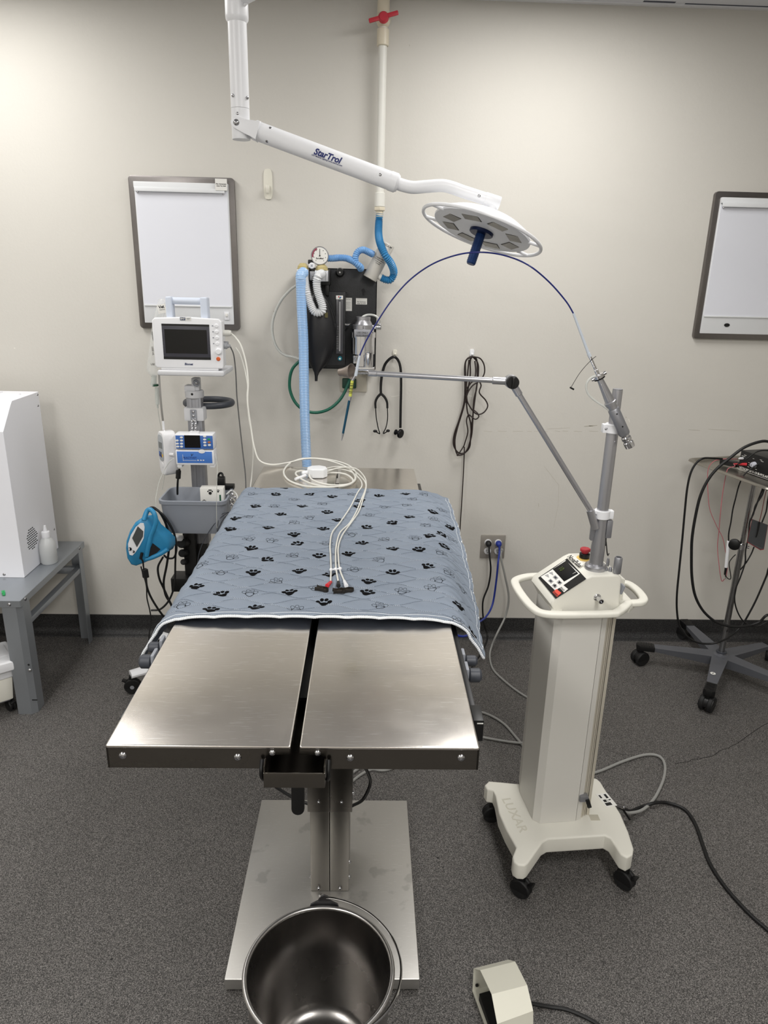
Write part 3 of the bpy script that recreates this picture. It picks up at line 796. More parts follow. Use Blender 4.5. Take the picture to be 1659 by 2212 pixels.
# fabric with procedural dark seam lines and pale stitch dashes
def quilt_mat():
    mt = bpy.data.materials.new('quilted_fabric'); mt.use_nodes = True
    nt = mt.node_tree; b = nt.nodes['Principled BSDF']
    uvn = nt.nodes.new('ShaderNodeUVMap'); sp = nt.nodes.new('ShaderNodeSeparateXYZ'); nt.links.new(uvn.outputs[0], sp.inputs[0])
    def M(op, a, b_=None, c_=None):
        n_ = nt.nodes.new('ShaderNodeMath'); n_.operation = op
        for i, q in enumerate((a, b_, c_)):
            if q is None: continue
            if isinstance(q, (int, float)): n_.inputs[i].default_value = q
            else: nt.links.new(q, n_.inputs[i])
        return n_.outputs[0]
    U, V = sp.outputs[0], sp.outputs[1]
    p, A, k = 0.029, 0.0125, 2*PI/0.134
    s = M('MULTIPLY', M('SINE', M('MULTIPLY', U, k)), A)
    d1 = M('ABSOLUTE', M('WRAP', M('SUBTRACT', V, s), p, -p))
    d2 = M('SUBTRACT', p, M('ABSOLUTE', M('WRAP', M('ADD', V, s), p, -p)))
    d = M('MINIMUM', d1, M('ABSOLUTE', d2))
    line = M('LESS_THAN', d, 0.0006)
    dash = M('GREATER_THAN', M('FRACT', M('MULTIPLY', U, 260)), 0.45)
    vis = nt.nodes.new('ShaderNodeTexNoise'); vis.inputs['Scale'].default_value = 14
    nt.links.new(uvn.outputs[0], vis.inputs['Vector'])
    st = M('MULTIPLY', M('MULTIPLY', line, dash), M('GREATER_THAN', vis.outputs['Fac'], 0.50))
    nz = nt.nodes.new('ShaderNodeTexNoise'); nz.inputs['Scale'].default_value = 9; nz.inputs['Detail'].default_value = 6
    nt.links.new(uvn.outputs[0], nz.inputs['Vector'])
    mx = nt.nodes.new('ShaderNodeMix'); mx.data_type = 'RGBA'
    mx.inputs['A'].default_value = C(116, 126, 139); mx.inputs['B'].default_value = C(137, 146, 158)
    nt.links.new(nz.outputs['Fac'], mx.inputs['Factor'])
    m2 = nt.nodes.new('ShaderNodeMix'); m2.data_type = 'RGBA'; m2.inputs['B'].default_value = C(190, 196, 204)
    nt.links.new(mx.outputs['Result'], m2.inputs['A']); nt.links.new(st, m2.inputs['Factor'])
    m1 = nt.nodes.new('ShaderNodeMix'); m1.data_type = 'RGBA'; m1.inputs['B'].default_value = C(66, 74, 88)
    nt.links.new(mx.outputs['Result'], m1.inputs['A']); nt.links.new(line, m1.inputs['Factor']); nt.links.new(m1.outputs['Result'], m2.inputs['A'])
    nt.links.new(m2.outputs['Result'], b.inputs['Base Color'])
    b.inputs['Roughness'].default_value = 0.85; b.inputs['Specular IOR Level'].default_value = 0.15
    n3 = nt.nodes.new('ShaderNodeTexNoise'); n3.inputs['Scale'].default_value = 130; n3.inputs['Detail'].default_value = 3
    nt.links.new(uvn.outputs[0], n3.inputs['Vector'])
    gr = M('SUBTRACT', 1.0, M('MINIMUM', 1.0, M('DIVIDE', d, 0.003)))
    hh = M('SUBTRACT', M('MULTIPLY', n3.outputs['Fac'], 0.5), M('MULTIPLY', gr, 0.9))
    bp = nt.nodes.new('ShaderNodeBump'); bp.inputs['Strength'].default_value = 0.7; bp.inputs['Distance'].default_value = 0.0016
    nt.links.new(hh, bp.inputs['Height']); nt.links.new(bp.outputs[0], b.inputs['Normal'])
    return mt
M_quilt = quilt_mat()
M_under = mat('quilt_backing', C(84, 94, 112), 0.9, bump=0.3, bscale=200)
bo = m.build('quilted_blanket', [M_quilt, mat('paw_print_ink', C(10, 10, 12), 0.9, spec=0.1), M_under], ang=180, tags=('grey blue quilted blanket printed with black paw prints, draped over the steel table', 'blanket'))
ul = bo.data.uv_layers.new(name='UVMap')
for lp in bo.data.loops:
    if lp.vertex_index < len(uvs): ul.data[lp.index].uv = uvs[lp.vertex_index]
# whipped white binding around the hem
M_bind = mat('white_binding', C(224, 228, 232), 0.8, bump=0.8, bscale=700)
per = []
K = 90
for i in range(K): per.append(bfull(i/K, 0.0, -BTH/2)[0])
for i in range(K): per.append(bfull(1.0, LB*i/K, -BTH/2)[0])
for i in range(K): per.append(bfull(1-i/K, LB, -BTH/2)[0])
for i in range(K): per.append(bfull(0.0, LB*(1-i/K), -BTH/2)[0])
per.append(per[0])
R_ = resample(per, 0.0013)
MB().tube(R_, 0.0033, n=8, sm=1, rf=lambda i, rr: rr*(0.92+0.12*math.sin(i*2.1))).build('binding', M_bind, bo)
thr = []
for i in range(K+1): thr.append(bfull(i/K*0.97+0.015, 0.011, 0.0002)[0])
t2 = []
for i in range(K+1): t2.append(bfull(0.985, LB*(0.012+0.976*i/K), 0.0002)[0])
m = MB(); m.tube(thr, 0.0006, n=5, sm=1); m.tube(t2, 0.0006, n=5, sm=1); m.build('hem_stitching', M_bind, bo)

# ================================================================ KICK BUCKET
M_bk = steel_mat('bucket_steel', C(150, 147, 144), 0.25, (1, 1, 1), smear=0.15)
bz = 0.33
pL, pR = PZ(526, 2092, bz), PZ(851, 2078, bz)
BX, BY = (pL.x+pR.x)/2, 1.066
BR = (pR.x-pL.x)/2
bk = thing('kick_bucket', 'open stainless steel kick bucket on the floor in front of the table base', 'bucket', (BX, BY, 0))
m = MB(); r = BR-0.004
prof = [(r+0.004, bz-0.004), (r+0.002, bz), (r-0.003, bz-0.001), (r-0.005, bz-0.006), (r-0.010, bz-0.12), (r-0.030, 0.085), (r-0.045, 0.068), (r-0.065, 0.064), (0.014, 0.060), (0, 0.060), (0, 0.056), (r-0.062, 0.060), (r-0.042, 0.064), (r-0.026, 0.083), (r-0.006, bz-0.12), (r-0.001, bz-0.010), (r+0.003, bz-0.008), (r+0.004, bz-0.004)]
m.open_lathe(prof, (BX, BY, 0), (0, 0, 1), 64); m.build('bowl', M_bk, bk, ang=50)
m = MB(); m.tube([(BX+(r+0.0005)*math.cos(2*PI*k/72), BY+(r+0.0005)*math.sin(2*PI*k/72), bz-0.003) for k in range(72)], 0.0050, n=12, sm=1, closed=True); m.build('rolled_rim', steel_mat('rim_steel', C(196, 194, 192), 0.32), bk)
m = MB(); m.lathe([(0, 0), (0.012, 0), (0.010, 0.004), (0, 0.005)], (BX-0.004, BY, 0.0602), (0, 0, 1), 20); m.build('drain_plug', M_screw, bk)
# ears and bail
for sy in (1, -1):
    F = fr((BX+0.002, BY+sy*(r+0.0075), bz-0.002), (1, 0, 0), (0, 0, 1))
    pr = [(-0.034, -0.012), (0.034, -0.012), (0.030, 0.002), (0.014, 0.012), (0.008, 0.024), (0, 0.028), (-0.008, 0.024), (-0.014, 0.012), (-0.030, 0.002)]
    MB().prism(pr, -0.002, 0.002, F).build('ear', mat('ear_steel', C(92, 92, 94), 0.35, 0.9), bk)
pts = []
for k in range(25):
    a = PI*k/24
    pts.append((BX+0.002+(r+0.016)*math.sin(a), BY+(r+0.0085)*math.cos(a), bz+0.018-0.016*math.sin(a)))
m = MB(); m.tube([(BX-0.008, pts[0][1], pts[0][2]+0.004), (BX-0.003, pts[0][1]+0.006, pts[0][2])]+pts+[(BX-0.003, pts[-1][1]-0.006, pts[-1][2])], 0.0026, n=8, sm=3); m.build('bail_handle', M_chrome, bk)
# wheeled frame
m = MB()
ring = [(BX+0.125*math.cos(2*PI*k/40), BY+0.125*math.sin(2*PI*k/40), 0.075) for k in range(40)]
m.tube(ring, 0.006, n=8, sm=1, closed=True)
for k in range(4):
    a = rad(42+90*k); ca, sa = math.cos(a), math.sin(a)
    m.tube([(BX+0.125*ca, BY+0.125*sa, 0.075), (BX+0.15*ca, BY+0.15*sa, 0.078), (BX+0.172*ca, BY+0.172*sa, 0.066), (BX+0.176*ca, BY+0.176*sa, 0.050)], 0.006, n=8, sm=5)
fr_ = m.build('wheeled_frame', M_screw, bk)
for k in range(4):
    a = rad(42+90*k); ca, sa = math.cos(a), math.sin(a)
    m = MB(); p = Vector((BX+0.176*ca, BY+0.176*sa, 0.021)); tdir = Vector((-sa, ca, 0))
    m.cyl(p-tdir*0.008, p+tdir*0.008, 0.021, n=20, bev=0.003); m.bx(p.x-0.009, p.x+0.009, p.y-0.009, p.y+0.009, 0.040, 0.052, 0.002)
    m.build('caster', M_rubber, fr_)

# ================================================================ FOOT SWITCH (hooded pedal)
M_hood = mat('ivory_powder_coat', C(214, 212, 198), 0.45, bump=0.06, bscale=400, var=0.02)
L0 = [PZ(1020, 2142.5, 0.0), PZ(1023, 2092, 0.058), PZ(1037.4, 2095.7, 0.085), PZ(1062, 2147.6, 0.118), PZ(1074, 2212, 0.098), PZ(1078, 2262, 0.045)]
R0 = [PZ(1097, 2122, 0.0), PZ(1097.9, 2072.8, 0.058), PZ(1113, 2077, 0.085), PZ(1138.8, 2128, 0.118), PZ(1151.8, 2183.5, 0.098), PZ(1152, 2232, 0.045)]
fp = thing('foot_switch', 'ivory hooded metal foot switch on the floor at the bottom of the picture', 'foot pedal', (sum(p.x for p in L0+R0)/12, sum(p.y for p in L0+R0)/12, 0))
m = MB(); th = 0.002
cL = sum(L0, Vector())/6; cR = sum(R0, Vector())/6
n = 6
inn = [p+(cL-p).normalized()*th for p in L0]+[p+(cR-p).normalized()*th for p in R0]
vs = L0+R0+inn
fs = []
for i in range(5):
    fs.append((i, i+1, 6+i+1, 6+i)); fs.append((12+i, 18+i, 18+i+1, 12+i+1))
    fs.append((i, 12+i, 12+i+1, i+1)); fs.append((6+i, 6+i+1, 18+i+1, 18+i))
m.raw(vs, fs); m.build('hood', M_hood, fp, ang=15)
# right end closing plate, base and pedal
m = MB(); m.raw([R0[k]*0.985+cR*0.015 for k in range(6)]+[R0[k]*0.985+cR*0.015+Vector((-0.002, 0, 0)) for k in range(6)], [(0, 1, 2, 3, 4, 5), (11, 10, 9, 8, 7, 6)]); m.build('end_plate', M_hood, fp, ang=0)
b0, b1, b2, b3 = L0[0].copy(), R0[0].copy(), R0[5].copy(), L0[5].copy()
m = MB(); 
for p in (b0, b1, b2, b3): p.z = 0
m.raw([p+Vector((0, 0, 0.001)) for p in (b0, b1, b2, b3)]+[p+Vector((0, 0, 0.006)) for p in (b0, b1, b2, b3)], [(0, 3, 2, 1), (4, 5, 6, 7), (0, 1, 5, 4), (1, 2, 6, 5), (2, 3, 7, 6), (3, 0, 4, 7)])
m.build('floor_plate', M_hood, fp, ang=0)
q0 = b0.lerp(b1, 0.06); q1 = b0.lerp(b1, 0.92); q3 = b3.lerp(b2, 0.06); q2 = b3.lerp(b2, 0.92)
q0 = q0.lerp(q3, 0.18); q1 = q1.lerp(q2, 0.18)
m = MB(); m.raw([q0+Vector((0, 0, 0.030)), q1+Vector((0, 0, 0.030)), q2+Vector((0, 0, 0.015)), q3+Vector((0, 0, 0.015)), q0+Vector((0, 0, 0.008)), q1+Vector((0, 0, 0.008)), q2+Vector((0, 0, 0.008)), q3+Vector((0, 0, 0.008))],
    [(0, 1, 2, 3), (0, 4, 5, 1), (1, 5, 6, 2), (2, 6, 7, 3), (3, 7, 4, 0)])
m.build('pedal', M_rubber, fp, ang=0)
m = MB(); p = L0[0].lerp(L0[1], 0.35)+Vector((0.010, -0.003, 0)); m.cyl(p, p+Vector((0, -0.003, 0)), 0.004, n=12); m.build('rubber_stop', M_black, fp)
m = MB(); m.tube([PZ(1140, 2166, 0.018), PZ(1160, 2170, 0.012), PZ(1190, 2175, 0.006), PZ(1222, 2180, 0.005), PZ(1260, 2195, 0.005), PZ(1295, 2216, 0.005), PZ(1340, 2262, 0.005), Vector((0.665, 1.075, 0.0055))], 0.0048, n=8, sm=8); m.build('cord', M_cord, fp)
# ================================================================ LASER CART
lz = 0.130
lc = thing('surgical_laser', 'cream coloured wheeled surgical laser with sloped control panel and tall arm', 'surgical laser', (0.61, 1.73, 0))
top = [(1047, 1695.5), (1056, 1686.5), (1125, 1693), (1205, 1688), (1283, 1680), (1290, 1682), (1297, 1688), (1309, 1707.5), (1341, 1758), (1357.6, 1797), (1369, 1833), (1366.5, 1846), (1355, 1852), (1341, 1845), (1330, 1828), (1319, 1811), (1307, 1804),
       (1184, 1812), (1172, 1819), (1140.6, 1864), (1133, 1869), (1120, 1868), (1110, 1861), (1107, 1850), (1115, 1830), (1093, 1790), (1078, 1756), (1070.6, 1718), (1066, 1707), (1053, 1704.5)]
poly = [PZ(x, y, lz) for x, y in top]
m = MB(); m.prism([(p.x, p.y) for p in poly], 0.078, lz, None, 0.006, 3)
bs = m.build('base', M_cream, lc, ang=50)
m = MB(); q = [PZ(1170, 1812, 0.07), PZ(1252, 1808, 0.07), PZ(1262, 1720, 0.07), PZ(1130, 1735, 0.07)]
m.prism([(p.x, p.y-0.012) for p in q], 0.055, 0.0775, None, 0.002); m.build('bottom_tray', M_cream, bs)
# moulded lettering along the front edge
a = PZ(1090, 1722, lz+0.0002); b = PZ(1133, 1800, lz+0.0002)
F = fr((a+b)/2, (b-a), (b-a).cross(Vector((0, 0, -1))))
ltr = text('LUXAR', 0.040, fr((a+b)/2, (b-a), Vector((0, 0, 1)).cross(b-a)), mat('moulded_letter', C(206, 203, 190), 0.5), 'lettering', bs, 0.0004, wide=1.15, bold=0.012)
# label and strap slot on the base
a = PZ(1310, 1728, lz+0.0002)
F = fr(a, (0.25, -1, 0), (1, 0.25, 0))
m = MB(); m.bx(-0.030, 0.030, -0.019, 0.019, 0, 0.0004); m.M = F
m = MB(F); m.bx(-0.030, 0.030, -0.019, 0.019, 0, 0.0004); lb = m.build('label', M_paper, bs, ang=0)
m = MB(F @ Matrix.Translation((0, 0, 0.0005)))
for (x0, x1, y0, y1) in ((-0.024, -0.006, 0.004, 0.012), (-0.002, 0.008, -0.012, -0.002), (0.012, 0.024, -0.014, 0.006), (-0.024, -0.010, -0.014, -0.008), (0.0, 0.004, 0.006, 0.014), (-0.002, 0.010, 0.001, 0.002)): m.bx(x0, x1, y0, y1, 0, 0.0003)
m.build('label_symbols', M_ink, lb, ang=0)
m = MB(); p = PZ(1284, 1766, lz+0.0002); m.bx(p.x-0.014, p.x+0.014, p.y-0.012, p.y+0.012, lz, lz+0.0006, 0.0002); m.build('slot_recess', mat('recess_cream', C(186, 181, 166), 0.5), bs)
# casters
def caster(parent, p, rr, yaw, w=0.022, hood=None, brake=True, hub=None):
    m = MB(); p = Vector(p); ax = Vector((math.cos(yaw), math.sin(yaw), 0)); fw = Vector((-math.sin(yaw), math.cos(yaw), 0))
    c0 = Vector((p.x, p.y, rr))
    for s in (-1, 1): m.cyl(c0+ax*(s*w*0.15), c0+ax*(s*w*0.62), rr, n=24, bev=rr*0.12)
    m.cyl(c0-ax*w*0.2, c0+ax*w*0.2, rr*0.5, n=16)
    cs = m.build('caster', M_rubber, parent)
    m = MB()
    F = fr(c0+ax*(w*0.66), fw, (0, 0, 1)) 
    pr = []
    for k in range(9): a_ = rad(-10+200*k/8); pr.append((rr*0.92*math.cos(a_), rr*0.92*math.sin(a_)))
    m.prism(pr, 0, -w*1.32, F, 0.001)
    m.cyl(Vector((p.x, p.y, rr*1.2)), Vector((p.x, p.y, p.z)), rr*0.36, n=14)
    if brake: 
        m.box(c0+fw*(-rr*0.95)+Vector((0, 0, rr*0.75)), (w*0.9, rr*0.55, rr*0.2), 0.002, Matrix.Rotation(yaw, 4, 'Z') @ Matrix.Rotation(-0.5, 4, 'X'))
    m.build('caster_fork', M_black, cs)
    if hub:
        m = MB(); m.cyl(c0+ax*(w*0.60), c0+ax*(w*0.70), rr*0.25, n=12); m.build('axle', hub, cs)
    return cs
for (px, py, z, yaw) in ((1126, 1855, 0.080, 0.9), (1353, 1838, 0.080, 0.7), (1062, 1700, 0.080, 1.6)):
    p = PZ(px, py, lz); p.z = z; q = Vector((p.x+0.008, p.y+0.0, z))
    caster(bs, q, 0.030, yaw, 0.024)
caster(bs, (0.755, 1.86, 0.080), 0.030, 0.4, 0.024)
# column
cp = [PZ(1125, 1712, lz), PZ(1150, 1771, lz), PZ(1166, 1779, lz), PZ(1243, 1773.5, lz)]
cp[0].x = 0.509
cz = 0.8115
off = Vector((0.012, 0.0, 0))
A, B_, C_, D_ = cp
E_ = PZ(1254, 1770, lz)
m = MB(); poly = [(A.x, A.y), (B_.x, B_.y), (C_.x, C_.y), (D_.x, D_.y), (D_.x+0.004, D_.y+0.16), (A.x+0.010, A.y+0.06)]
m.prism(poly, lz+0.0005, cz); cl = m.build('column', M_creampaint, lc, ang=12)
m = MB(); poly2 = [(D_.x+0.0015, D_.y+0.0015), (E_.x, E_.y+0.001), (E_.x+0.004, D_.y+0.155), (D_.x+0.005, D_.y+0.155)]
m.prism(poly2, lz+0.0005, cz); m.build('column_side_panel', M_creampaint, lc, ang=12)
M_railc = mat('champagne_rail', C(196, 190, 176), 0.35, 0.3)
m = MB()
ex = E_.x+0.002
m.bx(ex+0.0005, ex+0.0050, E_.y+0.008, E_.y+0.024, lz, cz); m.bx(ex+0.0080, ex+0.0130, E_.y+0.014, E_.y+0.024, lz+0.001, cz); m.bx(ex+0.0155, ex+0.0185, E_.y+0.018, E_.y+0.024, lz+0.001, cz); m.bx(ex+0.0205, ex+0.0290, E_.y+0.018, E_.y+0.145, lz+0.001, cz)
m.build('side_rails', M_railc, lc, ang=0)
MB().bx(ex+0.0005, ex+0.0204, E_.y+0.0245, E_.y+0.140, lz+0.001, cz-0.001).build('rail_recess', M_dark, lc, ang=0)
m = MB(); p = PY(1262, 1720, E_.y); m.bx(p.x-0.016, p.x+0.010, E_.y-0.012, E_.y+0.006, p.z-0.012, p.z+0.008, 0.002)
ck = m.build('cord_clip', M_alud, lc)
m = MB(); p = PY(1271, 1735, E_.y-0.012); m.box(p, (0.012, 0.010, 0.030), 0.002, Matrix.Rotation(-0.35, 4, 'Y')); m.build('clip_pad', M_black, ck)
m = MB(); screw(m, PY(1277.5, 1522, E_.y+0.001), (0, -1, 0), 0.003, 0.001); m.build('screw', M_screw, cl)
# bumper handle ring
rz_ = 0.828
rc = [(325, 508), (225, 520), (165, 560), (170, 620), (235, 725), (330, 835), (430, 898), (600, 918), (900, 916), (1180, 908), (1235, 895), (1300, 850), (1352, 800), (1400, 795), (1475, 790), (1512, 765), (1490, 715), (1430, 650), (1350, 595), (1280, 560)]
pts = [PZ(1080+x/4.879, 1140+y/4.879, rz_) for x, y in rc]
pts[0] = Vector((0.53, 1.915, rz_)); pts[1] = Vector((0.485, 1.905, rz_)); pts[-1] = Vector((0.755, 1.872, rz_))
pts.append(Vector((0.70, 1.895, rz_))); pts.append(Vector((0.60, 1.915, rz_)))
m = MB(); m.tube(pts, 0.0102, n=16, sm=6, closed=True, flat=(0.80, 1.20), up=(0, 0, 1), sq=0.6); hr = m.build('handle_ring', M_cream, lc, ang=60)
m = MB()
F = fr((0, 0, 0), (1, 0, 0), (0, 1, 0))
yf = 1.638
# struts joining ring and head
m.prism([(0.512, 1.702), (0.500, 1.675), (0.530, 1.672), (0.545, 1.704), (0.70, 1.722), (0.725, 1.705), (0.750, 1.735), (0.745, 1.86), (0.52, 1.88)], 0.812, 0.828, None, 0.004)
m.build('handle_deck', M_cream, lc)
# head housing (profile seen from the front, extruded backwards)
hp = [(0.532, 0.800), (0.508, 0.843), (0.514, 0.858), (0.596, 0.915), (0.612, 0.9225), (0.686, 0.9225), (0.696, 0.915), (0.702, 0.812), (0.700, 0.800)]
yb_ = 1.638+0.165
F = fr((0, yf, 0), (1, 0.10, 0), (0, 0, 1))
m = MB(); m.prism(hp, 0.0, -(yb_-yf), F, 0.006, 3); hd = m.build('head_housing', M_cream, lc, ang=40)
m = MB(); m.prism([(0.682, 0.806), (0.682, 0.914), (0.710, 0.900), (0.732, 0.888), (0.732, 0.806)], -0.045, -(yb_-yf)+0.01, F, 0.005, 3); m.build('rear_housing', M_cream, hd, ang=40)
# sloped control panel
c1, c2, c3, c4 = PY(1200, 1293.7, 1.65), PY(1266.5, 1250.7, 1.66), PY(1163, 1248.6, 1.785), PY(1225.5, 1206.6, 1.805)
ex_ = (c2-c1).normalized(); ey_ = (c3-c1).normalized()
PF = fr(c1, ex_, ey_); pw, ph = (c2-c1).length, (c3-c1).length
# put panel frame on the housing slope
nrm = Vector((PF[0][2], PF[1][2], PF[2][2]))
P0 = F @ Vector((0.514, 0.858, 0)); sd = ((F @ Vector((0.596, 0.915, 0)))-P0).normalized()
snn = sd.cross(Vector((F[0][2], F[1][2], F[2][2]))*-1).normalized()
if snn.z < 0: snn = -snn
# project the corners onto that slope plane along view rays
def onplane(px, py, P, n_):
    d = _ray(px, py); t = (P-CAM).dot(n_)/d.dot(n_); return CAM+d*t
Pl = P0+snn*0.0012
def pp(px, py): return onplane(px, py, Pl, snn)
c1, c2, c3, c4 = pp(1200, 1293.7), pp(1266.5, 1250.7), pp(1163, 1248.6), pp(1225.5, 1206.6)
def plate(pts, name, mt, parent, h=0.001, lift=0.0):
    m = MB(); P = [p+snn*lift for p in pts]; Q = [p+snn*h for p in P]; n_ = len(P)
    m.raw(P+Q, [tuple(range(n_))[::-1], tuple(range(n_, 2*n_))]+[(i, (i+1) % n_, n_+(i+1) % n_, n_+i) for i in range(n_)])
    return m.build(name, mt, parent, ang=0)
pn = plate([c1, c2, c4, c3], 'control_panel', M_black, hd)
K6 = lambda x, y: pp(1080+x/4.879, 1140+y/4.879)
plate([K6(585, 665), K6(432, 520), K6(560, 440), K6(690, 345), K6(845, 487), K6(700, 590)], 'panel_frame', M_paper, pn, 0.0004, 0.0011)
plate([K6(680, 572), K6(560, 442), K6(700, 352), K6(828, 488)], 'display', M_screen, pn, 0.0004, 0.0016)
M_btn = mat('grey_button', C(160, 160, 160), 0.5)
for (bx_, by_, sy) in ((500, 512, 't'), (545, 487, 't'), (540, 568, 'f'), (590, 530, 'f'), (580, 618, 'd'), (632, 582, 'u')):
    if sy == 't':
        plate([K6(bx_-26, by_-6), K6(bx_+12, by_-18), K6(bx_+22, by_+20)], 'button', M_btn, pn, 0.0004, 0.0016)
    else:
        b_ = plate([K6(bx_-32, by_-4), K6(bx_-4, by_-27), K6(bx_+30, by_+4), K6(bx_+2, by_+27)], 'button', M_btn, pn, 0.0004, 0.0016)
        if sy == 'f': plate([K6(bx_-18, by_-2), K6(bx_-2, by_-15), K6(bx_+16, by_+2), K6(bx_, by_+15)], 'button_symbol', M_dark, b_, 0.0003, 0.0021)
        elif sy == 'd': plate([K6(bx_-18, by_-10), K6(bx_+20, by_-14), K6(bx_+4, by_+18)], 'button_symbol', M_ink, b_, 0.0003, 0.0021)
        else: plate([K6(bx_-18, by_+12), K6(bx_+20, by_+8), K6(bx_-2, by_-18)], 'button_symbol', M_ink, b_, 0.0003, 0.0021)
b_ = plate([K6(556, 682), K6(598, 650), K6(650, 690), K6(604, 732)], 'button', mat('red_button', C(222, 82, 66), 0.5), pn, 0.0005, 0.0011)
e1 = (K6(640, 700)-K6(590, 660)).normalized()
tf = lambda x, y: fr(K6(x, y)+snn*0.0018, K6(x+40, y+42)-K6(x, y), snn.cross(K6(x+40, y+42)-K6(x, y)))
text('STANDBY', 0.0068, tf(588, 700), M_ink, 'button_text', b_, 0.0001, bold=0.02)
b_ = plate([K6(628, 635), K6(665, 605), K6(720, 650), K6(678, 685)], 'button', M_paper, pn, 0.0005, 0.0011)
text('READY', 0.0075, tf(660, 652), M_ink, 'button_text', b_, 0.0001, bold=0.02)
M_seg = mat('dim_led_segments', C(70, 84, 40), 0.4, emit=0.25)
text('10', 0.020, Matrix.Translation(snn*0.0009) @ tf(650, 440), M_seg, 'display_digits', pn, 0.0001)
text('?', 0.014, Matrix.Translation(snn*0.0009) @ tf(785, 485), M_paper, 'display_digits', pn, 0.0001)
# script name above the panel
plate([K6(720, 320), K6(765, 285), K6(885, 380), K6(848, 418)], 'name_plate', mat('name_plate_white', C(228, 226, 218), 0.4), hd, 0.0005, 0.0002)
text('NovaPulse', 0.019, fr(K6(786, 352)+snn*0.0012, K6(840, 398)-K6(745, 312), snn.cross(K6(840, 398)-K6(745, 312))), M_ink, 'name_text', hd, 0.0001, bold=0.012, shear=0.4)
# emergency stop
e = PZ(1262, 1207, 0.9225)
m = MB(); m.lathe([(0, 0), (0.021, 0), (0.021, 0.003), (0, 0.003)], (e.x, e.y, 0.9225), (0, 0, 1), 28); eb = m.build('emergency_stop', mat('yellow_label', C(232, 196, 110), 0.5), hd)
m = MB(); m.cyl((e.x, e.y, 0.9256), (e.x, e.y, 0.940), 0.0145, n=20, bev=0.002); m.build('stop_collar', M_black, eb)
m = MB(); m.lathe([(0, 0), (0.0090, 0), (0.0090, 0.004), (0.0140, 0.006), (0.0140, 0.012), (0.012, 0.0140), (0, 0.0132)], (e.x, e.y, 0.9402), (0, 0, 1), 28); m.build('stop_button', mat('stop_red', C(176, 44, 54), 0.45), eb)
# pole foot, pole, clamps
pb = PZ(1286, 1228, 0.9225)
PX_, PY_ = pb.x, pb.y
rp = 0.0165
m = MB(); m.lathe([(0, 0), (0.0290, 0), (0.0290, 0.010), (0.024, 0.015), (0, 0.015)], (PX_, PY_, 0.9225), (0, 0, 1), 32); m.build('pole_flange', M_alu, hd)
def pz_at(py, x=None): 
    d = _ray(x or 1300, py); return EYE+d.z*(PY_/d.y)
z1, z2, z3, zt = pz_at(1155), pz_at(1110), pz_at(925, 1325), pz_at(872, 1330)
pole = MB(); pole.lathe([(0.0185, 0.9375), (0.0185, 0.985), (0.0150, 1.025), (0.0150, z2+0.03), (0.0150, z3), (0.0125, z3+0.002), (0.0125, zt+0.035)], (PX_, PY_, 0), (0, 0, 1), 28)
pole.build('pole', M_alu, lc)
for zc, w_ in ((z2, 0.012), (z3, 0.012)):
    m = MB(); m.cyl((PX_, PY_, zc-w_), (PX_, PY_, zc+w_), 0.0205, n=28, bev=0.002); m.bx(PX_-0.028, PX_-0.010, PY_-0.010, PY_+0.008, zc-w_+0.001, zc+w_-0.001, 0.002)
    if zc == z2: m.bx(PX_+0.01, PX_+0.028, PY_-0.010, PY_+0.008, zc-w_+0.001, zc+w_-0.001, 0.002)
    k_ = m.build('pole_clamp', M_plast, lc)
    m = MB(); screw(m, (PX_-0.021, PY_-0.010, zc), (0, -1, 0), 0.0035, 0.002); m.build('screw', M_screw, k_)
m = MB(); m.bx(PX_+0.014, PX_+0.030, PY_-0.008, PY_+0.012, z2-0.066, z2-0.016, 0.003); m.bx(PX_-0.024, PX_-0.012, PY_-0.004, PY_+0.012, z2-0.075, z2-0.016, 0.003); m.build('arm_bracket', M_alud, lc)
# support arm: lower rod, joint, upper rod
ps = PY(1280, 1110, PY_-0.012); pj = PY(1104, 824, PY_-0.012); pe = PY(797, 806, PY_+0.01)
m = MB(); m.cyl(ps+Vector((0.012, 0, -0.040)), ps+(pj-ps).normalized()*0.012, 0.0105, n=18); m.cyl(ps, pj, 0.0070, n=20); m.cyl(pj, pj+(ps-pj).normalized()*0.040, 0.0092, n=20, bev=0.001)
ar = m.build('lower_arm', M_alu, lc)
m = MB(); m.cyl(pj, pe, 0.0066, n=20); m.cyl(pj, pj+(pe-pj).normalized()*0.046, 0.0092, n=20, bev=0.001); m.cyl(pe+(pj-pe).normalized()*0.020, pe+(pj-pe).normalized()*-0.002, 0.0076, n=20, bev=0.001)
ua = m.build('upper_arm', M_alu, lc)
m = MB(); m.cyl(pj+Vector((0, 0.012, 0)), pj+Vector((0, -0.012, 0)), 0.0165, n=32, bev=0.001); jt = m.build('joint', M_alu, lc)
m = MB(); m.cyl(pj+Vector((0, -0.012, 0)), pj+Vector((0, -0.026, 0)), 0.0155, n=24, bev=0.002)
m.box(pj+Vector((0, -0.029, 0)), (0.006, 0.008, 0.026), 0.002); m.build('joint_knob', M_black, jt)
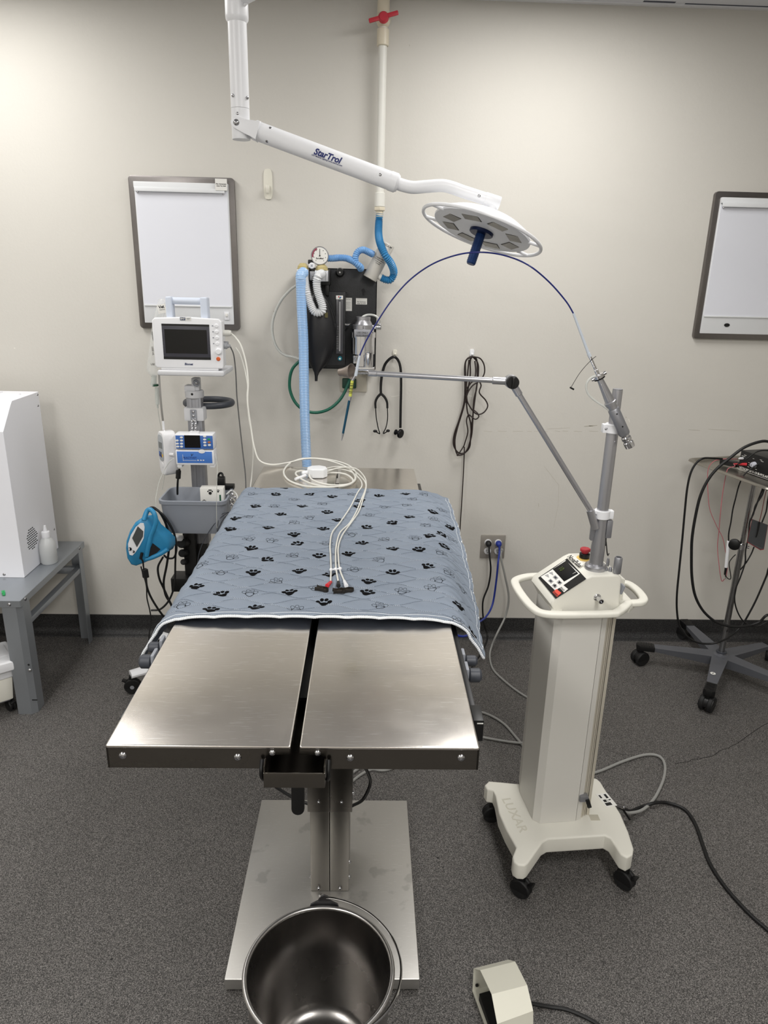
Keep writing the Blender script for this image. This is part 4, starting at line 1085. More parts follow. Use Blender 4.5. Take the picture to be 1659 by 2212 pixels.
# threaded link and handpiece cup
cup = PY(770, 806, PY_+0.01)
m = MB(); m.tube([pe, cup], 0.0022, n=8, sm=1, rf=lambda i, r: r); 
for k in range(8): m.cyl(pe.lerp(cup, 0.1+k*0.11), pe.lerp(cup, 0.15+k*0.11), 0.003, n=10)
m.build('threaded_link', M_screw, ua)
M_cup = mat('cast_metal_cup', C(140, 130, 122), 0.5, 0.6, bump=0.1)
ax = (PY(746, 806, PY_+0.030)-PY(768, 802, PY_-0.01)); L_ = ax.length; o_ = PY(760, 803, PY_-0.004)
m = MB(); pr_ = [(0.0200, 0), (0.0165, 0.006), (0.0125, 0.016), (0.0100, 0.026), (0.0088, 0.036), (0.0, 0.036), (0.0, 0.034), (0.0075, 0.034), (0.0088, 0.025), (0.0113, 0.015), (0.0150, 0.006), (0.0188, 0.0), (0.0200, 0)]
m.open_lathe(pr_, o_, Vector((-0.85, 0.5, -0.12)), 32); m.build('handpiece_cup', M_cup, ua)
# fibre delivery head (angled tube assembly)
yh = PY_-0.030
h0 = PY(1358, 958, yh); h1 = PY(1283, 790, yh)
hx = (h1-h0).normalized(); HL = (h1-h0).length
pxm = HL/math.hypot(75, 168)
m = MB(); m.lathe([(0, -0.010), (0.0120, -0.010), (0.0128, -0.004), (0.0128, 0.004), (0.0105, 0.006), (0.0105, 0.010), (0.0122, 0.012), (0.0122, 0.018), (0.0100, 0.021), (0.0100, 0.026)], h0, hx, 28)
hc = m.build('connector', M_chrome, lc)
m = MB(); m.lathe([(0.0125, 0.026), (0.0140, 0.030), (0.0140, 0.098), (0.0130, 0.100)], h0, hx, 28)
m.lathe([(0, 0), (0.012, 0), (0.012, 0.035), (0, 0.035)], (PX_, PY_, zt+0.002), (0, 0, 1), 20)
hb = m.build('delivery_head', M_alud, lc)
sd_ = Vector((0, -1, 0)); sd_ = (sd_-hx*sd_.dot(hx)).normalized()
for hh in (0.088, 0.052): 
    m = MB(); m.cyl(h0+hx*hh+sd_*0.0135, h0+hx*hh+sd_*0.0143, 0.0020, n=10); m.build('set_screw', M_black, hb)
m = MB(); m.lathe([(0.0115, 0.100), (0.0115, 0.112), (0.0145, 0.113), (0.0145, 0.120), (0.0118, 0.121), (0.0118, 0.124), (0.0078, 0.178), (0.0078, 0.184)], h0, hx, 28)
m.build('tapered_tube', M_alu, hb)
m = MB(); m.lathe([(0.0, 0.184), (0.0135, 0.184), (0.0135, 0.1875)], h0, hx, 28); m.build('black_washer', M_black, hb)
m = MB(); m.lathe([(0.0, 0.1876), (0.0135, 0.1876), (0.0135, 0.195), (0.010, 0.196), (0.0048, 0.1965), (0.0048, 0.208), (0.0036, 0.209), (0.0036, 0.246), (0, 0.246)], h0, hx, 24)
p_ = h0+hx*0.191; sx_ = hx.cross(sd_); m.cyl(p_-sx_*-0.012, p_-sx_*-0.019, 0.0045, n=14)
m.cyl(p_+sx_*-0.012, p_+sx_*-0.019, 0.0045, n=14)
m.build('fibre_coupler', M_chrome, hb)
# clear air hose and cap tether
M_clear = mat('translucent_tubing', C(224, 226, 222), 0.25, trans=0.35, var=0.01)
k7 = lambda x, y, Y=yh: PY(1180+x/6.914, 660+y/6.914, Y)
m = MB(); m.tube([k7(740, 1045), k7(670, 1080), k7(610, 1150), k7(598, 1240), k7(640, 1340), k7(740, 1430), k7(850, 1500), k7(945, 1570)], 0.0026, n=8, sm=8); m.build('air_hose', M_clear, lc)
m = MB(); m.tube([k7(745, 758, yh-0.006), k7(690, 800, yh-0.006), k7(590, 900, yh-0.004), k7(500, 1010), k7(430, 1120), k7(375, 1215)], 0.0007, n=6, sm=6); m.cyl(k7(355, 1222), k7(412, 1254), 0.0022, n=10); m.build('cap_tether', M_black, lc)
# optical fibre
M_fib = mat('navy_fibre', C(28, 38, 110), 0.35)
tip = h0+hx*0.246
f1 = k7(550, 445)
m = MB(); m.cyl(tip-hx*0.002, tip+hx*0.008, 0.0042, n=14); m.cyl(tip+hx*0.008, k7(405, 115), 0.0034, 0.0028, n=14)
m.cyl(PY(777, 768, PY_-0.01), PY(768, 812, PY_-0.012), 0.0030, 0.0042, n=14)
m.build('fibre_sleeve', mat('pale_blue_sleeve', C(196, 204, 214), 0.45), lc)
arc = [k7(408, 122), k7(405, 118), PY(1222, 650, yh-0.005), PY(1185, 608, yh-0.015), PY(1140, 572, yh-0.03), PY(1090, 552, 1.75), PY(1040, 545, 1.735), PY(990, 550, 1.74), PY(935, 570, 1.75), PY(885, 605, PY_-0.035), PY(845, 650, PY_-0.025), PY(812, 700, PY_-0.018), PY(790, 738, PY_-0.012), PY(777, 768, PY_-0.01), PY(776, 772, PY_-0.01)]
m = MB(); m.tube(arc, 0.0018, n=8, sm=10); m.build('optical_fibre', M_fib, lc)
a0, a1 = PY(767, 812, PY_-0.012), PY(761, 822, PY_-0.012)
h2, h3, h4, h5 = PY(756.5, 856, PY_-0.012), PY(754.5, 865, PY_-0.012), PY(741, 936, PY_-0.012), PY(738, 952, PY_-0.012)
dh = (h4-h3).normalized()
m = MB(); m.cyl(h3, h4, 0.0032, 0.0029, n=16); hpz = m.build('handpiece', mat('teal_anodised', C(28, 78, 104), 0.35, 0.5), lc)
MB().cyl(h2, h3, 0.0044, n=16, bev=0.0006).build('metal_collar', M_alu, hpz); MB().cyl(h4, h5, 0.0029, 0.0010, n=16).build('metal_tip', M_alu, hpz); MB().cyl(a0, a1, 0.0034, n=12).build('metal_socket', M_alu, hpz)
m = MB(); m.cyl(a1, h2, 0.0040, n=14); lb_ = m.build('warning_label', mat('label_yellow_green', C(200, 204, 90), 0.5), hpz)
m = MB()
for k in range(7): m.cyl(a1.lerp(h2, 0.18+k*0.1), a1.lerp(h2, 0.21+k*0.1+0.02*(k % 2)), 0.00415, n=14)
m.build('label_print', M_ink, lb_)
# holster, small fittings on the head, side port
hs = PZ(1332, 1238, 0.9225)
m = MB(); m.open_lathe([(0.0095, 0), (0.0105, 0.002), (0.0105, 0.042), (0.0085, 0.046), (0.0070, 0.046), (0.0070, 0.01), (0.0, 0.01), (0.0, 0.0), (0.0095, 0)], (hs.x, hs.y, 0.9225), (0, 0, 1), 24); m.build('handpiece_holster', M_alud, hd)
for (px, py, r_, h_) in ((1312, 1222, 0.0045, 0.022), (1308, 1232, 0.006, 0.010), (1318, 1234, 0.005, 0.012)):
    p = PZ(px, py, 0.9225); m = MB(); m.lathe([(0, 0), (r_, 0), (r_, h_*0.6), (r_*0.6, h_), (0, h_)], (p.x, p.y, 0.9225), (0, 0, 1), 14); m.build('fitting', M_alud, hd)
m = MB(); m.tube([(PX_+0.021, PY_+0.008, z2-0.06), (PX_+0.020, PY_, z2-0.09), (PX_+0.021, PY_+0.004, 1.0), (PX_+0.026, PY_-0.006, 0.965), (PZ(1312, 1222, 0.9225).x, PZ(1312, 1222, 0.9225).y, 0.958)], 0.0016, n=6, sm=6); m.build('hose', M_black, hd)
sp_ = onplane(1290, 1290, F @ Vector((0.5, 0.88, 0)), Vector((F[0][2], F[1][2], F[2][2])))
m = MB(); m.lathe([(0, -0.001), (0.0100, -0.001), (0.0100, 0.002), (0.0085, 0.003), (0.0062, 0.004), (0.0055, 0.020), (0.0068, 0.024), (0.0068, 0.026), (0.0048, 0.026), (0.0045, 0.010), (0, 0.010)], sp_, (0.12, -1, -0.05), 24); m.build('side_port', M_chrome, hd)
m = MB(); p = PY(1342, 1272, 1.74); m.box(p, (0.008, 0.022, 0.026), 0.003, Matrix.Rotation(0.3, 4, 'Y')); m.build('latch', M_grey, hd)
# cables at the base
m = MB(); m.tube([PZ(1270, 1673, 0.006), PZ(1300, 1664, 0.006), PZ(1345, 1645, 0.006), PZ(1390, 1631, 0.007), PZ(1420, 1632, 0.008), PZ(1435, 1648, 0.008), PZ(1434, 1680, 0.008), PZ(1415, 1722, 0.009), PZ(1390, 1748, 0.014), PZ(1362, 1756, 0.030), PZ(1345, 1753, 0.055), PZ(1325, 1748, 0.085)], 0.0050, n=8, sm=8)
m.build('mains_cable', M_greycord, lc)
m = MB(); m.tube([PZ(1335, 1742, 0.09), PZ(1350, 1748, 0.05), PZ(1362, 1752, 0.025), PZ(1385, 1743, 0.010), PZ(1412, 1735, 0.018), PZ(1440, 1734, 0.008), PZ(1478, 1748, 0.0058), PZ(1502, 1780, 0.0058), PZ(1520, 1830, 0.0058), PZ(1535, 1868, 0.0058), PZ(1570, 1920, 0.0058), PZ(1620, 1975, 0.0058), PZ(1665, 2015, 0.0058), PZ(1720, 2070, 0.0058), Vector((1.10, 1.12, 0.0058)), Vector((1.06, 0.98, 0.0058)), Vector((0.92, 0.92, 0.0058)), Vector((0.78, 0.96, 0.0058)), Vector((0.68, 1.06, 0.0058))], 0.0056, n=8, sm=8)
m.build('black_cable', M_cord, lc)
m = MB(); p = PZ(1328, 1738, 0.118); q = PZ(1344, 1742, 0.095); m.cyl(p, q, 0.006, n=14); m.cyl(q, q+(q-p).normalized()*0.006, 0.008, n=14)
cn = m.build('cable_connector', M_chrome, lc)
m = MB(); m.tube([PZ(1342, 1742, 0.09), PZ(1352, 1758, 0.06), PZ(1360, 1770, 0.035)], 0.0035, n=8, sm=5); m.build('strap', M_black, cn)
# ================================================================ SURGICAL LAMP
YL = 1.80
lp = thing('surgical_light', 'white ceiling-mounted surgical light on a jointed arm above the table', 'surgical light', (0.02, 1.25, CEIL_Z))
tc_ = PY(517, 180, YL)
xt, yt = tc_.x, tc_.y
zb, zs, zc = PY(517, 302, YL).z, PY(517, 235, YL).z, PY(517, 50, YL).z
m = MB(); m.lathe([(0.0205, zs), (0.0205, zc+0.005)], (xt, yt, 0), (0, 0, 1), 36); dt_ = m.build('drop_tube', M_white, lp)
for (px, py) in ((512.5, 66), (502.5, 206), (535, 211)):
    m = MB(); p = PY(px, py, YL-0.019 if px < 520 else YL-0.012); screw(m, p, (p.x-xt, p.y-yt, 0), 0.0034, 0.0012); m.build('screw', M_screw, dt_)
m = MB(); m.lathe([(0.0205, zc), (0.0245, zc+0.006), (0.0250, zc+0.012), (0.0250, zc+0.085), (0.022, zc+0.09)], (xt, yt, 0), (0, 0, 1), 36)
za = zc+0.052
m.build('tube_collar', M_white, lp)
m = MB(); e_ = Vector((0.12, 1.30, za)); m.cyl((xt+0.01, yt, za), e_, 0.0200, n=32)
m.tube([e_, (0.15, 1.27, za), (0.16, 1.25, za+0.03), (0.16, 1.25, CEIL_Z-0.03)], 0.0200, n=24, sm=6)
m.cyl((0.16, 1.25, CEIL_Z-0.035), (0.16, 1.25, CEIL_Z-0.0005), 0.07, n=32, bev=0.006); m.build('ceiling_arm', M_white, lp)
m = MB(); m.tube([Vector((xt+0.018, yt-0.014, za-0.024)), Vector((xt+0.030, yt-0.020, za-0.014)), Vector((xt+0.033, yt-0.024, za+0.004)), Vector((xt+0.026, yt-0.026, za+0.022))], 0.003, n=8, sm=5, rf=lambda i, r: r*(1+0.15*math.sin(i*3))); m.build('weld_bead', M_white, lp)
# fork
m = MB(); m.lathe([(0, zb), (0.0200, zb), (0.0205, zb+0.001), (0.0205, zs-0.0006)], (xt, yt, 0), (0, 0, 1), 36); fk = m.build('joint_housing', M_white, lp)
pv = PY(511.5, 265.5, YL-0.018)
# arm direction
A0, A1 = PY(511.5, 266, YL), PY(1076, 438, YL)
s0, s1 = PY(553, 282, YL), PY(852, 394, YL)
ad_ = (s1-s0).normalized(); au = Vector((0, -1, 0)).cross(ad_).normalized()
if au.z < 0: au = -au
F = fr(pv, ad_, au)
m = MB(); L1 = (s0-pv).length
F2 = fr(Vector((pv.x, YL-0.0215, pv.z)), ad_, au)
pr = []
for k in range(13): a = rad(90+180*k/12); pr.append((0.0125*math.cos(a), 0.0125*math.sin(a)))
pr += [(0.020, -0.0155), (0.034, -0.0165), (L1+0.004, -0.019), (L1+0.004, 0.019), (0.034, 0.0165), (0.022, 0.0135)]
m.prism(pr, 0.003, -0.004, F2, 0.001); m.prism(pr, -0.036, -0.043, F2, 0.001)
m.lathe([(0.0165, -0.030), (0.0165, -0.008), (0.0215, -0.002), (0.0215, 0.006), (0.0205, 0.007)], s0, ad_, 32); fk2 = m.build('fork', M_white, lp, ang=40)
m = MB(); screw(m, Vector((pv.x, YL-0.0245, pv.z)), (0, -1, 0), 0.0068, 0.003); m.build('pivot_screw', M_screw, fk2)
m = MB(); screw(m, PY(513, 245, YL-0.0205), (0, -1, 0), 0.0030, 0.001); m.build('screw', M_screw, fk)
m = MB(); m.lathe([(0.0205, 0), (0.0205, (s1-s0).length)], s0+ad_*0.004, ad_, 36); sa_ = m.build('spring_arm', M_white, lp)
for (px, py) in ((586, 279), (578, 308), (821, 380)):
    c0 = s0+ad_*((PY(px, py, YL)-s0).dot(ad_)); d = (PY(px, py, YL)-c0); h_ = d.dot(au); h_ = max(-0.019, min(0.019, h_)); n_ = (au*h_+Vector((0, -1, 0))*math.sqrt(0.0205**2-h_*h_)).normalized()
    m = MB(); screw(m, c0+n_*0.0203, n_, 0.0034, 0.0012); m.build('screw', M_screw, sa_)
tF = fr(PY(707, 337, YL-0.0212), ad_, au)
text('StarTrol', 0.0185, fr(PY(707, 337, YL-0.0207), ad_, au), mat('lamp_logo_ink', C(22, 36, 104), 0.5), 'logo', sa_, 0.0002, bold=0.036, shear=0.25)
text('LED Medical Lighting www.startrol.com', 0.0045, fr(PY(706, 346, YL-0.0193), ad_, au), mat('lamp_logo_ink', C(22, 36, 104)), 'logo_text', sa_, 0.0002, bold=0.01, shear=0.2)
# curved end tube
m = MB(); m.lathe([(0.0215, -0.016), (0.0215, 0.0), (0.0170, 0.006)], s1+ad_*0.004, ad_, 32)
YD = YL
cpt = [s1+ad_*0.002, PY(872, 401, YL), PY(893, 405, YL), PY(920, 403, YL), PY(955, 401, YL), PY(978, 406, YL), PY(1000, 414, YL), PY(1040, 427, YL), PY(1078, 439.5, YL)]
m.tube(cpt, 0.0140, n=24, sm=8); m.lathe([(0.0152, 0), (0.0152, 0.036), (0.0148, 0.037)], cpt[-1]-(cpt[-1]-cpt[-2]).normalized()*0.036, cpt[-1]-cpt[-2], 28)
et = m.build('end_tube', M_white, lp)
m = MB(); screw(m, PY(1035, 423, YL-0.0145), (0, -1, 0.1), 0.0034, 0.0015); m.build('screw', M_screw, et)
# head disc
md = (PY(1168, 538, YD)-PY(917, 441, YD)).normalized()
d0 = Vector((0, -1, 0)).cross(md).normalized()
if d0.z > 0: d0 = -d0
al = rad(10.5)
dn = (d0*math.cos(al)+Vector((0, -1, 0))*math.sin(al)).normalized()
dc = PY(1041, 499, YD)
df = dn.cross(md).normalized()            # in-plane, front/back
if df.y > 0: df = -df
HM = Matrix.Identity(4)
zz = md.cross(df)
for i in range(3): HM[i][0] = md[i]; HM[i][1] = df[i]; HM[i][2] = dn[i]; HM[i][3] = dc[i]
if zz.dot(dn) < 0:
    md2 = -md
    for i in range(3): HM[i][0] = md2[i]
# lens face at local z = 0, dome goes to -z
m = MB(HM); m.lathe([(0.0, -0.034), (0.050, -0.033), (0.090, -0.027), (0.113, -0.015), (0.120, -0.004), (0.119, 0.0005), (0.113, 0.003), (0.030, 0.001), (0.0, 0.001)], n=64)
hdsh = m.build('lamp_head', M_white, lp, ang=40)
M_lens = mat('lens_glass', C(128, 126, 120), 0.18, 0.3, bump=0.2, bscale=120, var=0.25, vscale=60)
for k in range(8):
    a = rad(22.5+45*k+8)
    Mk = HM @ Matrix.Rotation(a, 4, 'Z') @ Matrix.Translation((0.083, 0, 0.0022))
    m = MB(Mk); m.bx(-0.016, 0.016, -0.0215, 0.0215, -0.001, 0.0004); wl = m.build('lens_frame', mat('lens_frame_dark', C(70, 66, 62), 0.5), hdsh, ang=0)
    m = MB(Mk); m.bx(-0.0145, 0.0145, -0.020, 0.020, 0.0004, 0.0010); m.build('lens', M_lens, wl, ang=0)
m = MB(HM)
ring = []
for k in range(72):
    a = 2*PI*k/72; ring.append((0.148*math.cos(a), 0.124*math.sin(a), 0.0))
m.tube(ring, 0.0042, n=10, sm=1, closed=True)
for a in (0, PI):
    for da in (-0.42, 0.42): m.cyl((0.116*math.cos(a+da), 0.116*math.sin(a+da), 0), (0.146*math.cos(a+da*0.95), 0.122*math.sin(a+da), 0), 0.0036, n=10)
m.build('grip_ring', M_white, hdsh)
pt_ = cpt[-1]-(cpt[-1]-cpt[-2]).normalized()*0.012
m = MB(); q_ = HM.inverted() @ pt_
m.cyl(pt_, HM @ Vector((q_.x, q_.y*0.6, -0.030)), 0.012, n=16); m.build('head_pivot', M_white, hdsh)
M_hb = mat('blue_anodised', C(24, 52, 100), 0.32, 0.4)
m = MB(HM); m.lathe([(0, 0.001), (0.0290, 0.001), (0.0290, 0.0065), (0.027, 0.008), (0.0, 0.008)], n=40); hb_ = m.build('handle_flange', mat('dark_blue_anodised', C(16, 30, 66), 0.35, 0.4), hdsh)
m = MB(HM); m.lathe([(0.0108, 0.0085), (0.0112, 0.010), (0.0112, 0.078), (0.0095, 0.081), (0, 0.081)], n=12); hh_ = m.build('handle', M_hb, hdsh, ang=20)
m = MB(HM)
for k in range(12):
    a = 2*PI*(k)/12
    for j in range(13): m.sphere((0.0112*math.cos(a), 0.0112*math.sin(a), 0.016+j*0.0048), 0.0008, n=6)
m.build('grip_ribs', mat('dark_blue_anodised', C(16, 30, 66)), hh_)

# ================================================================ GAS PIPE
M_pvc = mat('white_pvc', C(222, 221, 214), 0.4, var=0.02, vscale=20)
M_cpvc = mat('cream_cpvc', C(214, 205, 184), 0.35, var=0.02)
yp = WALL_Y-0.055
gp = PY(823, 300, yp)
zv, zu, zl = PY(823, 93, yp).z, PY(823, 45, yp).z, PY(822, 420, yp).z
pp_ = thing('gas_pipe', 'white scavenging pipe with red valve running down the wall from the ceiling', 'pipe', (gp.x, yp, zl))
MB().cyl((gp.x, yp, zl), (gp.x, yp, CEIL_Z-0.001), 0.0158, n=28).build('pipe', M_pvc, pp_)
m = MB(); m.cyl((gp.x, yp, zv-0.01), (gp.x, yp, zv+0.045), 0.0225, n=28, bev=0.002); m.sphere((gp.x, yp, zu+0.005), 0.027, (1, 1, 1.2)); m.cyl((gp.x, yp, zu+0.02), (gp.x, yp, zu+0.075), 0.0225, n=28, bev=0.002)
m.cyl((gp.x, yp-0.02, zu), (gp.x, yp-0.034, zu), 0.014, n=20)
vb = m.build('valve_body', M_cpvc, pp_)
m = MB(); m.cyl((gp.x, yp-0.0345, zu), (gp.x, yp-0.052, zu), 0.020, 0.016, n=24, bev=0.002)
for s in (-1, 1): m.box((gp.x+s*0.032, yp-0.043, zu+s*0.009), (0.044, 0.010, 0.015), 0.004, Matrix.Rotation(-0.27, 4, 'Y'))
m.build('valve_handle', mat('valve_red', C(190, 48, 62), 0.4), vb)
m = MB(); m.cyl((gp.x, yp, zl-0.046), (gp.x, yp, zl+0.006), 0.0205, n=28, bev=0.002); m.build('coupling', M_pvc, pp_)
m = MB(); m.cyl((gp.x, yp, zl-0.060), (gp.x, yp, zl-0.0465), 0.0235, n=6, bev=0.002); m.cyl((gp.x, yp, zl-0.082), (gp.x, yp, zl-0.050), 0.0135, 0.0150, n=20); m.build('hose_barb', M_cpvc, pp_)
M_hoseb = mat('blue_corrugated_hose', C(54, 130, 182), 0.35, var=0.04, trans=0.1)
M_hosel = mat('light_blue_hose', C(112, 158, 208), 0.38, var=0.04)
k3 = lambda x, y, Y: PY(560+x/4.609, 500+y/4.609, Y)
ye = yp
pts = [Vector((gp.x, ye, zl-0.070)), Vector((gp.x-0.002, ye, zl-0.10)), k3(1188, 20, ye-0.03), k3(1205, 120, ye-0.08), k3(1252, 230, ye-0.105), k3(1312, 320, ye-0.09), k3(1340, 410, ye-0.06), k3(1310, 478, ye-0.055), k3(1260, 480, ye-0.055), k3(1212, 458, ye-0.055)]
m = MB(); m.hose(pts, 0.0152, 0.0062, 0.14); m.build('scavenge_hose', M_hoseb, ang=60, tags=('bright blue corrugated hose joining the white wall pipe to the grey canister', 'hose'))
# ================================================================ SCAVENGE CANISTER
cA, cB = k3(1282, 122, ye-0.055), k3(1100, 470, ye-0.060)
cdir = (cB-cA).normalized(); cx = cdir.cross(Vector((0, -1, 0))).normalized()
cn_ = thing('vacuum_canister', 'grey vacuum interface canister hanging tilted on the wall between the blue hoses', 'canister', tuple(cB))
M_can = mat('canister_grey', C(196, 193, 186), 0.45, var=0.02)
R_c = 0.0285; Lc = (cB-cA).length
m = MB(); m.lathe([(0, 0), (R_c-0.001, 0), (R_c, 0.002), (R_c, Lc-0.002), (R_c-0.001, Lc), (0, Lc)], cA, cdir, 40); cbody = m.build('canister_body', M_can, cn_)
m = MB(); e0_, e1_ = k3(1125, 225, ye-0.055), k3(1212, 458, ye-0.055)
m.cyl(e0_, e0_+(cA+cdir*0.03-e0_).normalized()*0.03, 0.012, n=18); m.cyl(e1_+(cB-cdir*0.03-e1_).normalized()*-0.006, e1_+(cB-cdir*0.03-e1_).normalized()*0.03, 0.0125, n=18); m.build('port', M_paper, cbody)
fro = Vector((0, -1, 0)); fro = (fro-cdir*fro.dot(cdir)).normalized()
def lab(s, h, sz, off=0.0):
    p = cA+cdir*h+fro*(R_c+0.0004)+cx*off; 
    x_ = -cx if cx.x < 0 else cx
    text(s, sz, fr(p, x_, -cdir), M_ink, 'lettering', cbody, 0.0002, bold=0.01)
lab('VACUUM', 0.010, 0.010); lab('CALIBRATION', 0.066, 0.0055); lab('NOT UNDER PRESSURE', 0.073, 0.0042); lab('Do not occlude', 0.080, 0.0042); lab('TO HOSE', 0.087, 0.0042)

# ================================================================ ANAESTHESIA MACHINE
yA = 3.02
an = thing('anaesthesia_machine', 'wall-mounted black anaesthesia machine with breathing bag and chrome vaporiser', 'anaesthesia machine', (-0.10, WALL_Y, 1.32))
M_pan = mat('black_textured_paint', C(24, 25, 28), 0.42, bump=0.35, bscale=350, var=0.2, vscale=120)
tl, br = k3(385, 358, yA), k3(1157, 1375, yA)
x0, x1, z1_, z0_ = -0.262, br.x, tl.z, br.z
m = MB(); m.bx(x0, x1, yA, yA+0.003, z0_, z1_, 0.001); m.bx(x1-0.003, x1, yA, WALL_Y-0.001, z0_, z1_); m.bx(x0, x0+0.003, yA, WALL_Y-0.001, z0_, z1_); m.bx(x0, x1, yA, WALL_Y-0.001, z0_, z0_+0.003); m.bx(x0, x1, yA, WALL_Y-0.001, z1_-0.003, z1_)
pan = m.build('back_panel', M_pan, an, ang=20)
p = k3(805, 408, yA); m = MB(); m.cyl(p, p+Vector((0, -0.028, 0)), 0.018, 0.015, n=24, bev=0.003); pk = m.build('panel_knob', M_black, pan)
m = MB(); m.cyl(p+Vector((0, -0.028, 0)), p+Vector((0, -0.0286, 0)), 0.0035, n=12); m.build('knob_screw', M_screw, pk)
p = k3(1037, 600, yA); m = MB(); m.cyl(p+Vector((0, -0.0005, 0.004)), p+Vector((0, 0.0004, 0.004)), 0.008, n=16); m.bx(p.x-0.004, p.x+0.004, yA-0.0006, yA+0.0004, p.z-0.016, p.z); m.build('keyhole', M_ink, pan, ang=0)
for (a, b, c2, d2, nm) in ((850, 922, 660, 792, 1), (963, 1073, 664, 728, 2)):
    pa, pb = k3(a, c2, yA), k3(b, d2, yA)
    m = MB(); m.bx(pa.x, pb.x, yA-0.0008, yA-0.0002, pb.z, pa.z); lb = m.build('label', M_paper, pan, ang=0)
    Fl = fr(((pa.x+pb.x)/2, yA-0.001, pa.z), (1, 0, 0), (0, 0, 1))
    if nm == 2:
        text('Plan Agreement', 0.0056, Fl @ Matrix.Translation((0, -0.014, 0)), M_ink, 'label_text', lb, 0.0001, bold=0.02); text('Asset Tag 3670', 0.0056, Fl @ Matrix.Translation((0, -0.0205, 0)), M_ink, 'label_text', lb, 0.0001, bold=0.02)
    else:
        text('Vet Tech', 0.005, Fl @ Matrix.Translation((0, -0.005, 0)), M_ink, 'label_text', lb, 0.0001, bold=0.01)
        for q_ in range(5): text('model serial no.', 0.0034, Fl @ Matrix.Translation((0, -0.018-q_*0.006, 0)), M_ink, 'label_text', lb, 0.0001)
# flow meter tower
yf_ = 2.965
pa, pb = k3(655, 598, yf_), k3(856, 1333, yf_)
m = MB(); m.bx(pa.x, pb.x, yf_, yA-0.0005, pb.z, pa.z, 0.003); fm = m.build('flowmeter_block', M_pan, an)
pa, pb = k3(767, 635, yf_), k3(835, 1215, yf_)
m = MB(); m.bx(pa.x, pb.x, yf_-0.012, yf_-0.0005, pb.z, pa.z, 0.002); ft = m.build('flow_tube_housing', mat('smoked_acrylic', C(70, 70, 74), 0.2), fm)
m = MB(); xm = (pa.x+pb.x)/2; m.cyl((xm, yf_-0.013, pb.z+0.01), (xm, yf_-0.013, pa.z-0.024), 0.0035, n=14); m.build('flow_tube', mat('tube_glass', C(150, 150, 152), 0.15), ft)
m = MB()
for q_ in range(14): m.bx(pa.x+0.0015, xm-0.004, yf_-0.0124, yf_-0.0121, pb.z+0.02+q_*0.0068, pb.z+0.0206+q_*0.0068)
m.build('scale_marks', M_paper, ft, ang=0)
m = MB(); m.bx(pa.x-0.0005, pb.x-0.001, yf_-0.0135, yf_-0.0125, pa.z-0.015, pa.z-0.0005, 0.0004); lg = m.build('logo_plate', M_paper, ft)
for dx, dz, r_, cc in ((-0.0035, 0.002, 0.0030, C(170, 30, 50)), (0.0005, -0.0025, 0.0026, C(20, 120, 110)), (0.0035, 0.0005, 0.0030, C(40, 90, 170))):
    m = MB(); m.cyl((xm+dx, yf_-0.0136, pa.z-0.0077+dz), (xm+dx, yf_-0.0139, pa.z-0.0077+dz), r_, n=14); m.build('logo_dot', mat('logo_%d' % int(dx*10000+50), cc, 0.5), lg)
p = k3(804, 1263, yf_); m = MB(); m.cyl(p, p+Vector((0, -0.016, 0)), 0.0098, 0.0085, n=20, bev=0.001); kn = m.build('flow_knob', mat('teal_knob', C(40, 120, 136), 0.35, 0.3), fm)
m = MB(); m.cyl(p+Vector((0, -0.0161, 0)), p+Vector((0, -0.0166, 0)), 0.0038, n=14); m.build('knob_mark', M_paper, kn)
# breathing bag
M_bag = mat('black_rubber_bag', C(24, 24, 27), 0.38, var=0.08)
yb2 = 2.93
rows = [(600, 560, 575), (640, 520, 650), (700, 480, 692), (780, 458, 728), (870, 440, 752), (960, 430, 768), (1050, 432, 768), (1120, 440, 757), (1190, 455, 738), (1260, 478, 706), (1320, 503, 668), (1370, 530, 625), (1405, 545, 598), (1440, 552, 584), (1490, 553, 580)]
m = MB(); vs = []; fs = []; NN = 28
for (yy, xa, xb) in rows:
    A_, B2 = k3(xa, yy, yb2), k3(xb, yy, yb2); c_ = (A_+B2)/2; hw = (B2.x-A_.x)/2
    for k in range(NN):
        a = 2*PI*k/NN
        d_ = min(hw*0.42, 0.032)
        vs.append(Vector((c_.x+hw*math.cos(a), c_.y+d_*math.sin(a), c_.z)))
nr = len(rows)
for r_ in range(nr-1):
    for k in range(NN): fs.append((r_*NN+k, r_*NN+(k+1) % NN, (r_+1)*NN+(k+1) % NN, (r_+1)*NN+k))
fs.append(tuple(range(NN))); fs.append(tuple(range((nr-1)*NN, nr*NN))[::-1])
m.raw(vs, fs); bag = m.build('breathing_bag', M_bag, an, ang=80)
sea = [k3(x, y, yb2-0.018) for x, y in ((640, 620), (705, 720), (752, 840), (772, 960), (776, 1040))]
m = MB(); m.tube(sea, 0.0016, n=6, sm=6); m.build('bag_seam', M_bag, bag)
p = k3(668, 832, yb2-0.03); m = MB(); m.bx(p.x-0.006, p.x+0.006, p.y-0.0003, p.y+0.0008, p.z-0.010, p.z+0.010); m.build('bag_tag', mat('bag_tag_olive', C(96, 90, 54), 0.6), bag, ang=0)
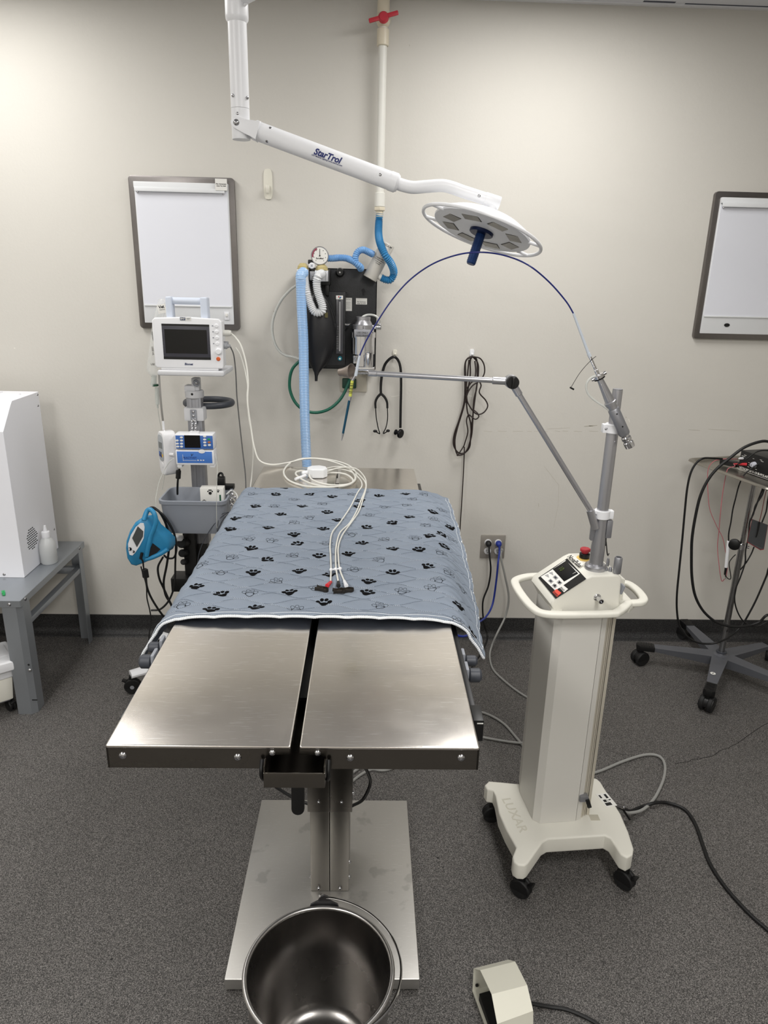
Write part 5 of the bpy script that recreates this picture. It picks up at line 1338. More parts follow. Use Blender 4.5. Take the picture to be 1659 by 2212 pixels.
# valve block with two domes
M_dome = mat('amber_dome', C(224, 208, 150), 0.18, trans=0.35, var=0.04)
M_vb = mat('valve_block_aluminium', C(196, 198, 202), 0.35, 0.5)
yv = 2.90
for (xa, xb, ya, yb3) in ((372, 492, 375, 492), (552, 686, 385, 500)):
    A_, B2 = k3(xa, ya, yv), k3(xb, yb3, yv)
    m = MB(); m.bx(A_.x, B2.x, yv, yv+0.045, B2.z, A_.z, 0.003); m.bx(B2.x-0.009, B2.x-0.0005, yv-0.003, yv+0.0, B2.z+0.001, A_.z-0.002, 0.001)
    vb_ = m.build('valve_block', M_vb, an)
    cxm = (A_.x+B2.x)/2; rr_ = (B2.x-A_.x)/2
    m = MB(); m.lathe([(rr_*1.02, 0), (rr_*1.04, 0.003), (rr_*0.92, 0.0035), (rr_*0.90, 0.012), (rr_*0.55, 0.021), (rr_*0.45, 0.023), (0, 0.023)], (cxm, yv+0.020, A_.z), (0, 0, 1), 28); m.build('valve_dome', M_dome, vb_)
A_, B2 = k3(508, 395, yv), k3(552, 490, yv)
m = MB(); m.bx(A_.x-0.003, B2.x+0.001, yv+0.006, yv+0.04, B2.z+0.001, A_.z, 0.002); lk = m.build('link_block', M_alud, an)
m = MB(); screw(m, ((A_.x+B2.x)/2, yv+0.006, (A_.z+B2.z)/2), (0, -1, 0), 0.0035, 0.0015); m.build('screw', M_screw, lk)
A_, B2 = k3(480, 480, yv+0.03), k3(710, 640, yv+0.03)
m = MB(); m.bx(A_.x, B2.x-0.002, yv+0.046, yA-0.0005, A_.z-0.018, k3(0, 360, yv).z, 0.002); m.bx(B2.x-0.022, B2.x-0.008, yv+0.05, yA-0.0005, B2.z, A_.z-0.0181, 0.001); m.build('mounting_block', M_black, an)
# gauge
g = k3(603, 242, yv+0.005)
m = MB(); m.lathe([(0, 0), (0.0345, 0), (0.0345, 0.014), (0.0325, 0.0165), (0.0310, 0.0150), (0, 0.0150)], g+Vector((0, 0.014, 0)), (0, -1, 0), 40); gg = m.build('pressure_gauge', M_alu, an)
m = MB(); m.cyl(g+Vector((0, -0.0005, 0)), g+Vector((0, -0.0018, 0)), 0.0308, n=40); dl = m.build('gauge_dial', M_paper, gg)
m = MB(); 
pr = []
for k in range(9): a = rad(112+80*k/8); pr.append((0.0305*math.cos(a), 0.0305*math.sin(a)))
for k in range(9): a = rad(192-80*k/8); pr.append((0.0245*math.cos(a), 0.0245*math.sin(a)))
Fg = fr(g+Vector((0, -0.0019, 0)), (1, 0, 0), (0, 0, 1)); m.prism(pr, 0, 0.0003, Fg); m.build('red_zone', mat('gauge_maroon', C(140, 60, 80), 0.5), dl, ang=0)
m = MB(Fg); m.box((0, 0.009, 0.0012), (0.0016, 0.024, 0.0005)); m.lathe([(0, 0.0004), (0.0028, 0.0004), (0.0028, 0.0018), (0, 0.0018)], n=14)
for k in range(9):
    a = rad(-50+35*k); m.box((0.023*math.cos(a), 0.023*math.sin(a), 0.0003), (0.0028, 0.0022, 0.0003))
m.build('needle_and_marks', M_ink, dl, ang=0)
text('EuroMed', 0.0078, Fg @ Matrix.Translation((0, -0.0098, 0.0002)), M_ink, 'dial_text', dl, 0.0001, bold=0.03)
m = MB(); m.cyl((g.x, g.y+0.012, g.z-0.030), (g.x, g.y+0.012, g.z-0.052), 0.006, n=14); m.build('gauge_stem', M_alu, gg)
p = k3(523, 340, yv-0.004); m = MB(); m.cyl(p+Vector((0, 0.012, 0)), p, 0.0115, n=24, bev=0.002); sk = m.build('relief_knob', M_plast, an)
m = MB(); m.box(p+Vector((0, -0.0006, 0)), (0.010, 0.001, 0.0022), 0, Matrix.Rotation(0.8, 4, 'Y')); m.box(p+Vector((0, -0.0012, 0)), (0.010, 0.001, 0.0022), 0, Matrix.Rotation(-0.8, 4, 'Y')); m.build('knob_cross', M_grey, sk, ang=0)
m = MB(); m.box(p+Vector((-0.005, 0.022, 0.014)), (0.022, 0.018, 0.016), 0.004); m.build('elbow', M_black, an)
# hoses of the machine
m = MB(); m.hose([k3(640, 265, yv+0.03), k3(720, 268, yv+0.03), k3(800, 262, yv+0.04), k3(870, 268, yv+0.04), k3(935, 295, yv+0.03), k3(985, 335, yv+0.03), k3(1008, 358, yv+0.045), k3(1010, 370, yv+0.08)], 0.0135, 0.006, 0.14); m.build('exhaust_hose', M_hosel, an, ang=60)
m = MB(); m.hose([k3(960, 300, yv+0.03), k3(960, 245, yv+0.03), k3(985, 200, yv+0.035), k3(1030, 182, yv+0.04), k3(1075, 198, yv+0.05), k3(1128, 226, yv+0.07)], 0.0130, 0.006, 0.13); m.build('exhaust_hose', M_hosel, an, ang=60)
M_whose = mat('white_corrugated_hose', C(232, 234, 236), 0.3, trans=0.15)
yh_ = 2.865
m = MB(); m.hose([k3(622, 420, yv-0.002), k3(590, 440, yh_), k3(572, 500, yh_), k3(578, 580, yh_), k3(605, 670, yh_), k3(628, 740, yh_), k3(625, 790, yh_), k3(585, 808, yh_), k3(545, 790, yh_), k3(510, 720, yh_), k3(485, 650, yh_), k3(470, 590, yh_-0.0), k3(456, 520, yh_+0.01), k3(440, 440, yv+0.0)], 0.0165, 0.0062, 0.16); m.build('inner_limb', M_whose, an, ang=60)
def cmix():
    mt = bpy.data.materials.new('blue_in_clear_hose'); mt.use_nodes = True
    nt = mt.node_tree; b = nt.nodes['Principled BSDF']
    tcn = nt.nodes.new('ShaderNodeTexCoord'); sp = nt.nodes.new('ShaderNodeSeparateXYZ'); nt.links.new(tcn.outputs['Object'], sp.inputs[0])
    mm = nt.nodes.new('ShaderNodeMath'); mm.operation = 'MULTIPLY'; mm.inputs[1].default_value = 2*PI/0.0062; nt.links.new(sp.outputs[2], mm.inputs[0])
    sn = nt.nodes.new('ShaderNodeMath'); sn.operation = 'SINE'; nt.links.new(mm.outputs[0], sn.inputs[0])
    mr = nt.nodes.new('ShaderNodeMapRange'); mr.inputs['From Min'].default_value = -1; nt.links.new(sn.outputs[0], mr.inputs['Value'])
    mx = nt.nodes.new('ShaderNodeMix'); mx.data_type = 'RGBA'; mx.inputs['A'].default_value = C(124, 172, 224); mx.inputs['B'].default_value = C(192, 214, 238)
    nt.links.new(mr.outputs['Result'], mx.inputs['Factor']); nt.links.new(mx.outputs['Result'], b.inputs['Base Color']); b.inputs['Roughness'].default_value = 0.3
    return mt
m = MB(); yq = 2.86
P_ = resample(catmull([k3(440, 408, yv-0.003), k3(415, 440, yq), k3(415, 520, yq), k3(425, 800, yq), k3(440, 1100, yq), k3(447, 1500, yq-0.01), k3(455, 1900, yq-0.02), k3(468, 2200, yq-0.03), k3(474, 2330, yq-0.04), k3(480, 2440, yq-0.05)], 24), 0.0062/4)
m.tube(P_, 0.0205, n=18, sm=1, rf=lambda i, rr: rr*(1-0.10*(0.5-0.5*math.cos(2*PI*i/4)))); m.build('breathing_hose', cmix(), an, ang=60)
# clear tube and oxygen hose
m = MB(); m.tube([k3(372, 535, 2.95), k3(300, 590, 2.97), k3(215, 690, 2.98), k3(150, 830, 2.99), k3(128, 960, 2.99), k3(150, 1100, 2.99), k3(200, 1190, 2.99), k3(265, 1235, 2.99), k3(330, 1248, 2.99), k3(400, 1270, 2.98)], 0.0054, n=10, sm=8); m.build('clear_tube', M_clear, an)
M_green = mat('green_oxygen_hose', C(20, 96, 76), 0.4)
m = MB(); m.tube([k3(430, 1270, 2.99), k3(380, 1310, 2.99), k3(330, 1370, 2.99), k3(305, 1460, 2.99), k3(305, 1570, 2.99), k3(345, 1680, 2.985), k3(410, 1755, 2.98), k3(500, 1797, 2.98), k3(600, 1800, 2.99), k3(700, 1765, 3.0), k3(790, 1690, 3.01), k3(850, 1600, 3.02), k3(895, 1490, 3.03), k3(905, 1465, 3.04)], 0.0064, n=12, sm=8); m.build('oxygen_hose', M_green, an)
# vaporiser
k5 = lambda x, y, Y: PY(730+x/11.06, 660+y/11.06, Y)
yV = 2.955
vx = k5(600, 700, yV).x
zz_ = lambda y: k5(600, y, yV).z
R5 = lambda w: w/11.06/2*(PY(801, 700, yV)-PY(800, 700, yV)).length
m = MB(); m.lathe([(0, zz_(1440)), (R5(380), zz_(1440)), (R5(380), zz_(1150)), (R5(560), zz_(1150)), (R5(560), zz_(760))], (vx, yV, 0), (0, 0, 1), 40)
vp_ = m.build('vaporiser_body', M_chrome, an, ang=30)
m = MB(); m.lathe([(R5(600), zz_(760)), (R5(600), zz_(640)), (R5(520), zz_(620)), (R5(520), zz_(560))], (vx, yV, 0), (0, 0, 1), 40); m.build('vaporiser_neck', M_chrome, an)
m = MB(); m.lathe([(R5(500), zz_(560)), (R5(500), zz_(462)), (R5(440), zz_(455)), (R5(330), zz_(345)), (R5(330), zz_(342)), (R5(345), zz_(338)), (R5(345), zz_(268)), (R5(320), zz_(262)), (0, zz_(265))], (vx, yV, 0), (0, 0, 1), 40); vd = m.build('vaporiser_dial', M_alu, an)
m = MB(); m.bx(vx-0.001, vx+0.001, yV-R5(500)-0.0006, yV-R5(500)+0.0006, zz_(545), zz_(475)); m.build('dial_mark', M_ink, vd, ang=0)
for (dx, ya, yb4, r_) in ((0.022, 1070, 1450, R5(230)), (-0.030, 1180, 1360, R5(120))):
    m = MB(); m.lathe([(0, zz_(yb4)), (r_, zz_(yb4)), (r_, zz_(ya+60)), (r_*1.05, zz_(ya+50)), (r_*1.05, zz_(ya)), (0, zz_(ya))], (vx+dx, yV-0.030, 0), (0, 0, 1), 24); m.build('filler_block', M_chrome, an)
m = MB(); m.bx(vx-R5(560), vx+R5(580), yV-0.035, yA-0.0005, zz_(1540), zz_(1445), 0.002); m.bx(vx+R5(300), vx+R5(500), yV-0.020, yV+0.02, zz_(1430), zz_(900), 0.004); m.build('vaporiser_base', M_chrome, an)
pa, pb = k5(388, 570, yV-R5(600)), k5(775, 752, yV-R5(600))
yy_ = yV-R5(600)-0.003
m = MB(); m.bx(pa.x, pb.x, yy_, yy_+0.002, pb.z, pa.z, 0.0006); vl = m.build('name_plate', M_alud, an)
Fv = fr(((pa.x+pb.x)/2, yy_-0.0002, (pa.z+pb.z)/2), (1, 0, 0), (0, 0, 1))
text('USE ONLY', 0.0095, Fv @ Matrix.Translation((0, 0.002, 0)), M_ink, 'plate_text', vl, 0.0001, bold=0.01)
text('ISOFLURANE', 0.0085, Fv @ Matrix.Translation((0, -0.0095, 0)), M_ink, 'plate_text', vl, 0.0001, bold=0.01)
m = MB(); p = k5(830, 510, yV); q = k5(1025, 510, yV-0.005); m.cyl(p, q, 0.009, n=18); m.cyl(q+(p-q).normalized()*0.018, q+(p-q).normalized()*-0.002, 0.0125, n=18, bev=0.002); m.cyl(k5(980, 500, yV), k5(985, 350, yV), 0.006, n=14)
p = k5(330, 460, yV); m.cyl(p, k5(180, 455, yV+0.01), 0.006, n=14)
m.build('gas_port', M_chrome, an)
m = MB(); m.tube([k5(580, 290, yV-0.012), k5(600, 262, yV-0.01), k5(690, 225, yV), k5(800, 222, yV), k5(900, 250, yV), k5(965, 310, yV), k5(982, 380, yV)], 0.0042, n=10, sm=8); m.build('link_tube', M_clear, an)
m = MB(); m.tube([k5(430, 345, yV-0.02), k5(330, 430, yV-0.025), k5(240, 520, yV-0.02), k5(175, 600, yV-0.01)], 0.0032, n=8, sm=5); m.build('dial_lever', M_black, an)
# oxygen wall outlet
pa, pb = k3(805, 1440, WALL_Y), k3(1068, 1595, WALL_Y)
ox = thing('oxygen_outlet', 'beige wall plate with green oxygen fitting below the anaesthesia machine', 'gas outlet', ((pa.x+pb.x)/2, WALL_Y, pb.z))
m = MB(); m.bx(pa.x, pb.x, WALL_Y-0.010, WALL_Y-0.0002, pb.z, pa.z+0.03, 0.001); m.build('wall_plate', mat('outlet_beige', C(186, 180, 166), 0.5), ox)
pa2, pb2 = k3(828, 1455, WALL_Y), k3(965, 1558, WALL_Y)
m = MB(); m.bx(pa2.x, pb2.x, WALL_Y-0.024, WALL_Y-0.0104, pb2.z, pa2.z, 0.006, 3); m.build('green_fitting', mat('dark_green_plastic', C(14, 62, 46), 0.4), ox)

# ================================================================ STETHOSCOPE
M_st = mat('stethoscope_rubber', C(18, 18, 20), 0.32)
yS = 3.055
st = thing('stethoscope', 'black stethoscope hanging from the small ivory hook', 'stethoscope', tuple(k3(1350, 1880, yS)))
m = MB(); m.tube([k3(1405, 1955, yS), k3(1408, 1750, yS), k3(1412, 1550, yS), k3(1410, 1400, yS), k3(1398, 1320, yS), k3(1372, 1268, yS-0.004), k3(1340, 1250, yS-0.008), k3(1300, 1268, yS-0.004), k3(1255, 1320, yS), k3(1228, 1400, yS), k3(1215, 1480, yS), k3(1210, 1560, yS), k3(1212, 1625, yS)], 0.0057, n=12, sm=10)
m.tube([k3(1212, 1615, yS), k3(1178, 1650, yS), k3(1157, 1700, yS), k3(1158, 1760, yS)], [0.0060, 0.0055, 0.0050, 0.0046], n=10, sm=6)
m.tube([k3(1212, 1615, yS), k3(1248, 1650, yS), k3(1272, 1700, yS), k3(1276, 1760, yS)], [0.0060, 0.0055, 0.0050, 0.0046], n=10, sm=6)
m.build('tubing', M_st, st)
m = MB(); m.tube([k3(1158, 1755, yS), k3(1166, 1860, yS), k3(1185, 1960, yS-0.01), k3(1200, 2010, yS-0.015), k3(1185, 2008, yS-0.02), k3(1165, 1996, yS-0.02)], 0.0024, n=8, sm=6)
m.tube([k3(1276, 1755, yS), k3(1278, 1860, yS), k3(1262, 1950, yS-0.008), k3(1235, 2008, yS-0.012), k3(1252, 2005, yS-0.015), k3(1272, 1992, yS-0.018)], 0.0024, n=8, sm=6); m.build('ear_tubes', mat('black_metal', C(24, 24, 26), 0.25, 0.6), st)
m = MB(); m.sphere(k3(1155, 1988, yS-0.02), 0.0062, (1.6, 1, 1)); m.sphere(k3(1282, 1984, yS-0.018), 0.0062, (1.4, 1, 1)); m.build('ear_tips', M_rubber, st)
p = k3(1400, 1995, yS); m = MB(); m.lathe([(0, -0.002), (0.0185, -0.002), (0.0205, 0.001), (0.0205, 0.006), (0.015, 0.010), (0.008, 0.014), (0.008, 0.022), (0.012, 0.026), (0.0125, 0.030), (0, 0.031)], p+Vector((0.004, -0.022, -0.004)), (-0.75, 0.62, 0.1), 28); m.build('chest_piece', mat('black_metal', C(24, 24, 26)), st)

# ================================================================ COILED CABLE
M_brown = mat('brown_black_cord', C(40, 30, 28), 0.42)
k4 = lambda x, y, Y=3.05: PY(960+x/3.77, 700+y/3.77, Y)
m = MB(); lo = []
random.seed(5)
def loop(pts, r=0.0034): m.tube([k4(x, y, Y_) for x, y, Y_ in pts], r, n=7, sm=8)
loop([(228, 262, 3.045), (185, 285, 3.05), (165, 350, 3.05), (168, 500, 3.05), (160, 640, 3.05), (120, 780, 3.05), (80, 900, 3.055), (75, 985, 3.055), (110, 1045, 3.055), (160, 1050, 3.055), (205, 1000, 3.05), (215, 900, 3.05), (235, 720, 3.05), (255, 560, 3.05), (275, 420, 3.045), (272, 320, 3.045), (228, 262, 3.04)])
loop([(228, 268, 3.035), (175, 300, 3.04), (172, 420, 3.04), (178, 560, 3.04), (185, 700, 3.04), (215, 820, 3.04), (210, 960, 3.045), (165, 1050, 3.05), (105, 1060, 3.05), (85, 960, 3.05), (105, 850, 3.05), (150, 700, 3.05), (185, 560, 3.045), (210, 420, 3.04), (210, 300, 3.04), (228, 265, 3.035)])
loop([(230, 266, 3.03), (262, 290, 3.035), (268, 400, 3.035), (262, 520, 3.035), (240, 620, 3.035), (232, 760, 3.035), (222, 900, 3.04), (195, 1005, 3.045)])
loop([(240, 266, 3.03), (290, 280, 3.03), (322, 330, 3.03), (325, 400, 3.03), (290, 460, 3.03), (230, 500, 3.03), (190, 560, 3.03), (170, 640, 3.035)], 0.0030)
loop([(280, 460, 3.03), (298, 500, 3.03), (285, 560, 3.03), (335, 620, 3.03), (352, 670, 3.03), (320, 720, 3.03), (270, 735, 3.03), (230, 705, 3.03), (190, 640, 3.03), (180, 580, 3.03)], 0.0030)
loop([(240, 700, 3.035), (272, 730, 3.03), (278, 758, 3.03), (250, 775, 3.03), (215, 750, 3.035), (195, 740, 3.035), (180, 790, 3.04), (190, 880, 3.04), (160, 990, 3.045)], 0.0028)
loop([(200, 290, 3.04), (188, 420, 3.038), (180, 520, 3.036), (215, 480, 3.03), (245, 450, 3.03), (255, 380, 3.036), (248, 300, 3.04)], 0.0032)
loop([(160, 990, 3.05), (135, 1030, 3.05), (112, 1062, 3.05)], 0.0026)
m.sphere(k4(108, 1066), 0.0055)
m.tube([k4(162, 1000), k4(160, 1100, 3.06), k4(150, 1300, 3.06), k4(138, 1500, 3.06), k4(124, 1720, 3.06), k4(118, 1860, 3.05), k4(112, 2020, 3.04)], 0.0026, n=7, sm=5)
m.build('coiled_cable', M_brown, ang=60, tags=('dark brown cable coiled over the small white hook, one end hanging down', 'cable'))
# ================================================================ MONITOR STAND (left)
k1 = lambda x, y, Y: PY(240+x/4.425, 360+y/4.425, Y)
k2 = lambda x, y, Y: PY(260+x/3.687, 780+y/3.687, Y)
k8 = lambda x, y, Y: PY(220+x/4.1475, 1020+y/4.1475, Y)
SX, SY = -0.655, 2.77
ms = thing('monitor_stand', 'wheeled monitor stand with grey aluminium pole behind the left of the table', 'equipment stand', (SX, SY, 0))
M_lg = mat('light_grey_plastic', C(206, 207, 210), 0.42, var=0.02)
za_, zb_ = k2(600, 240, SY).z, k2(620, 1010, SY).z
m = MB(); m.bx(SX-0.028, SX+0.028, SY-0.022, SY+0.022, 0.60, za_-0.012, 0.003)
for xx in (-0.014, 0.012): m.bx(SX+xx-0.007, SX+xx+0.007, SY-0.0245, SY-0.0222, 0.60, za_-0.012, 0.001)
m.build('pole', M_alud, ms)
m = lq = k2(565, 1550, SY-0.04); m = MB(); m.bx(lq.x-0.024, lq.x+0.024, SY-0.065, SY-0.018, 0.10, 0.66, 0.004); m.bx(lq.x, SX+0.02, SY-0.02, SY+0.02, 0.09, 0.62, 0.004); m.build('lower_pole', M_black, ms)
z1a = k2(600, 300, SY-0.03).z
m = MB(); m.cyl((SX, SY, z1a), (SX, SY, k2(600, 240, SY-0.03).z), 0.036, n=32, bev=0.003)
zt_ = k1(800, 2010, SY).z
m.bx(SX-0.034, SX+0.010, SY-0.024, SY+0.024, za_-0.001, zt_-0.030, 0.008); m.bx(SX-0.006, SX+0.024, SY-0.020, SY+0.020, za_+0.004, zt_-0.002, 0.006)
hd_ = m.build('tilt_head', M_lg, ms)
p = k1(862, 2070, SY-0.03); m = MB(); m.cyl((SX+0.012, SY-0.020, p.z), (SX+0.018, SY-0.034, p.z), 0.0125, n=20, bev=0.002); k_ = m.build('tilt_knob', M_grey, hd_); m = MB(); screw(m, (SX+0.0185, SY-0.0345, p.z), (0.4, -1, 0), 0.006, 0.002); m.build('screw', M_screw, k_)
m = MB(); screw(m, (SX-0.001, SY-0.036, z1a+0.018), (0, -1, 0), 0.0045, 0.002); m.build('screw', M_black, hd_)
# tray under the monitor
ty = 2.655
tA, tB = k1(438, 1945, ty), k1(1072, 1967, ty); tz0, tz1 = k1(450, 1998, ty).z, tA.z
m = MB(); m.bx(tA.x, tB.x+0.002, ty, ty+0.20, tz0, tz1, 0.008, 3); tr = m.build('monitor_tray', M_lg, ms)
# handle ring
zr = k2(820, 395, SY).z
m = MB(); ring = []
for k in range(40): a = 2*PI*k/40; ring.append((SX+0.030+0.092*math.cos(a), SY+0.112+0.085*math.sin(a), zr+0.012))
m.tube(ring, 0.0130, n=14, sm=1, closed=True, flat=(1.0, 0.9), up=(0, 0, 1)); m.build('handle_ring', M_dark, ms)
cA_, cB_ = k2(527, 372, SY-0.03), k2(678, 480, SY-0.03)
m = MB(); m.bx(SX-0.038, SX+0.038, SY-0.034, SY+0.03, cB_.z, cA_.z, 0.006); cl_ = m.build('pole_clamp', M_lg, ms)
m = MB(); m.bx(SX-0.012, SX+0.012, SY-0.040, SY-0.0345, cB_.z-0.012, cA_.z-0.006, 0.004); cp_ = m.build('clamp_plate', M_grey, cl_)
for q_ in (0.010, 0.026, 0.044): m = MB(); screw(m, (SX, SY-0.0405, cA_.z-q_-0.004), (0, -1, 0), 0.0055, 0.002); m.build('screw', M_screw, cp_)
# base legs with casters
m = MB(); m.cyl((SX, SY-0.02, 0.075), (SX, SY-0.02, 0.12), 0.06, n=24, bev=0.01)
angs = [212, 284, 356, 68, 140]
for a in angs:
    c_, s_ = math.cos(rad(a)), math.sin(rad(a)); ry = 0.25 if a in (68, 140) else 0.335; tip_ = Vector((SX+0.335*c_, SY-0.02+ry*s_, 0.088))
    m.tube([Vector((SX, SY-0.02, 0.098)), Vector((SX, SY-0.02, 0.095)).lerp(tip_, 0.5), tip_], [0.030, 0.026, 0.022], n=12, sm=4, flat=(0.65, 1.2), up=(0, 0, 1))
bl_ = m.build('base', M_plast, ms)
for a in angs:
    c_, s_ = math.cos(rad(a)), math.sin(rad(a)); ry = 0.24 if a in (68, 140) else 0.33; caster(bl_, (SX+0.33*c_, SY-0.02+ry*s_, 0.082), 0.034, rad(a)+1.1, 0.022, hub=M_grey)

# ================================================================ PATIENT MONITOR
my = 2.665
tl, tr_, bl, br_ = k1(385, 1436, my), k1(1052, 1450, my), k1(420, 1893, my), k1(1075, 1922, my)
x0, x1 = (tl.x+bl.x)/2, (tr_.x+br_.x)/2; z1m, z0m = (tl.z+tr_.z)/2, (bl.z+br_.z)/2+0.001
z0m = tz1+0.008
mo = thing('patient_monitor', 'white patient monitor with dark screen standing on the stand tray', 'monitor', ((x0+x1)/2, my+0.05, tz1))
m = MB(); F = fr((0, my, 0), (1, 0, 0), (0, 0, 1))
hp_ = [(x0+0.006, z0m), (x1-0.004, z0m), (x1, z0m+0.008), (x1, z1m-0.012), (x1-0.010, z1m-0.003), ((x0+x1)/2, z1m+0.002), (x0+0.010, z1m-0.003), (x0, z1m-0.012), (x0, z0m+0.008)]
m.prism(hp_, 0.0, -0.030, F, 0.006, 3); m.bx(x0+0.008, x1-0.006, my+0.0302, my+0.095, z0m+0.002, z1m-0.012, 0.008)
m.bx(x0+0.02, x1-0.02, my+0.004, my+0.08, tz1+0.0003, z0m+0.003, 0.002)
mb_ = m.build('housing', M_white, mo)
def face(xa, ya, xb, yb, y_):
    a, b = k1(xa, ya, y_), k1(xb, yb, y_); return a.x, b.x, b.z, a.z
a, b, c2, d2 = face(480, 1500, 955, 1848, my)
m = MB(); m.bx(a, b, my-0.0006, my+0.001, c2, d2, 0.0003); sf = m.build('screen_bezel', mat('bezel_dark_grey', C(62, 62, 70), 0.35), mo)
m = MB(); m.bx(a, b, my-0.0009, my-0.0007, d2-0.007, d2); m.bx(a, b, my-0.0009, my-0.0007, c2, c2+0.009)
for q_ in range(5):
    for xx in (a, b-0.004): m.bx(xx, xx+0.004, my-0.0009, my-0.0007, c2+0.016+q_*0.0125, c2+0.0168+q_*0.0125)
m.build('bezel_bands', M_black, sf, ang=0)
a2, b2, c3, d3 = face(508, 1553, 925, 1790, my)
m = MB(); m.bx(a2, b2, my-0.0014, my-0.0007, c3, d3); m.build('screen', M_screen, sf, ang=0)
for (px, py, r_, mm_, nm) in ((1007, 1522, 0.0066, M_white, 'button'), (1011, 1579, 0.0066, M_white, 'button'), (1014, 1636, 0.0066, M_white, 'button'), (1017, 1692, 0.0066, M_white, 'button'), (1031, 1765, 0.0110, M_white, 'dial_knob'), (1025, 1838, 0.0068, mat('orange_button', C(206, 96, 44), 0.4), 'power_button')):
    p = k1(px, py, my); m = MB(); m.lathe([(0, 0), (r_*1.12, 0), (r_*1.12, 0.001), (r_, 0.0014), (r_, 0.003 if nm != 'dial_knob' else 0.011), (r_*0.8, 0.004 if nm != 'dial_knob' else 0.013), (0, 0.004 if nm != 'dial_knob' else 0.013)], (p.x, my+0.0002, p.z), (0, -1, 0), 22); m.build(nm, mm_, mo)
    if nm == 'button': m = MB(); m.box((p.x-0.014, my-0.0003, p.z), (0.0052, 0.0006, 0.0036)); m.build('button_symbol', M_grey, mo, ang=0)
p = k1(712, 1455, my); m = MB(); m.bx(p.x-0.020, p.x+0.020, my-0.0008, my-0.0001, p.z-0.006, p.z+0.006); ml = m.build('model_label', M_paper, mo, ang=0)
m = MB(); m.bx(p.x-0.020, p.x-0.001, my-0.0012, my-0.0009, p.z-0.005, p.z+0.005); m.build('label_block', mat('label_navy', C(40, 60, 96), 0.5), ml, ang=0)
text('BM7', 0.0085, fr((p.x-0.0105, my-0.0014, p.z), (1, 0, 0), (0, 0, 1)), M_paper, 'label_text', ml, 0.0001, bold=0.02)
text('VET', 0.0075, fr((p.x+0.010, my-0.001, p.z), (1, 0, 0), (0, 0, 1)), M_grey, 'label_text', ml, 0.0001, bold=0.02)
p = k1(742, 1888, my); text('Bionet', 0.0115, fr((p.x, my-0.0004, p.z), (1, 0, 0), (0, 0, 1)), mat('logo_navy', C(26, 44, 90), 0.5), 'logo', mo, 0.0002, bold=0.03, shear=0.15)
# carrying handle
hA, hB = k1(527, 1240, my+0.04), k1(925, 1250, my+0.04)
z_h = hA.z; zt2 = z1m-0.004; wA, wB = k1(590, 1300, my+0.04).x, k1(860, 1300, my+0.04).x
M_pb = mat('pale_blue_white_plastic', C(208, 216, 230), 0.42, var=0.02)
m = MB(); m.bx(hA.x, wA, my+0.020, my+0.068, zt2-0.010, z_h, 0.006, 3); m.bx(wB, hB.x, my+0.020, my+0.068, zt2-0.010, z_h, 0.006, 3)
zq0, zq1 = k1(700, 1318, my+0.03).z, k1(700, 1250, my+0.03).z
m.cyl((wA-0.002, my+0.042, (zq0+zq1)/2), (wB+0.002, my+0.042, (zq0+zq1)/2), (zq1-zq0)/2, n=24); m.build('carrying_handle', M_pb, mo)
# connectors on the right flank
p = k1(1062, 1590, my+0.03); q = k1(1148, 1594, my+0.03)
m = MB(); m.lathe([(0, 0), (0.0115, 0), (0.0115, (q-p).length*0.7), (0.009, (q-p).length), (0, (q-p).length)], p, (1, 0, 0), 18); m.build('plug', M_whitecord, mo)
p2 = k1(1068, 1710, my+0.03); m = MB(); m.lathe([(0, 0), (0.0115, 0), (0.0120, 0.016), (0.008, 0.018), (0.005, 0.028), (0, 0.028)], p2, (1, 0, -0.05), 18); m.lathe([(0, 0), (0.0105, 0), (0.0105, 0.018), (0, 0.019)], p2+Vector((0.0, 0.012, 0.004)), (1, 0, 0), 18); m.build('plug', mat('grey_plug', C(158, 160, 164), 0.5), mo)
# grey lead hanging behind the table
m = MB(); m.tube([k1(1140, 1720, my+0.04), k1(1172, 1800, my+0.045), k1(1190, 1950, my+0.05), k1(1200, 2150, my+0.05), k2(930, 300, my+0.05), k2(948, 480, my+0.05), k2(972, 700, my+0.04), k2(995, 900, my+0.02), k2(1000, 1030, my), k2(1000, 1200, my-0.02)], 0.0024, n=8, sm=6); m.build('sensor_lead', mat('lead_grey', C(92, 92, 92), 0.5), mo)
m = MB(); m.tube([k1(1190, 1730, my+0.035), k1(1235, 1800, my+0.03), k1(1280, 1950, my+0.02), k1(1305, 2100, my), k2(1008, 280, my), k2(1022, 450, my), k2(1050, 600, my), k2(1058, 740, my), k2(1048, 900, my), k2(1035, 1010, my-0.02)], 0.0024, n=8, sm=6); m.build('sensor_lead', M_whitecord, mo)

# ================================================================ ECG CABLE SET
zt0 = TZ+0.0042
eg = thing('ecg_cable', 'white ECG cable coiled on the far table end, three leads lying over the blanket', 'ECG cable', tuple(PZ(684, 1025, TZ)))
tk = [k1(1148, 1594, my+0.03), k1(1195, 1640, my+0.02), k1(1245, 1720, my), k1(1290, 1880, my-0.02), k1(1310, 2060, my-0.04), PY(535, 870, 2.60), PY(543, 930, 2.58), PY(549, 965, 2.56), PZ(560, 994, zt0+0.020), PZ(585, 1003.5, zt0+0.006), PZ(620, 1000, zt0+0.004), PZ(660, 991, zt0+0.015), PZ(700, 993, zt0+0.012), PZ(742, 1006, zt0+0.004), PZ(765, 1025, zt0+0.004), PZ(764, 1040, zt0+0.006), PZ(740, 1050, zt0+0.006), PZ(700, 1051, zt0+0.004), PZ(665, 1042, zt0+0.004), PZ(642, 1028, zt0+0.004), PZ(640, 1020, zt0+0.004), PZ(655, 1017, zt0+0.006), PZ(668, 1022, zt0+0.008)]
m = MB(); m.tube(tk, 0.0032, n=8, sm=8)
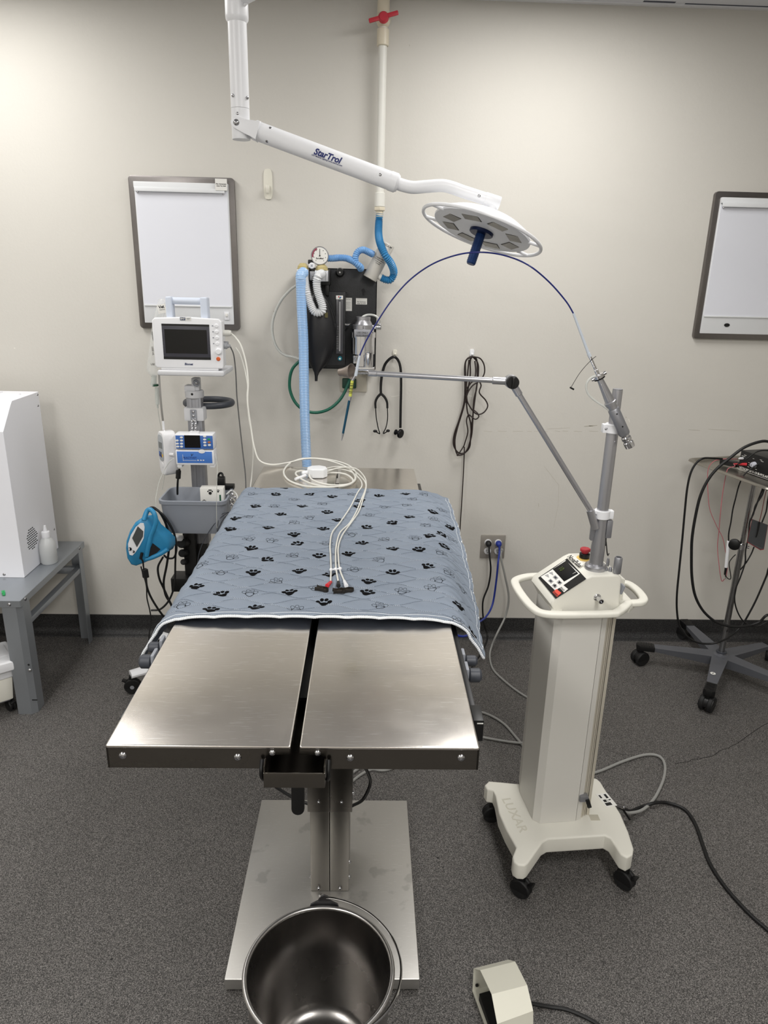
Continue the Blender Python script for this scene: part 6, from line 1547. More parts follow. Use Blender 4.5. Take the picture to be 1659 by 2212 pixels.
m.tube([PZ(668, 1024, zt0+0.008), PZ(672, 1034, zt0+0.004), PZ(690, 1043, zt0+0.004), PZ(720, 1048, zt0+0.004), PZ(752, 1046, zt0+0.003), PZ(768, 1036, zt0), PZ(768, 1020, zt0), PZ(750, 1004, zt0+0.002), PZ(710, 993, zt0+0.008), PZ(660, 990, zt0+0.010), PZ(628, 1000, zt0+0.002), PZ(613, 1018, zt0), PZ(622, 1036, zt0), PZ(650, 1048, zt0), PZ(680, 1052, zt0+0.006), PZ(720, 1052, zt0+0.007), PZ(755, 1046, zt0+0.003), PZ(762, 1036, zt0+0.004), PZ(745, 1024, zt0+0.002), PZ(715, 1021, zt0+0.002), PZ(700, 1024, zt0+0.006)], 0.0032, n=8, sm=8)
m.build('trunk_cable', M_whitecord, eg)
bc = PZ(685, 1019, zt0+0.014)
Fb = T(bc.x, bc.y, bc.z, 0.15) @ Matrix.Scale(1.22, 4)
m = MB(Fb); pr = [(-0.036, -0.004), (-0.018, -0.014), (0.020, -0.016), (0.036, -0.006), (0.034, 0.010), (0.012, 0.020), (-0.018, 0.018), (-0.034, 0.008)]
m.prism([(x*0.8, y*1.5) for x, y in pr], -0.014, 0.012, None, 0.004, 3); m.cyl((-0.028, -0.004, 0), (-0.044, -0.008, -0.002), 0.0062, n=14); m.build('junction_box', mat('white_box', C(226, 228, 230), 0.4), eg)
m = MB(); m.cyl(PZ(660, 1027, zt0+0.006), PZ(638, 1035, zt0+0.004), 0.005, n=14); m.build('cable_slider', M_plast, eg)
def onb(px, py, lift=0.0022):
    u, v = find_uv(px, py); q_ = bsurf(u, v)
    d = _ray(px, py); t_ = (q_.z+lift-EYE)/d.z; return CAM+d*t_
leads = [
 [PZ(702, 1012, zt0+0.014), PZ(730, 1008, zt0+0.012), PZ(760, 1014, zt0+0.008), PZ(780, 1030, zt0+0.012), PZ(790, 1045, zt0+0.016), onb(788, 1060), onb(780, 1080), onb(770, 1105), onb(755, 1130), onb(735, 1150), onb(727, 1175), onb(725, 1200), onb(726, 1228), onb(731, 1258)],
 [PZ(702, 1016, zt0+0.012), PZ(730, 1013, zt0+0.010), PZ(755, 1018, zt0+0.006), PZ(775, 1032, zt0+0.010), PZ(782, 1048, zt0+0.016), onb(772, 1065), onb(757, 1095), onb(735, 1128), onb(718, 1150), onb(713, 1175), onb(714, 1200), onb(715, 1228), onb(714, 1258)],
 [PZ(702, 1020, zt0+0.010), PZ(735, 1010, zt0+0.016), PZ(768, 1012, zt0+0.014), PZ(787, 1030, zt0+0.014), PZ(791, 1050, zt0+0.016), onb(785, 1075), onb(775, 1105), onb(758, 1130), onb(740, 1155), onb(731, 1180), onb(731, 1205), onb(734, 1230), onb(744, 1256)]]
cols = [('black_clip_boot', M_rubber), ('red_clip_boot', M_red), ('white_clip_boot', M_plast)]
ends = [(731, 1263), (709, 1263), (747, 1263)]
clipx = [(735, 1276, 0.2), (697, 1272, -0.3), (752, 1274, 0.35)]
M_clip = mat('bronze_clip', C(72, 66, 60), 0.35, 0.8)
for k in range(3):
    m = MB(); m.tube(leads[k], 0.0021, n=8, sm=8); ld = m.build('lead_wire', M_whitecord, eg)
    a_ = leads[k][-1]; b_ = onb(*ends[k], 0.006)
    m = MB(); d_ = (b_-a_).normalized(); m.cyl(a_-d_*0.004, b_+d_*0.010, 0.0034, 0.0050, n=12, bev=0.0008); bt = m.build('clip_boot', cols[k][1], ld)
    cx_, cy_, rot_ = clipx[k]
    c_ = onb(cx_, cy_, 0.005); Fc = T(c_.x, c_.y, c_.z, rot_)
    m = MB(Fc)
    for s in (-1, 1):
        m.tube([(-0.016, s*0.007, 0.001), (-0.008, s*0.0035, 0), (0, s*0.0045, 0), (0.008, s*0.0050, -0.001), (0.013, s*0.0008, -0.001)], 0.0046, n=6, sm=5, flat=(1.0, 0.16), up=(0, 0, 1))
    m.cyl((-0.002, -0.004, 0), (-0.002, 0.004, 0), 0.0024, n=10); m.build('alligator_clip', M_clip, ld)
m = MB(); p0_, p1_ = onb(712, 1231, 0.005), onb(738, 1228, 0.005); m.cyl(p0_, p1_, 0.0020, n=8)
for q_ in (0.12, 0.5, 0.88): m.sphere(p0_.lerp(p1_, q_), 0.0042)
m.build('lead_separator', M_plast, eg)

# ================================================================ SYRINGE PUMP
py_ = 2.625
tl, tr_, bl, br_ = k2(422, 590, py_), k2(748, 578, py_), k2(440, 842, py_), k2(765, 845, py_)
Fp = fr(bl, br_-bl, tl-bl); Wp = (br_-bl).length; Hp = (tl-bl).length
# local frame: x right, y up, z outwards
sp2 = thing('syringe_pump', 'white and blue syringe pump hanging on the stand pole above the grey basket', 'syringe pump', tuple((bl+br_)/2))
def LP(px, py, z=0.0):
    d = _ray(260+px/3.687, 780+py/3.687); n_ = Vector((Fp[0][2], Fp[1][2], Fp[2][2])); o_ = Vector((Fp[0][3], Fp[1][3], Fp[2][3]))+n_*z
    t_ = (o_-CAM).dot(n_)/d.dot(n_); return Fp.inverted() @ (CAM+d*t_)
if Vector((Fp[0][2], Fp[1][2], Fp[2][2])).y > 0: print('pump frame flipped')
def lrect(m, x0, y0, x1, y1, z0, z1, bev=0.0): 
    a, b = LP(x0, y0), LP(x1, y1); m.bx(a.x, b.x, b.y, a.y, z0, z1, bev)
m = MB(Fp); lrect(m, 428, 582, 745, 706, -0.060, 0.0, 0.006); lrect(m, 436, 709, 752, 830, -0.060, 0.002, 0.006); lrect(m, 540, 566, 620, 590, -0.03, -0.010, 0.004); lrect(m, 448, 826, 490, 852, -0.04, -0.004, 0.004); lrect(m, 708, 826, 752, 852, -0.04, -0.004, 0.004)
m.build('housing', M_white, sp2)
M_pb2 = mat('pump_blue', C(60, 104, 176), 0.4, var=0.03)
m = MB(Fp); lrect(m, 438, 592, 740, 700, 0.0001, 0.0012, 0.0005); pn_ = m.build('keypad', M_pb2, sp2)
m = MB(Fp); lrect(m, 508, 590, 640, 690, 0.0013, 0.0022); m.build('display', M_screen, pn_, ang=0)
m = MB(Fp); lrect(m, 450, 718, 735, 812, 0.0021, 0.0030, 0.0004); cv_ = m.build('syringe_cover', mat('pump_cover_blue', C(72, 122, 200), 0.35, var=0.03), sp2)
Mgb, Mob = mat('green_key', C(40, 150, 90), 0.4), mat('orange_key', C(190, 110, 50), 0.4)
for (x, y, mm_) in ((487, 607, 0), (453, 632, 0), (488, 632, 0), (455, 657, 0), (488, 657, 0), (458, 680, 0), (488, 680, 0), (672, 600, 0), (672, 624, 0), (673, 647, 0), (675, 670, 0), (710, 668, 0), (705, 622, Mgb), (708, 646, Mob)):
    q_ = LP(x, y); m = MB(Fp @ Matrix.Translation((q_.x, q_.y, 0.0012))); m.lathe([(0, 0), (0.0060, 0), (0.0058, 0.0014), (0, 0.0018)], n=16, sy=0.62, ref=(0, 1, 0)); m.build('key', mm_ or M_paper, pn_)
q_ = LP(650, 718); m = MB(Fp @ Matrix.Translation((q_.x, q_.y, 0.0025))); m.lathe([(0, 0), (0.0125, 0), (0.0125, 0.002), (0, 0.0025)], n=20, sy=0.6, ref=(0, 1, 0)); m.build('latch', M_white, sp2)
q_ = LP(553, 770); text('PRACTIVET', 0.0105, Fp @ Matrix.Translation((q_.x, q_.y, 0.0032)), M_navy, 'logo_text', cv_, 0.0001, bold=0.01)
q_ = LP(568, 748); text('V', 0.014, Fp @ Matrix.Translation((q_.x, q_.y, 0.0032)), M_ink, 'logo', cv_, 0.0001, bold=0.02, shear=0.3)
m = MB(Fp); a, b = LP(500, 790), LP(608, 790); m.bx(a.x, b.x, a.y-0.0005, a.y+0.0005, 0.0031, 0.0034); a = LP(497, 742); m.bx(a.x, a.x+0.001, LP(0, 790).y, a.y, 0.0031, 0.0034)
for q_ in (622, 645, 665): a = LP(q_, 788); m.raw([(a.x-0.003, a.y-0.003, 0.0033), (a.x+0.004, a.y, 0.0033), (a.x-0.003, a.y+0.003, 0.0033)], [(0, 1, 2)])
m.build('flow_diagram', M_paper, cv_, ang=0)
m = MB(); 
for (xa, xb) in ((568, 575), (596, 602)):
    for q_ in range(5): 
        c_ = k2(xa if q_ > 1 else xa, 470+q_*18, py_+0.01); m.tube([c_+Vector((0.003*math.cos(t_*PI/4), 0.003*math.sin(t_*PI/4)*(q_ % 2), 0.006*math.sin(t_*PI/4))) for t_ in range(8)], 0.0008, n=5, sm=2, closed=True)
m.build('hanging_chain', M_chrome, sp2)
m = MB(); m.tube([k2(470, 858, py_+0.02), k2(466, 900, py_+0.02), k2(458, 950, py_+0.02), k2(455, 1005, py_+0.03), k2(455, 1060, py_+0.06)], 0.0040, n=8, sm=6); m.cyl(k2(464, 870, py_+0.02), k2(460, 935, py_+0.02), 0.0095, n=14, bev=0.001); m.build('power_lead', M_cord, sp2)

# ================================================================ DRIP RATE CONTROLLER (white, left)
M_dc = mat('white_device_plastic', C(224, 224, 226), 0.35, var=0.01)
dcx = thing('drip_controller', 'white handheld drip controller hanging on a grey strap left of the syringe pump', 'drip controller', tuple(k2(360, 900, 2.66)))
a_, b_ = k2(357, 555, 2.66), k2(385, 900, 2.66)
Fd = fr((a_+b_)/2, (0.62, -0.78, 0), a_-b_); Hh_ = (a_-b_).length
if Vector((Fd[0][2], Fd[1][2], Fd[2][2])).y > 0: Fd = Fd @ Matrix.Rotation(PI, 4, 'Y')
m = MB(Fd)
def sup(w, h, n=28, e=0.5): return [(w/2*math.copysign(abs(math.cos(2*PI*k/n))**e, math.cos(2*PI*k/n)), h/2*math.copysign(abs(math.sin(2*PI*k/n))**e, math.sin(2*PI*k/n))) for k in range(n)]
m.prism(sup(0.062, Hh_), -0.030, 0.022, None, 0.008, 3); m.build('body', M_dc, dcx)
m = MB(Fd @ Matrix.Translation((0, 0.022, 0.0222))); m.prism(sup(0.044, Hh_*0.6), 0, 0.0012, None, 0.0003); pf = m.build('front_label', mat('label_grey', C(168, 172, 176), 0.45), dcx)
m = MB(Fd @ Matrix.Translation((0, 0.030, 0.0235))); m.bx(-0.015, 0.015, -0.010, 0.014, 0, 0.0005); m.build('display', mat('lcd_grey', C(120, 124, 124), 0.25), pf, ang=0)
for (x, y, c_) in ((-0.012, -0.008, M_navy), (0, -0.010, M_navy), (0.012, -0.006, mat('yellow_key', C(226, 180, 50), 0.5)), (-0.012, 0.002, M_pb2), (0.0, 0.001, M_dark)):
    m = MB(Fd @ Matrix.Translation((x, y, 0.0235))); m.bx(-0.0045, 0.0045, -0.005, 0.005, 0, 0.0006); m.build('key', c_, pf, ang=0)
m = MB(Fd @ Matrix.Translation((0, -0.045, 0.0221))); m.lathe([(0, 0), (0.011, 0), (0.010, 0.001), (0, 0.0012)], n=20); m.build('round_button', M_dc, dcx)
m = MB(); e_ = k2(345, 545, 2.66); m.cyl(e_, k2(340, 478, 2.66), 0.0045, n=12); m.tube([e_+Vector((0, 0, -0.004)), k2(352, 556, 2.655), k2(356, 570, 2.652)], 0.003, n=8, sm=3); hk_ = m.build('swivel_hook', M_plast, dcx)
m = MB(); m.tube([k2(340, 480, 2.66), k2(328, 380, 2.66), k2(316, 240, 2.67), k2(308, 120, 2.69), k2(306, 95, 2.70)], 0.0040, n=6, sm=5, flat=(0.25, 1.1), up=(0, 1, 0)); m.build('hanging_strap', mat('strap_grey', C(128, 126, 122), 0.7), dcx)
m = MB(); m.cyl(k2(378, 742, 2.64), k2(425, 745, 2.63), 0.006, n=14, bev=0.001); m.build('side_knob', M_dc, dcx)

# ================================================================ DRIP BAG AND SET
M_film = mat('clear_bag_film', C(236, 238, 236), 0.12, alpha=0.30, var=0.01)
M_fluid = mat('drip_chamber', C(206, 212, 208), 0.15, alpha=0.55)
yg = 2.885
dbg = thing('drip_bag', 'clear fluid bag with black printing hanging left of the monitor', 'fluid bag', tuple(k1(410, 1990, yg)))
rows = [(1265, 455, 530), (1320, 440, 528), (1400, 420, 520), (1500, 395, 470), (1600, 382, 455), (1700, 370, 452), (1800, 356, 450), (1880, 346, 450), (1940, 340, 446), (1980, 360, 440), (2010, 385, 440)]
m = MB(); vs = []; fs = []; NN = 20
for (yy, xa, xb) in rows:
    A_, B2 = k1(xa, yy, yg), k1(xb, yy, yg); c_ = (A_+B2)/2; hw = (B2.x-A_.x)/2
    for k in range(NN): a = 2*PI*k/NN; vs.append(Vector((c_.x+hw*math.cos(a), c_.y+0.016*math.sin(a)*(1 if 1300 < yy < 2000 else 0.3), c_.z)))
for r_ in range(len(rows)-1):
    for k in range(NN): fs.append((r_*NN+k, r_*NN+(k+1) % NN, (r_+1)*NN+(k+1) % NN, (r_+1)*NN+k))
m.raw(vs, fs); bgo = m.build('bag', M_film, dbg, ang=80)
A_ = k1(486, 1345, yg-0.030)
Fl = fr(A_, (1, 0.1, 0.18), (-0.35, 0, 1))
m = MB(Fl); m.bx(-0.018, 0.014, -0.022, 0.012, -0.002, 0); wl = m.build('label_sheet', M_paper, dbg, ang=0)
text('Vet', 0.015, Fl @ Matrix.Translation((-0.002, 0.002, 0.0004)), M_ink, 'bag_text', wl, 0.0001, bold=0.03)
text('Veterinary', 0.005, Fl @ Matrix.Translation((-0.001, -0.008, 0.0004)), M_ink, 'bag_text', wl, 0.0001)
for (py, s_) in ((1620, 'injection'), (1760, '1000 mL'), (1890, 'USE')):
    p = k1(398, py, yg-0.017); text(s_, 0.010, fr(p, (0.08, 0, -1), (1, 0, 0.08)) if py < 1850 else fr(p, (1, 0, 0), (0, 0, 1)), M_ink, 'bag_text', bgo, 0.0001, bold=0.01)
m = MB(); p0, p1, p2, p3 = k1(412, 1990, yg), k1(405, 2095, yg), k2(292, 210, yg), k2(296, 345, yg)
m.cyl(p0, p1, 0.0095, 0.0120, n=18); m.cyl(p2, p3, 0.0085, 0.0075, n=18); m.cyl(p3, k2(298, 375, yg), 0.0035, n=10); m.build('drip_chamber', M_fluid, dbg)
m = MB(); m.cyl(k2(278, 184, yg), k2(280, 200, yg), 0.0125, n=18); m.build('green_ring', mat('dark_green_ring', C(40, 80, 60), 0.4), dbg)
m = MB(); m.tube([k2(298, 375, yg), k2(310, 460, yg), k2(325, 540, yg), k2(318, 650, yg), k2(350, 850, yg-0.02), k2(345, 960, yg-0.03), k2(330, 1030, yg-0.04)], 0.0013, n=6, sm=6)
m.tube([k2(425, 775, 2.62), k2(395, 800, 2.61), k2(350, 870, 2.61), k2(310, 960, 2.58), k2(290, 1050, 2.55), k2(282, 1100, 2.53), k2(285, 1160, 2.52)], 0.0013, n=6, sm=6)
m.tube([k2(760, 740, 2.61), k2(772, 850, 2.58), k2(768, 1000, 2.54), k2(765, 1180, 2.53), k2(770, 1330, 2.53)], 0.0012, n=6, sm=6); m.build('drip_line', mat('clear_line', C(200, 202, 196), 0.2, alpha=0.7), dbg)

# ================================================================ GREY BASKET AND CONTENTS
yb0, yb1 = 2.548, 2.744
b1, b2 = k2(288, 1108, yb0), k2(838, 1128, yb0)
zr_ = (b1.z+b2.z)/2; zbot = k2(500, 1385, yb0).z
bxm = (b1.x+b2.x)/2; bw = (b2.x-b1.x)/2
M_bas = mat('basket_grey', C(138, 143, 152), 0.5, var=0.03)
bk2 = thing('accessory_basket', 'open grey plastic basket clamped low on the monitor stand pole', 'basket', (bxm, 2.65, zbot))
def rrect(hw, hd, r, cx_, cy_, n=4):
    out = []
    for (sx, sy, s0) in ((1, -1, -90), (1, 1, 0), (-1, 1, 90), (-1, -1, 180)):
        for k in range(n+1):
            a = rad(s0+90*k/n); out.append((cx_+sx*(hw-r)+r*math.cos(a), cy_+sy*(hd-r)+r*math.sin(a)))
    return out
def loft(m, rings):
    n = len(rings[0]); vs = []; fs = []
    for R_ in rings: vs += R_
    for i in range(len(rings)-1):
        for k in range(n): fs.append((i*n+k, i*n+(k+1) % n, (i+1)*n+(k+1) % n, (i+1)*n+k))
    m.raw(vs, fs); return len(vs)-n
m = MB(); hd2 = (yb1-yb0)/2; cy_ = (yb0+yb1)/2
def ringz(hw, hd, z, r=0.03): return [Vector((x, y, z)) for x, y in rrect(hw, hd, r, bxm, cy_)]
rings = [ringz(bw-0.022, hd2-0.018, zbot), ringz(bw-0.014, hd2-0.012, zbot+0.02), ringz(bw-0.006, hd2-0.006, zr_-0.016), ringz(bw-0.001, hd2-0.001, zr_-0.015), ringz(bw, hd2, zr_-0.001), ringz(bw-0.002, hd2-0.002, zr_), ringz(bw-0.007, hd2-0.007, zr_), ringz(bw-0.009, hd2-0.009, zr_-0.004), ringz(bw-0.018, hd2-0.016, zbot+0.02), ringz(bw-0.026, hd2-0.022, zbot+0.004)]
loft(m, rings); n = len(rings[0]); m.f.append((tuple(range(n))[::-1], 0)); m.f.append((tuple(range((len(rings)-1)*n, len(rings)*n)), 0))
m.build('basket_shell', M_bas, bk2, ang=40)
m = MB(); p = k2(640, 1000, 2.64)
# paw printed card box standing in the basket
q0, q1 = k2(640, 1122, 2.63), k2(830, 1000, 2.66)
Fx = T((q0.x+q1.x)/2, 2.64, 0, 0.04)
wb, zb0, zb1 = (q1.x-q0.x), zr_-0.060, k2(735, 998, 2.655).z
cb = thing('card_box', 'white card box with black paw prints standing in the grey basket', 'box', ((q0.x+q1.x)/2, 2.655, zb0))
m = MB(Fx); m.bx(-wb/2, wb/2, -0.012, 0.030, zb0, zb1, 0.001); m.build('carton', M_paper, cb)
m = MB(Fx)
def pawp(m, cx_, cz_, s_, yy=-0.0128):
    for (tx, ty, r_) in ((0, -0.3, 0.34), (-0.45, 0.1, 0.16), (-0.17, 0.38, 0.16), (0.17, 0.38, 0.16), (0.45, 0.1, 0.16)): m.cyl((cx_+tx*s_, yy, cz_+ty*s_), (cx_+tx*s_, yy+0.0005, cz_+ty*s_), r_*s_, n=12)
pawp(m, -0.006, zb1-0.014, 0.018); pawp(m, -wb/2+0.014, zb1-0.052, 0.012); pawp(m, wb/2-0.02, zb1-0.010, 0.010)
m.build('paw_print', M_ink, cb, ang=0)
m = MB(Fx); m.bx(wb/2-0.016, wb/2-0.010, -0.0128, -0.0122, zb1-0.050, zb1-0.026); m.build('green_stripe', mat('dark_green_print', C(30, 84, 60), 0.5), cb, ang=0)
# black plug adaptor in the basket
m = MB(); p = k2(800, 960, 2.74)
m.box(p+Vector((0.002, 0, -0.004)), (0.030, 0.030, 0.05), 0.006); m.box(p+Vector((0.028, 0.0, -0.020)), (0.05, 0.03, 0.02), 0.003)
m.tube([k2(785, 1000, 2.74), k2(775, 940, 2.75), k2(790, 895, 2.75), k2(812, 900, 2.745), k2(818, 940, 2.74)], 0.0045, n=8, sm=6)
m.tube([p+Vector((0, 0, -0.02)), p+Vector((-0.02, -0.01, -0.06)), Vector((p.x-0.03, 2.72, zbot+0.02))], 0.0045, n=8, sm=4)
m.build('plug_adaptor', M_black, tags=('black plug adaptor with cord sticking out of the grey basket', 'plug'))
# clips hanging off the right side of the basket, with thin lead wires
m = MB(); rnd = random.Random(4)
for q_ in range(9):
    p = k2(872+rnd.uniform(0, 45), 1040+q_*14+rnd.uniform(-6, 6), 2.59+rnd.uniform(-0.02, 0.05)); m.sphere(p, 0.0042, (1, 1, 1.3), 8); m.cyl(p, p+Vector((rnd.uniform(-0.012, 0.012), rnd.uniform(-0.01, 0.01), -0.014)), 0.0028, n=8)
cp2 = thing('lead_bundle', 'bundle of thin dark leads with metal clips hanging on the right of the grey basket', 'lead set', tuple(k2(860, 1150, 2.58)))
m.build('metal_clips', M_chrome, cp2)
for (pts_, r_) in (([(890, 1195), (820, 1230), (740, 1310), (670, 1420), (630, 1520), (615, 1610)], 0.0014), ([(880, 1200), (820, 1260), (785, 1330), (765, 1390), (740, 1420)], 0.0013), ([(885, 1198), (800, 1225), (775, 1300), (770, 1380)], 0.0013), ([(885, 1205), (850, 1250), (812, 1300), (790, 1360)], 0.0013)):
    m = MB(); m.tube([k2(x, y, 2.57-i*0.006) for i, (x, y) in enumerate(pts_)], r_, n=6, sm=6); m.build('lead_wire', M_dark, cp2)
m = MB(); m.box(k2(780, 1250, 2.572), (0.006, 0.006, 0.022), 0.001, Matrix.Rotation(0.3, 4, 'Y')); m.build('green_clip', mat('green_clip', C(60, 150, 110), 0.4), cp2)
m = MB(); m.tube([k2(845, 1060, 2.58), k2(885, 1030, 2.6), k2(925, 1060, 2.6), k2(930, 1110, 2.58), k2(900, 1170, 2.57)], 0.003, n=8, sm=6); m.build('clear_clip', M_film, cp2)
# hardware below the basket (fills space in front of the black lower pole)
m = MB()
m.box(k2(465, 1410, 2.66), (0.032, 0.03, 0.016), 0.004); m.build('white_clamp', M_plast, ms)
m = MB(); m.cyl(k2(485, 1450, 2.66), k2(520, 1450, 2.70), 0.020, n=16, bev=0.003); m.cyl(k2(490, 1530, 2.66), k2(520, 1530, 2.70), 0.016, n=16, bev=0.003); m.cyl(k2(500, 1600, 2.66), k2(520, 1600, 2.70), 0.012, n=16, bev=0.003)
m.build('clamp_knobs', M_black, ms)
m = MB(); A_, B2 = k2(400, 1755, 2.66), k2(545, 1840, 2.66); m.bx(A_.x, B2.x+0.02, 2.66, 2.745, B2.z, A_.z+0.012, 0.004); m.build('power_supply', M_black, ms)
m = MB()
m.tube([k2(200, 1190, 2.52), k2(260, 1165, 2.525), k2(330, 1220, 2.53), k2(390, 1300, 2.535), k2(430, 1380, 2.54), k2(448, 1480, 2.57), k2(430, 1560, 2.6), k2(380, 1570, 2.6), k2(345, 1545, 2.6)], 0.0040, n=8, sm=8)
m.tube([k2(255, 1170, 2.53), k2(310, 1200, 2.534), k2(360, 1290, 2.538), k2(380, 1380, 2.545), k2(388, 1480, 2.57), k2(370, 1620, 2.6), k2(345, 1760, 2.6), k2(360, 1860, 2.61), k2(400, 1930, 2.62), k2(425, 1990, 2.64)], 0.0046, n=8, sm=8)
m.tube([k2(270, 1172, 2.522), k2(345, 1230, 2.524), k2(410, 1330, 2.528), k2(440, 1430, 2.54), k2(438, 1600, 2.58), k2(430, 1780, 2.58), k2(390, 1900, 2.58), k2(320, 1975, 2.58), k2(245, 1985, 2.58)], 0.0040, n=8, sm=8)
m.tube([k2(340, 1560, 2.59), k2(300, 1640, 2.59), k2(310, 1730, 2.59), k2(345, 1810, 2.6), k2(400, 1930, 2.6), k2(420, 1965, 2.6)], 0.0042, n=8, sm=8)
m.build('hanging_cable', M_cord, ang=60, tags=('black cable looped over the left edge of the grey basket and hanging down in coils', 'cable'))

# ================================================================ BLUE HANDHELD MONITOR
M_teal = mat('teal_blue_rubber', C(44, 128, 172), 0.42, var=0.04)
yT = 2.455
hm = thing('handheld_monitor', 'teal blue handheld vital-signs monitor hanging by its handle from the basket edge', 'handheld monitor', tuple(k8(350, 850, yT)))
out1 = [(205, 690), (212, 620), (240, 540), (290, 460), (345, 422), (395, 418), (440, 440), (475, 500), (560, 570), (605, 620), (608, 680), (585, 725), (480, 775), (385, 818), (300, 850), (255, 838), (220, 780)]
def depth_of(x): return yT-0.03+0.05*(x-205)/400     # right end farther back
m = MB(); Pf = [k8(x, y, depth_of(x)) for x, y in out1]
c_ = sum(Pf, Vector())/len(Pf)
def ringp(s, dy): return [c_+(p-c_)*s+Vector((0.010*(dy > 0.02), dy, 0)) for p in Pf]
rings = [ringp(0.90, 0.0), ringp(0.97, 0.006), ringp(1.0, 0.016), ringp(1.0, 0.045), ringp(0.92, 0.058)]
loft(m, rings); n = len(Pf); m.f.append((tuple(range(n)), 0)); m.f.append((tuple(range(4*n, 5*n))[::-1], 0))
m.build('rubber_case', M_teal, hm, ang=50)
def fp2(pts_, nm, mt, par, l, th=0.002, bev=0.0):
    m = MB(); P = [k8(x, y, depth_of(x)+l) for x, y in pts_]; Q = [p+Vector((0, -th, 0)) for p in P]; n = len(P)
    m.raw(P+Q, [tuple(range(n)), tuple(range(n, 2*n))[::-1]]+[(i, (i+1) % n, n+(i+1) % n, n+i) for i in range(n)]); return m.build(nm, mt, par, ang=30)
fpn = fp2([(240, 700), (236, 640), (262, 560), (305, 490), (345, 455), (375, 455), (384, 490), (376, 590), (340, 660), (300, 720), (275, 745), (250, 738)], 'face_plate', M_plast, hm, -0.001)
fp2([(272, 590), (322, 485), (372, 530), (368, 578), (315, 672)], 'screen', mat('grey_lcd', C(74, 76, 76), 0.2), fpn, -0.0035, 0.0008)
for (x, y, r_) in ((251, 688, 0.007), (283, 712, 0.005)):
    p = k8(x, y, depth_of(x)-0.003); m = MB(); m.lathe([(r_*0.75, 0), (r_, 0), (r_, 0.0012), (r_*0.75, 0.0012), (r_*0.75, 0)], p, (0, -1, 0), 20); m.build('button_ring', M_dark, fpn)
fp2([(400, 768), (455, 635), (525, 690), (480, 735)], 'grip_opening', M_ink, hm, -0.0012, 0.0015)
m = MB(); m.tube([k8(375, 430, yT-0.005), k8(405, 350, yT+0.01), k8(435, 336, yT+0.01), k8(468, 370, yT), k8(484, 440, yT-0.004), k8(470, 500, yT-0.004), k8(440, 570, yT-0.004), k8(420, 650, yT-0.006), k8(400, 750, yT-0.004)], 0.0088, n=12, sm=8); m.build('handle', M_teal, hm)
m = MB(); m.tube([k8(395, 780, yT+0.0), k8(455, 762, yT), k8(530, 728, yT+0.005), k8(590, 690, yT+0.01)], 0.0085, n=12, sm=6); m.build('lower_bumper', M_teal, hm)
m = MB(); m.cyl(k8(360, 722, yT-0.014), k8(348, 775, yT-0.014), 0.0055, n=12); m.tube([k8(350, 772, yT-0.014), k8(368, 800, yT-0.012), k8(372, 840, yT), k8(376, 870, yT)], 0.003, n=8, sm=5)
m.cyl(k8(383, 868, yT), k8(395, 944, yT), 0.0125, n=4, bev=0.001); m.tube([k8(350, 845, yT+0.01), k8(365, 900, yT+0.01), k8(385, 960, yT+0.01), k8(400, 1030, yT+0.01), k8(405, 1130, yT+0.02), k8(430, 1240, yT+0.02), k8(440, 1330, yT+0.02), k8(425, 1450, yT+0.01), k8(422, 1560, yT+0.01)], 0.0024, n=8, sm=8)
m.tube([k8(395, 944, yT), k8(405, 1030, yT), k8(440, 1120, yT+0.02), k8(500, 1220, yT+0.03), k8(560, 1300, yT+0.05), k8(610, 1350, yT+0.06)], 0.0040, n=8, sm=8); m.build('sensor_cable', M_cord, hm)
# ================================================================ STEEL BENCH (left)
M_galv = mat('galvanised_steel', C(164, 169, 175), 0.38, 0.72, bump=0.06, bscale=30, rvar=0.08, var=0.06)
BXR, BYF, BYB, BZ = -1.262, 2.418, 3.045, 0.49
bn = thing('steel_bench', 'low grey galvanised steel bench at the left under the white cabinet', 'bench', (BXR-0.45, 2.73, 0))
m = MB(); m.bx(BXR-0.9, BXR, BYF, BYB, BZ-0.002, BZ, 0.0008)
m.bx(BXR-0.9, BXR, BYF-0.0015, BYF, BZ-0.026, BZ-0.0005); m.bx(BXR, BXR+0.0015, BYF, BYB, BZ-0.026, BZ-0.0005); tp = m.build('bench_top', M_galv, bn)
for p, ax in (((BXR-0.040, BYF-0.0015, BZ-0.015), (0, -1, 0)), ((BXR+0.0015, BYF+0.040, BZ-0.011), (1, 0, 0)), ((BXR+0.0015, BYB-0.055, BZ-0.012), (1, 0, 0))):
    m = MB(); screw(m, p, ax, 0.0075, 0.004); m.build('bolt', M_screw, tp)
def angle_leg(xa, ya, sx, sy, w=0.062):
    """folded channel leg with chamfer; sx, sy point inwards"""
    m = MB(); t_ = 0.003
    pts_ = [(xa+sx*w, ya), (xa+sx*0.018, ya), (xa, ya+sy*0.018), (xa, ya+sy*w)]
    inn_ = [(xa+sx*w, ya+sy*t_), (xa+sx*0.020, ya+sy*t_), (xa+sx*t_, ya+sy*0.020), (xa+sx*t_, ya+sy*w)]
    m.prism(pts_+inn_[::-1], 0.0, BZ-0.0025); return m.build('leg', M_galv, bn, ang=20)
l1 = angle_leg(BXR-0.002, BYF+0.003, -1, 1, 0.070)
l2 = angle_leg(BXR-0.002, BYB-0.003, -1, -1, 0.06)
l3 = angle_leg(BXR-0.898, BYF+0.003, 1, 1); l4 = angle_leg(BXR-0.898, BYB-0.003, 1, -1)
m = MB(); screw(m, PY(64, 1448, BYF+0.002), (0, -1, 0), 0.0075, 0.004); m.build('bolt', M_screw, l1)
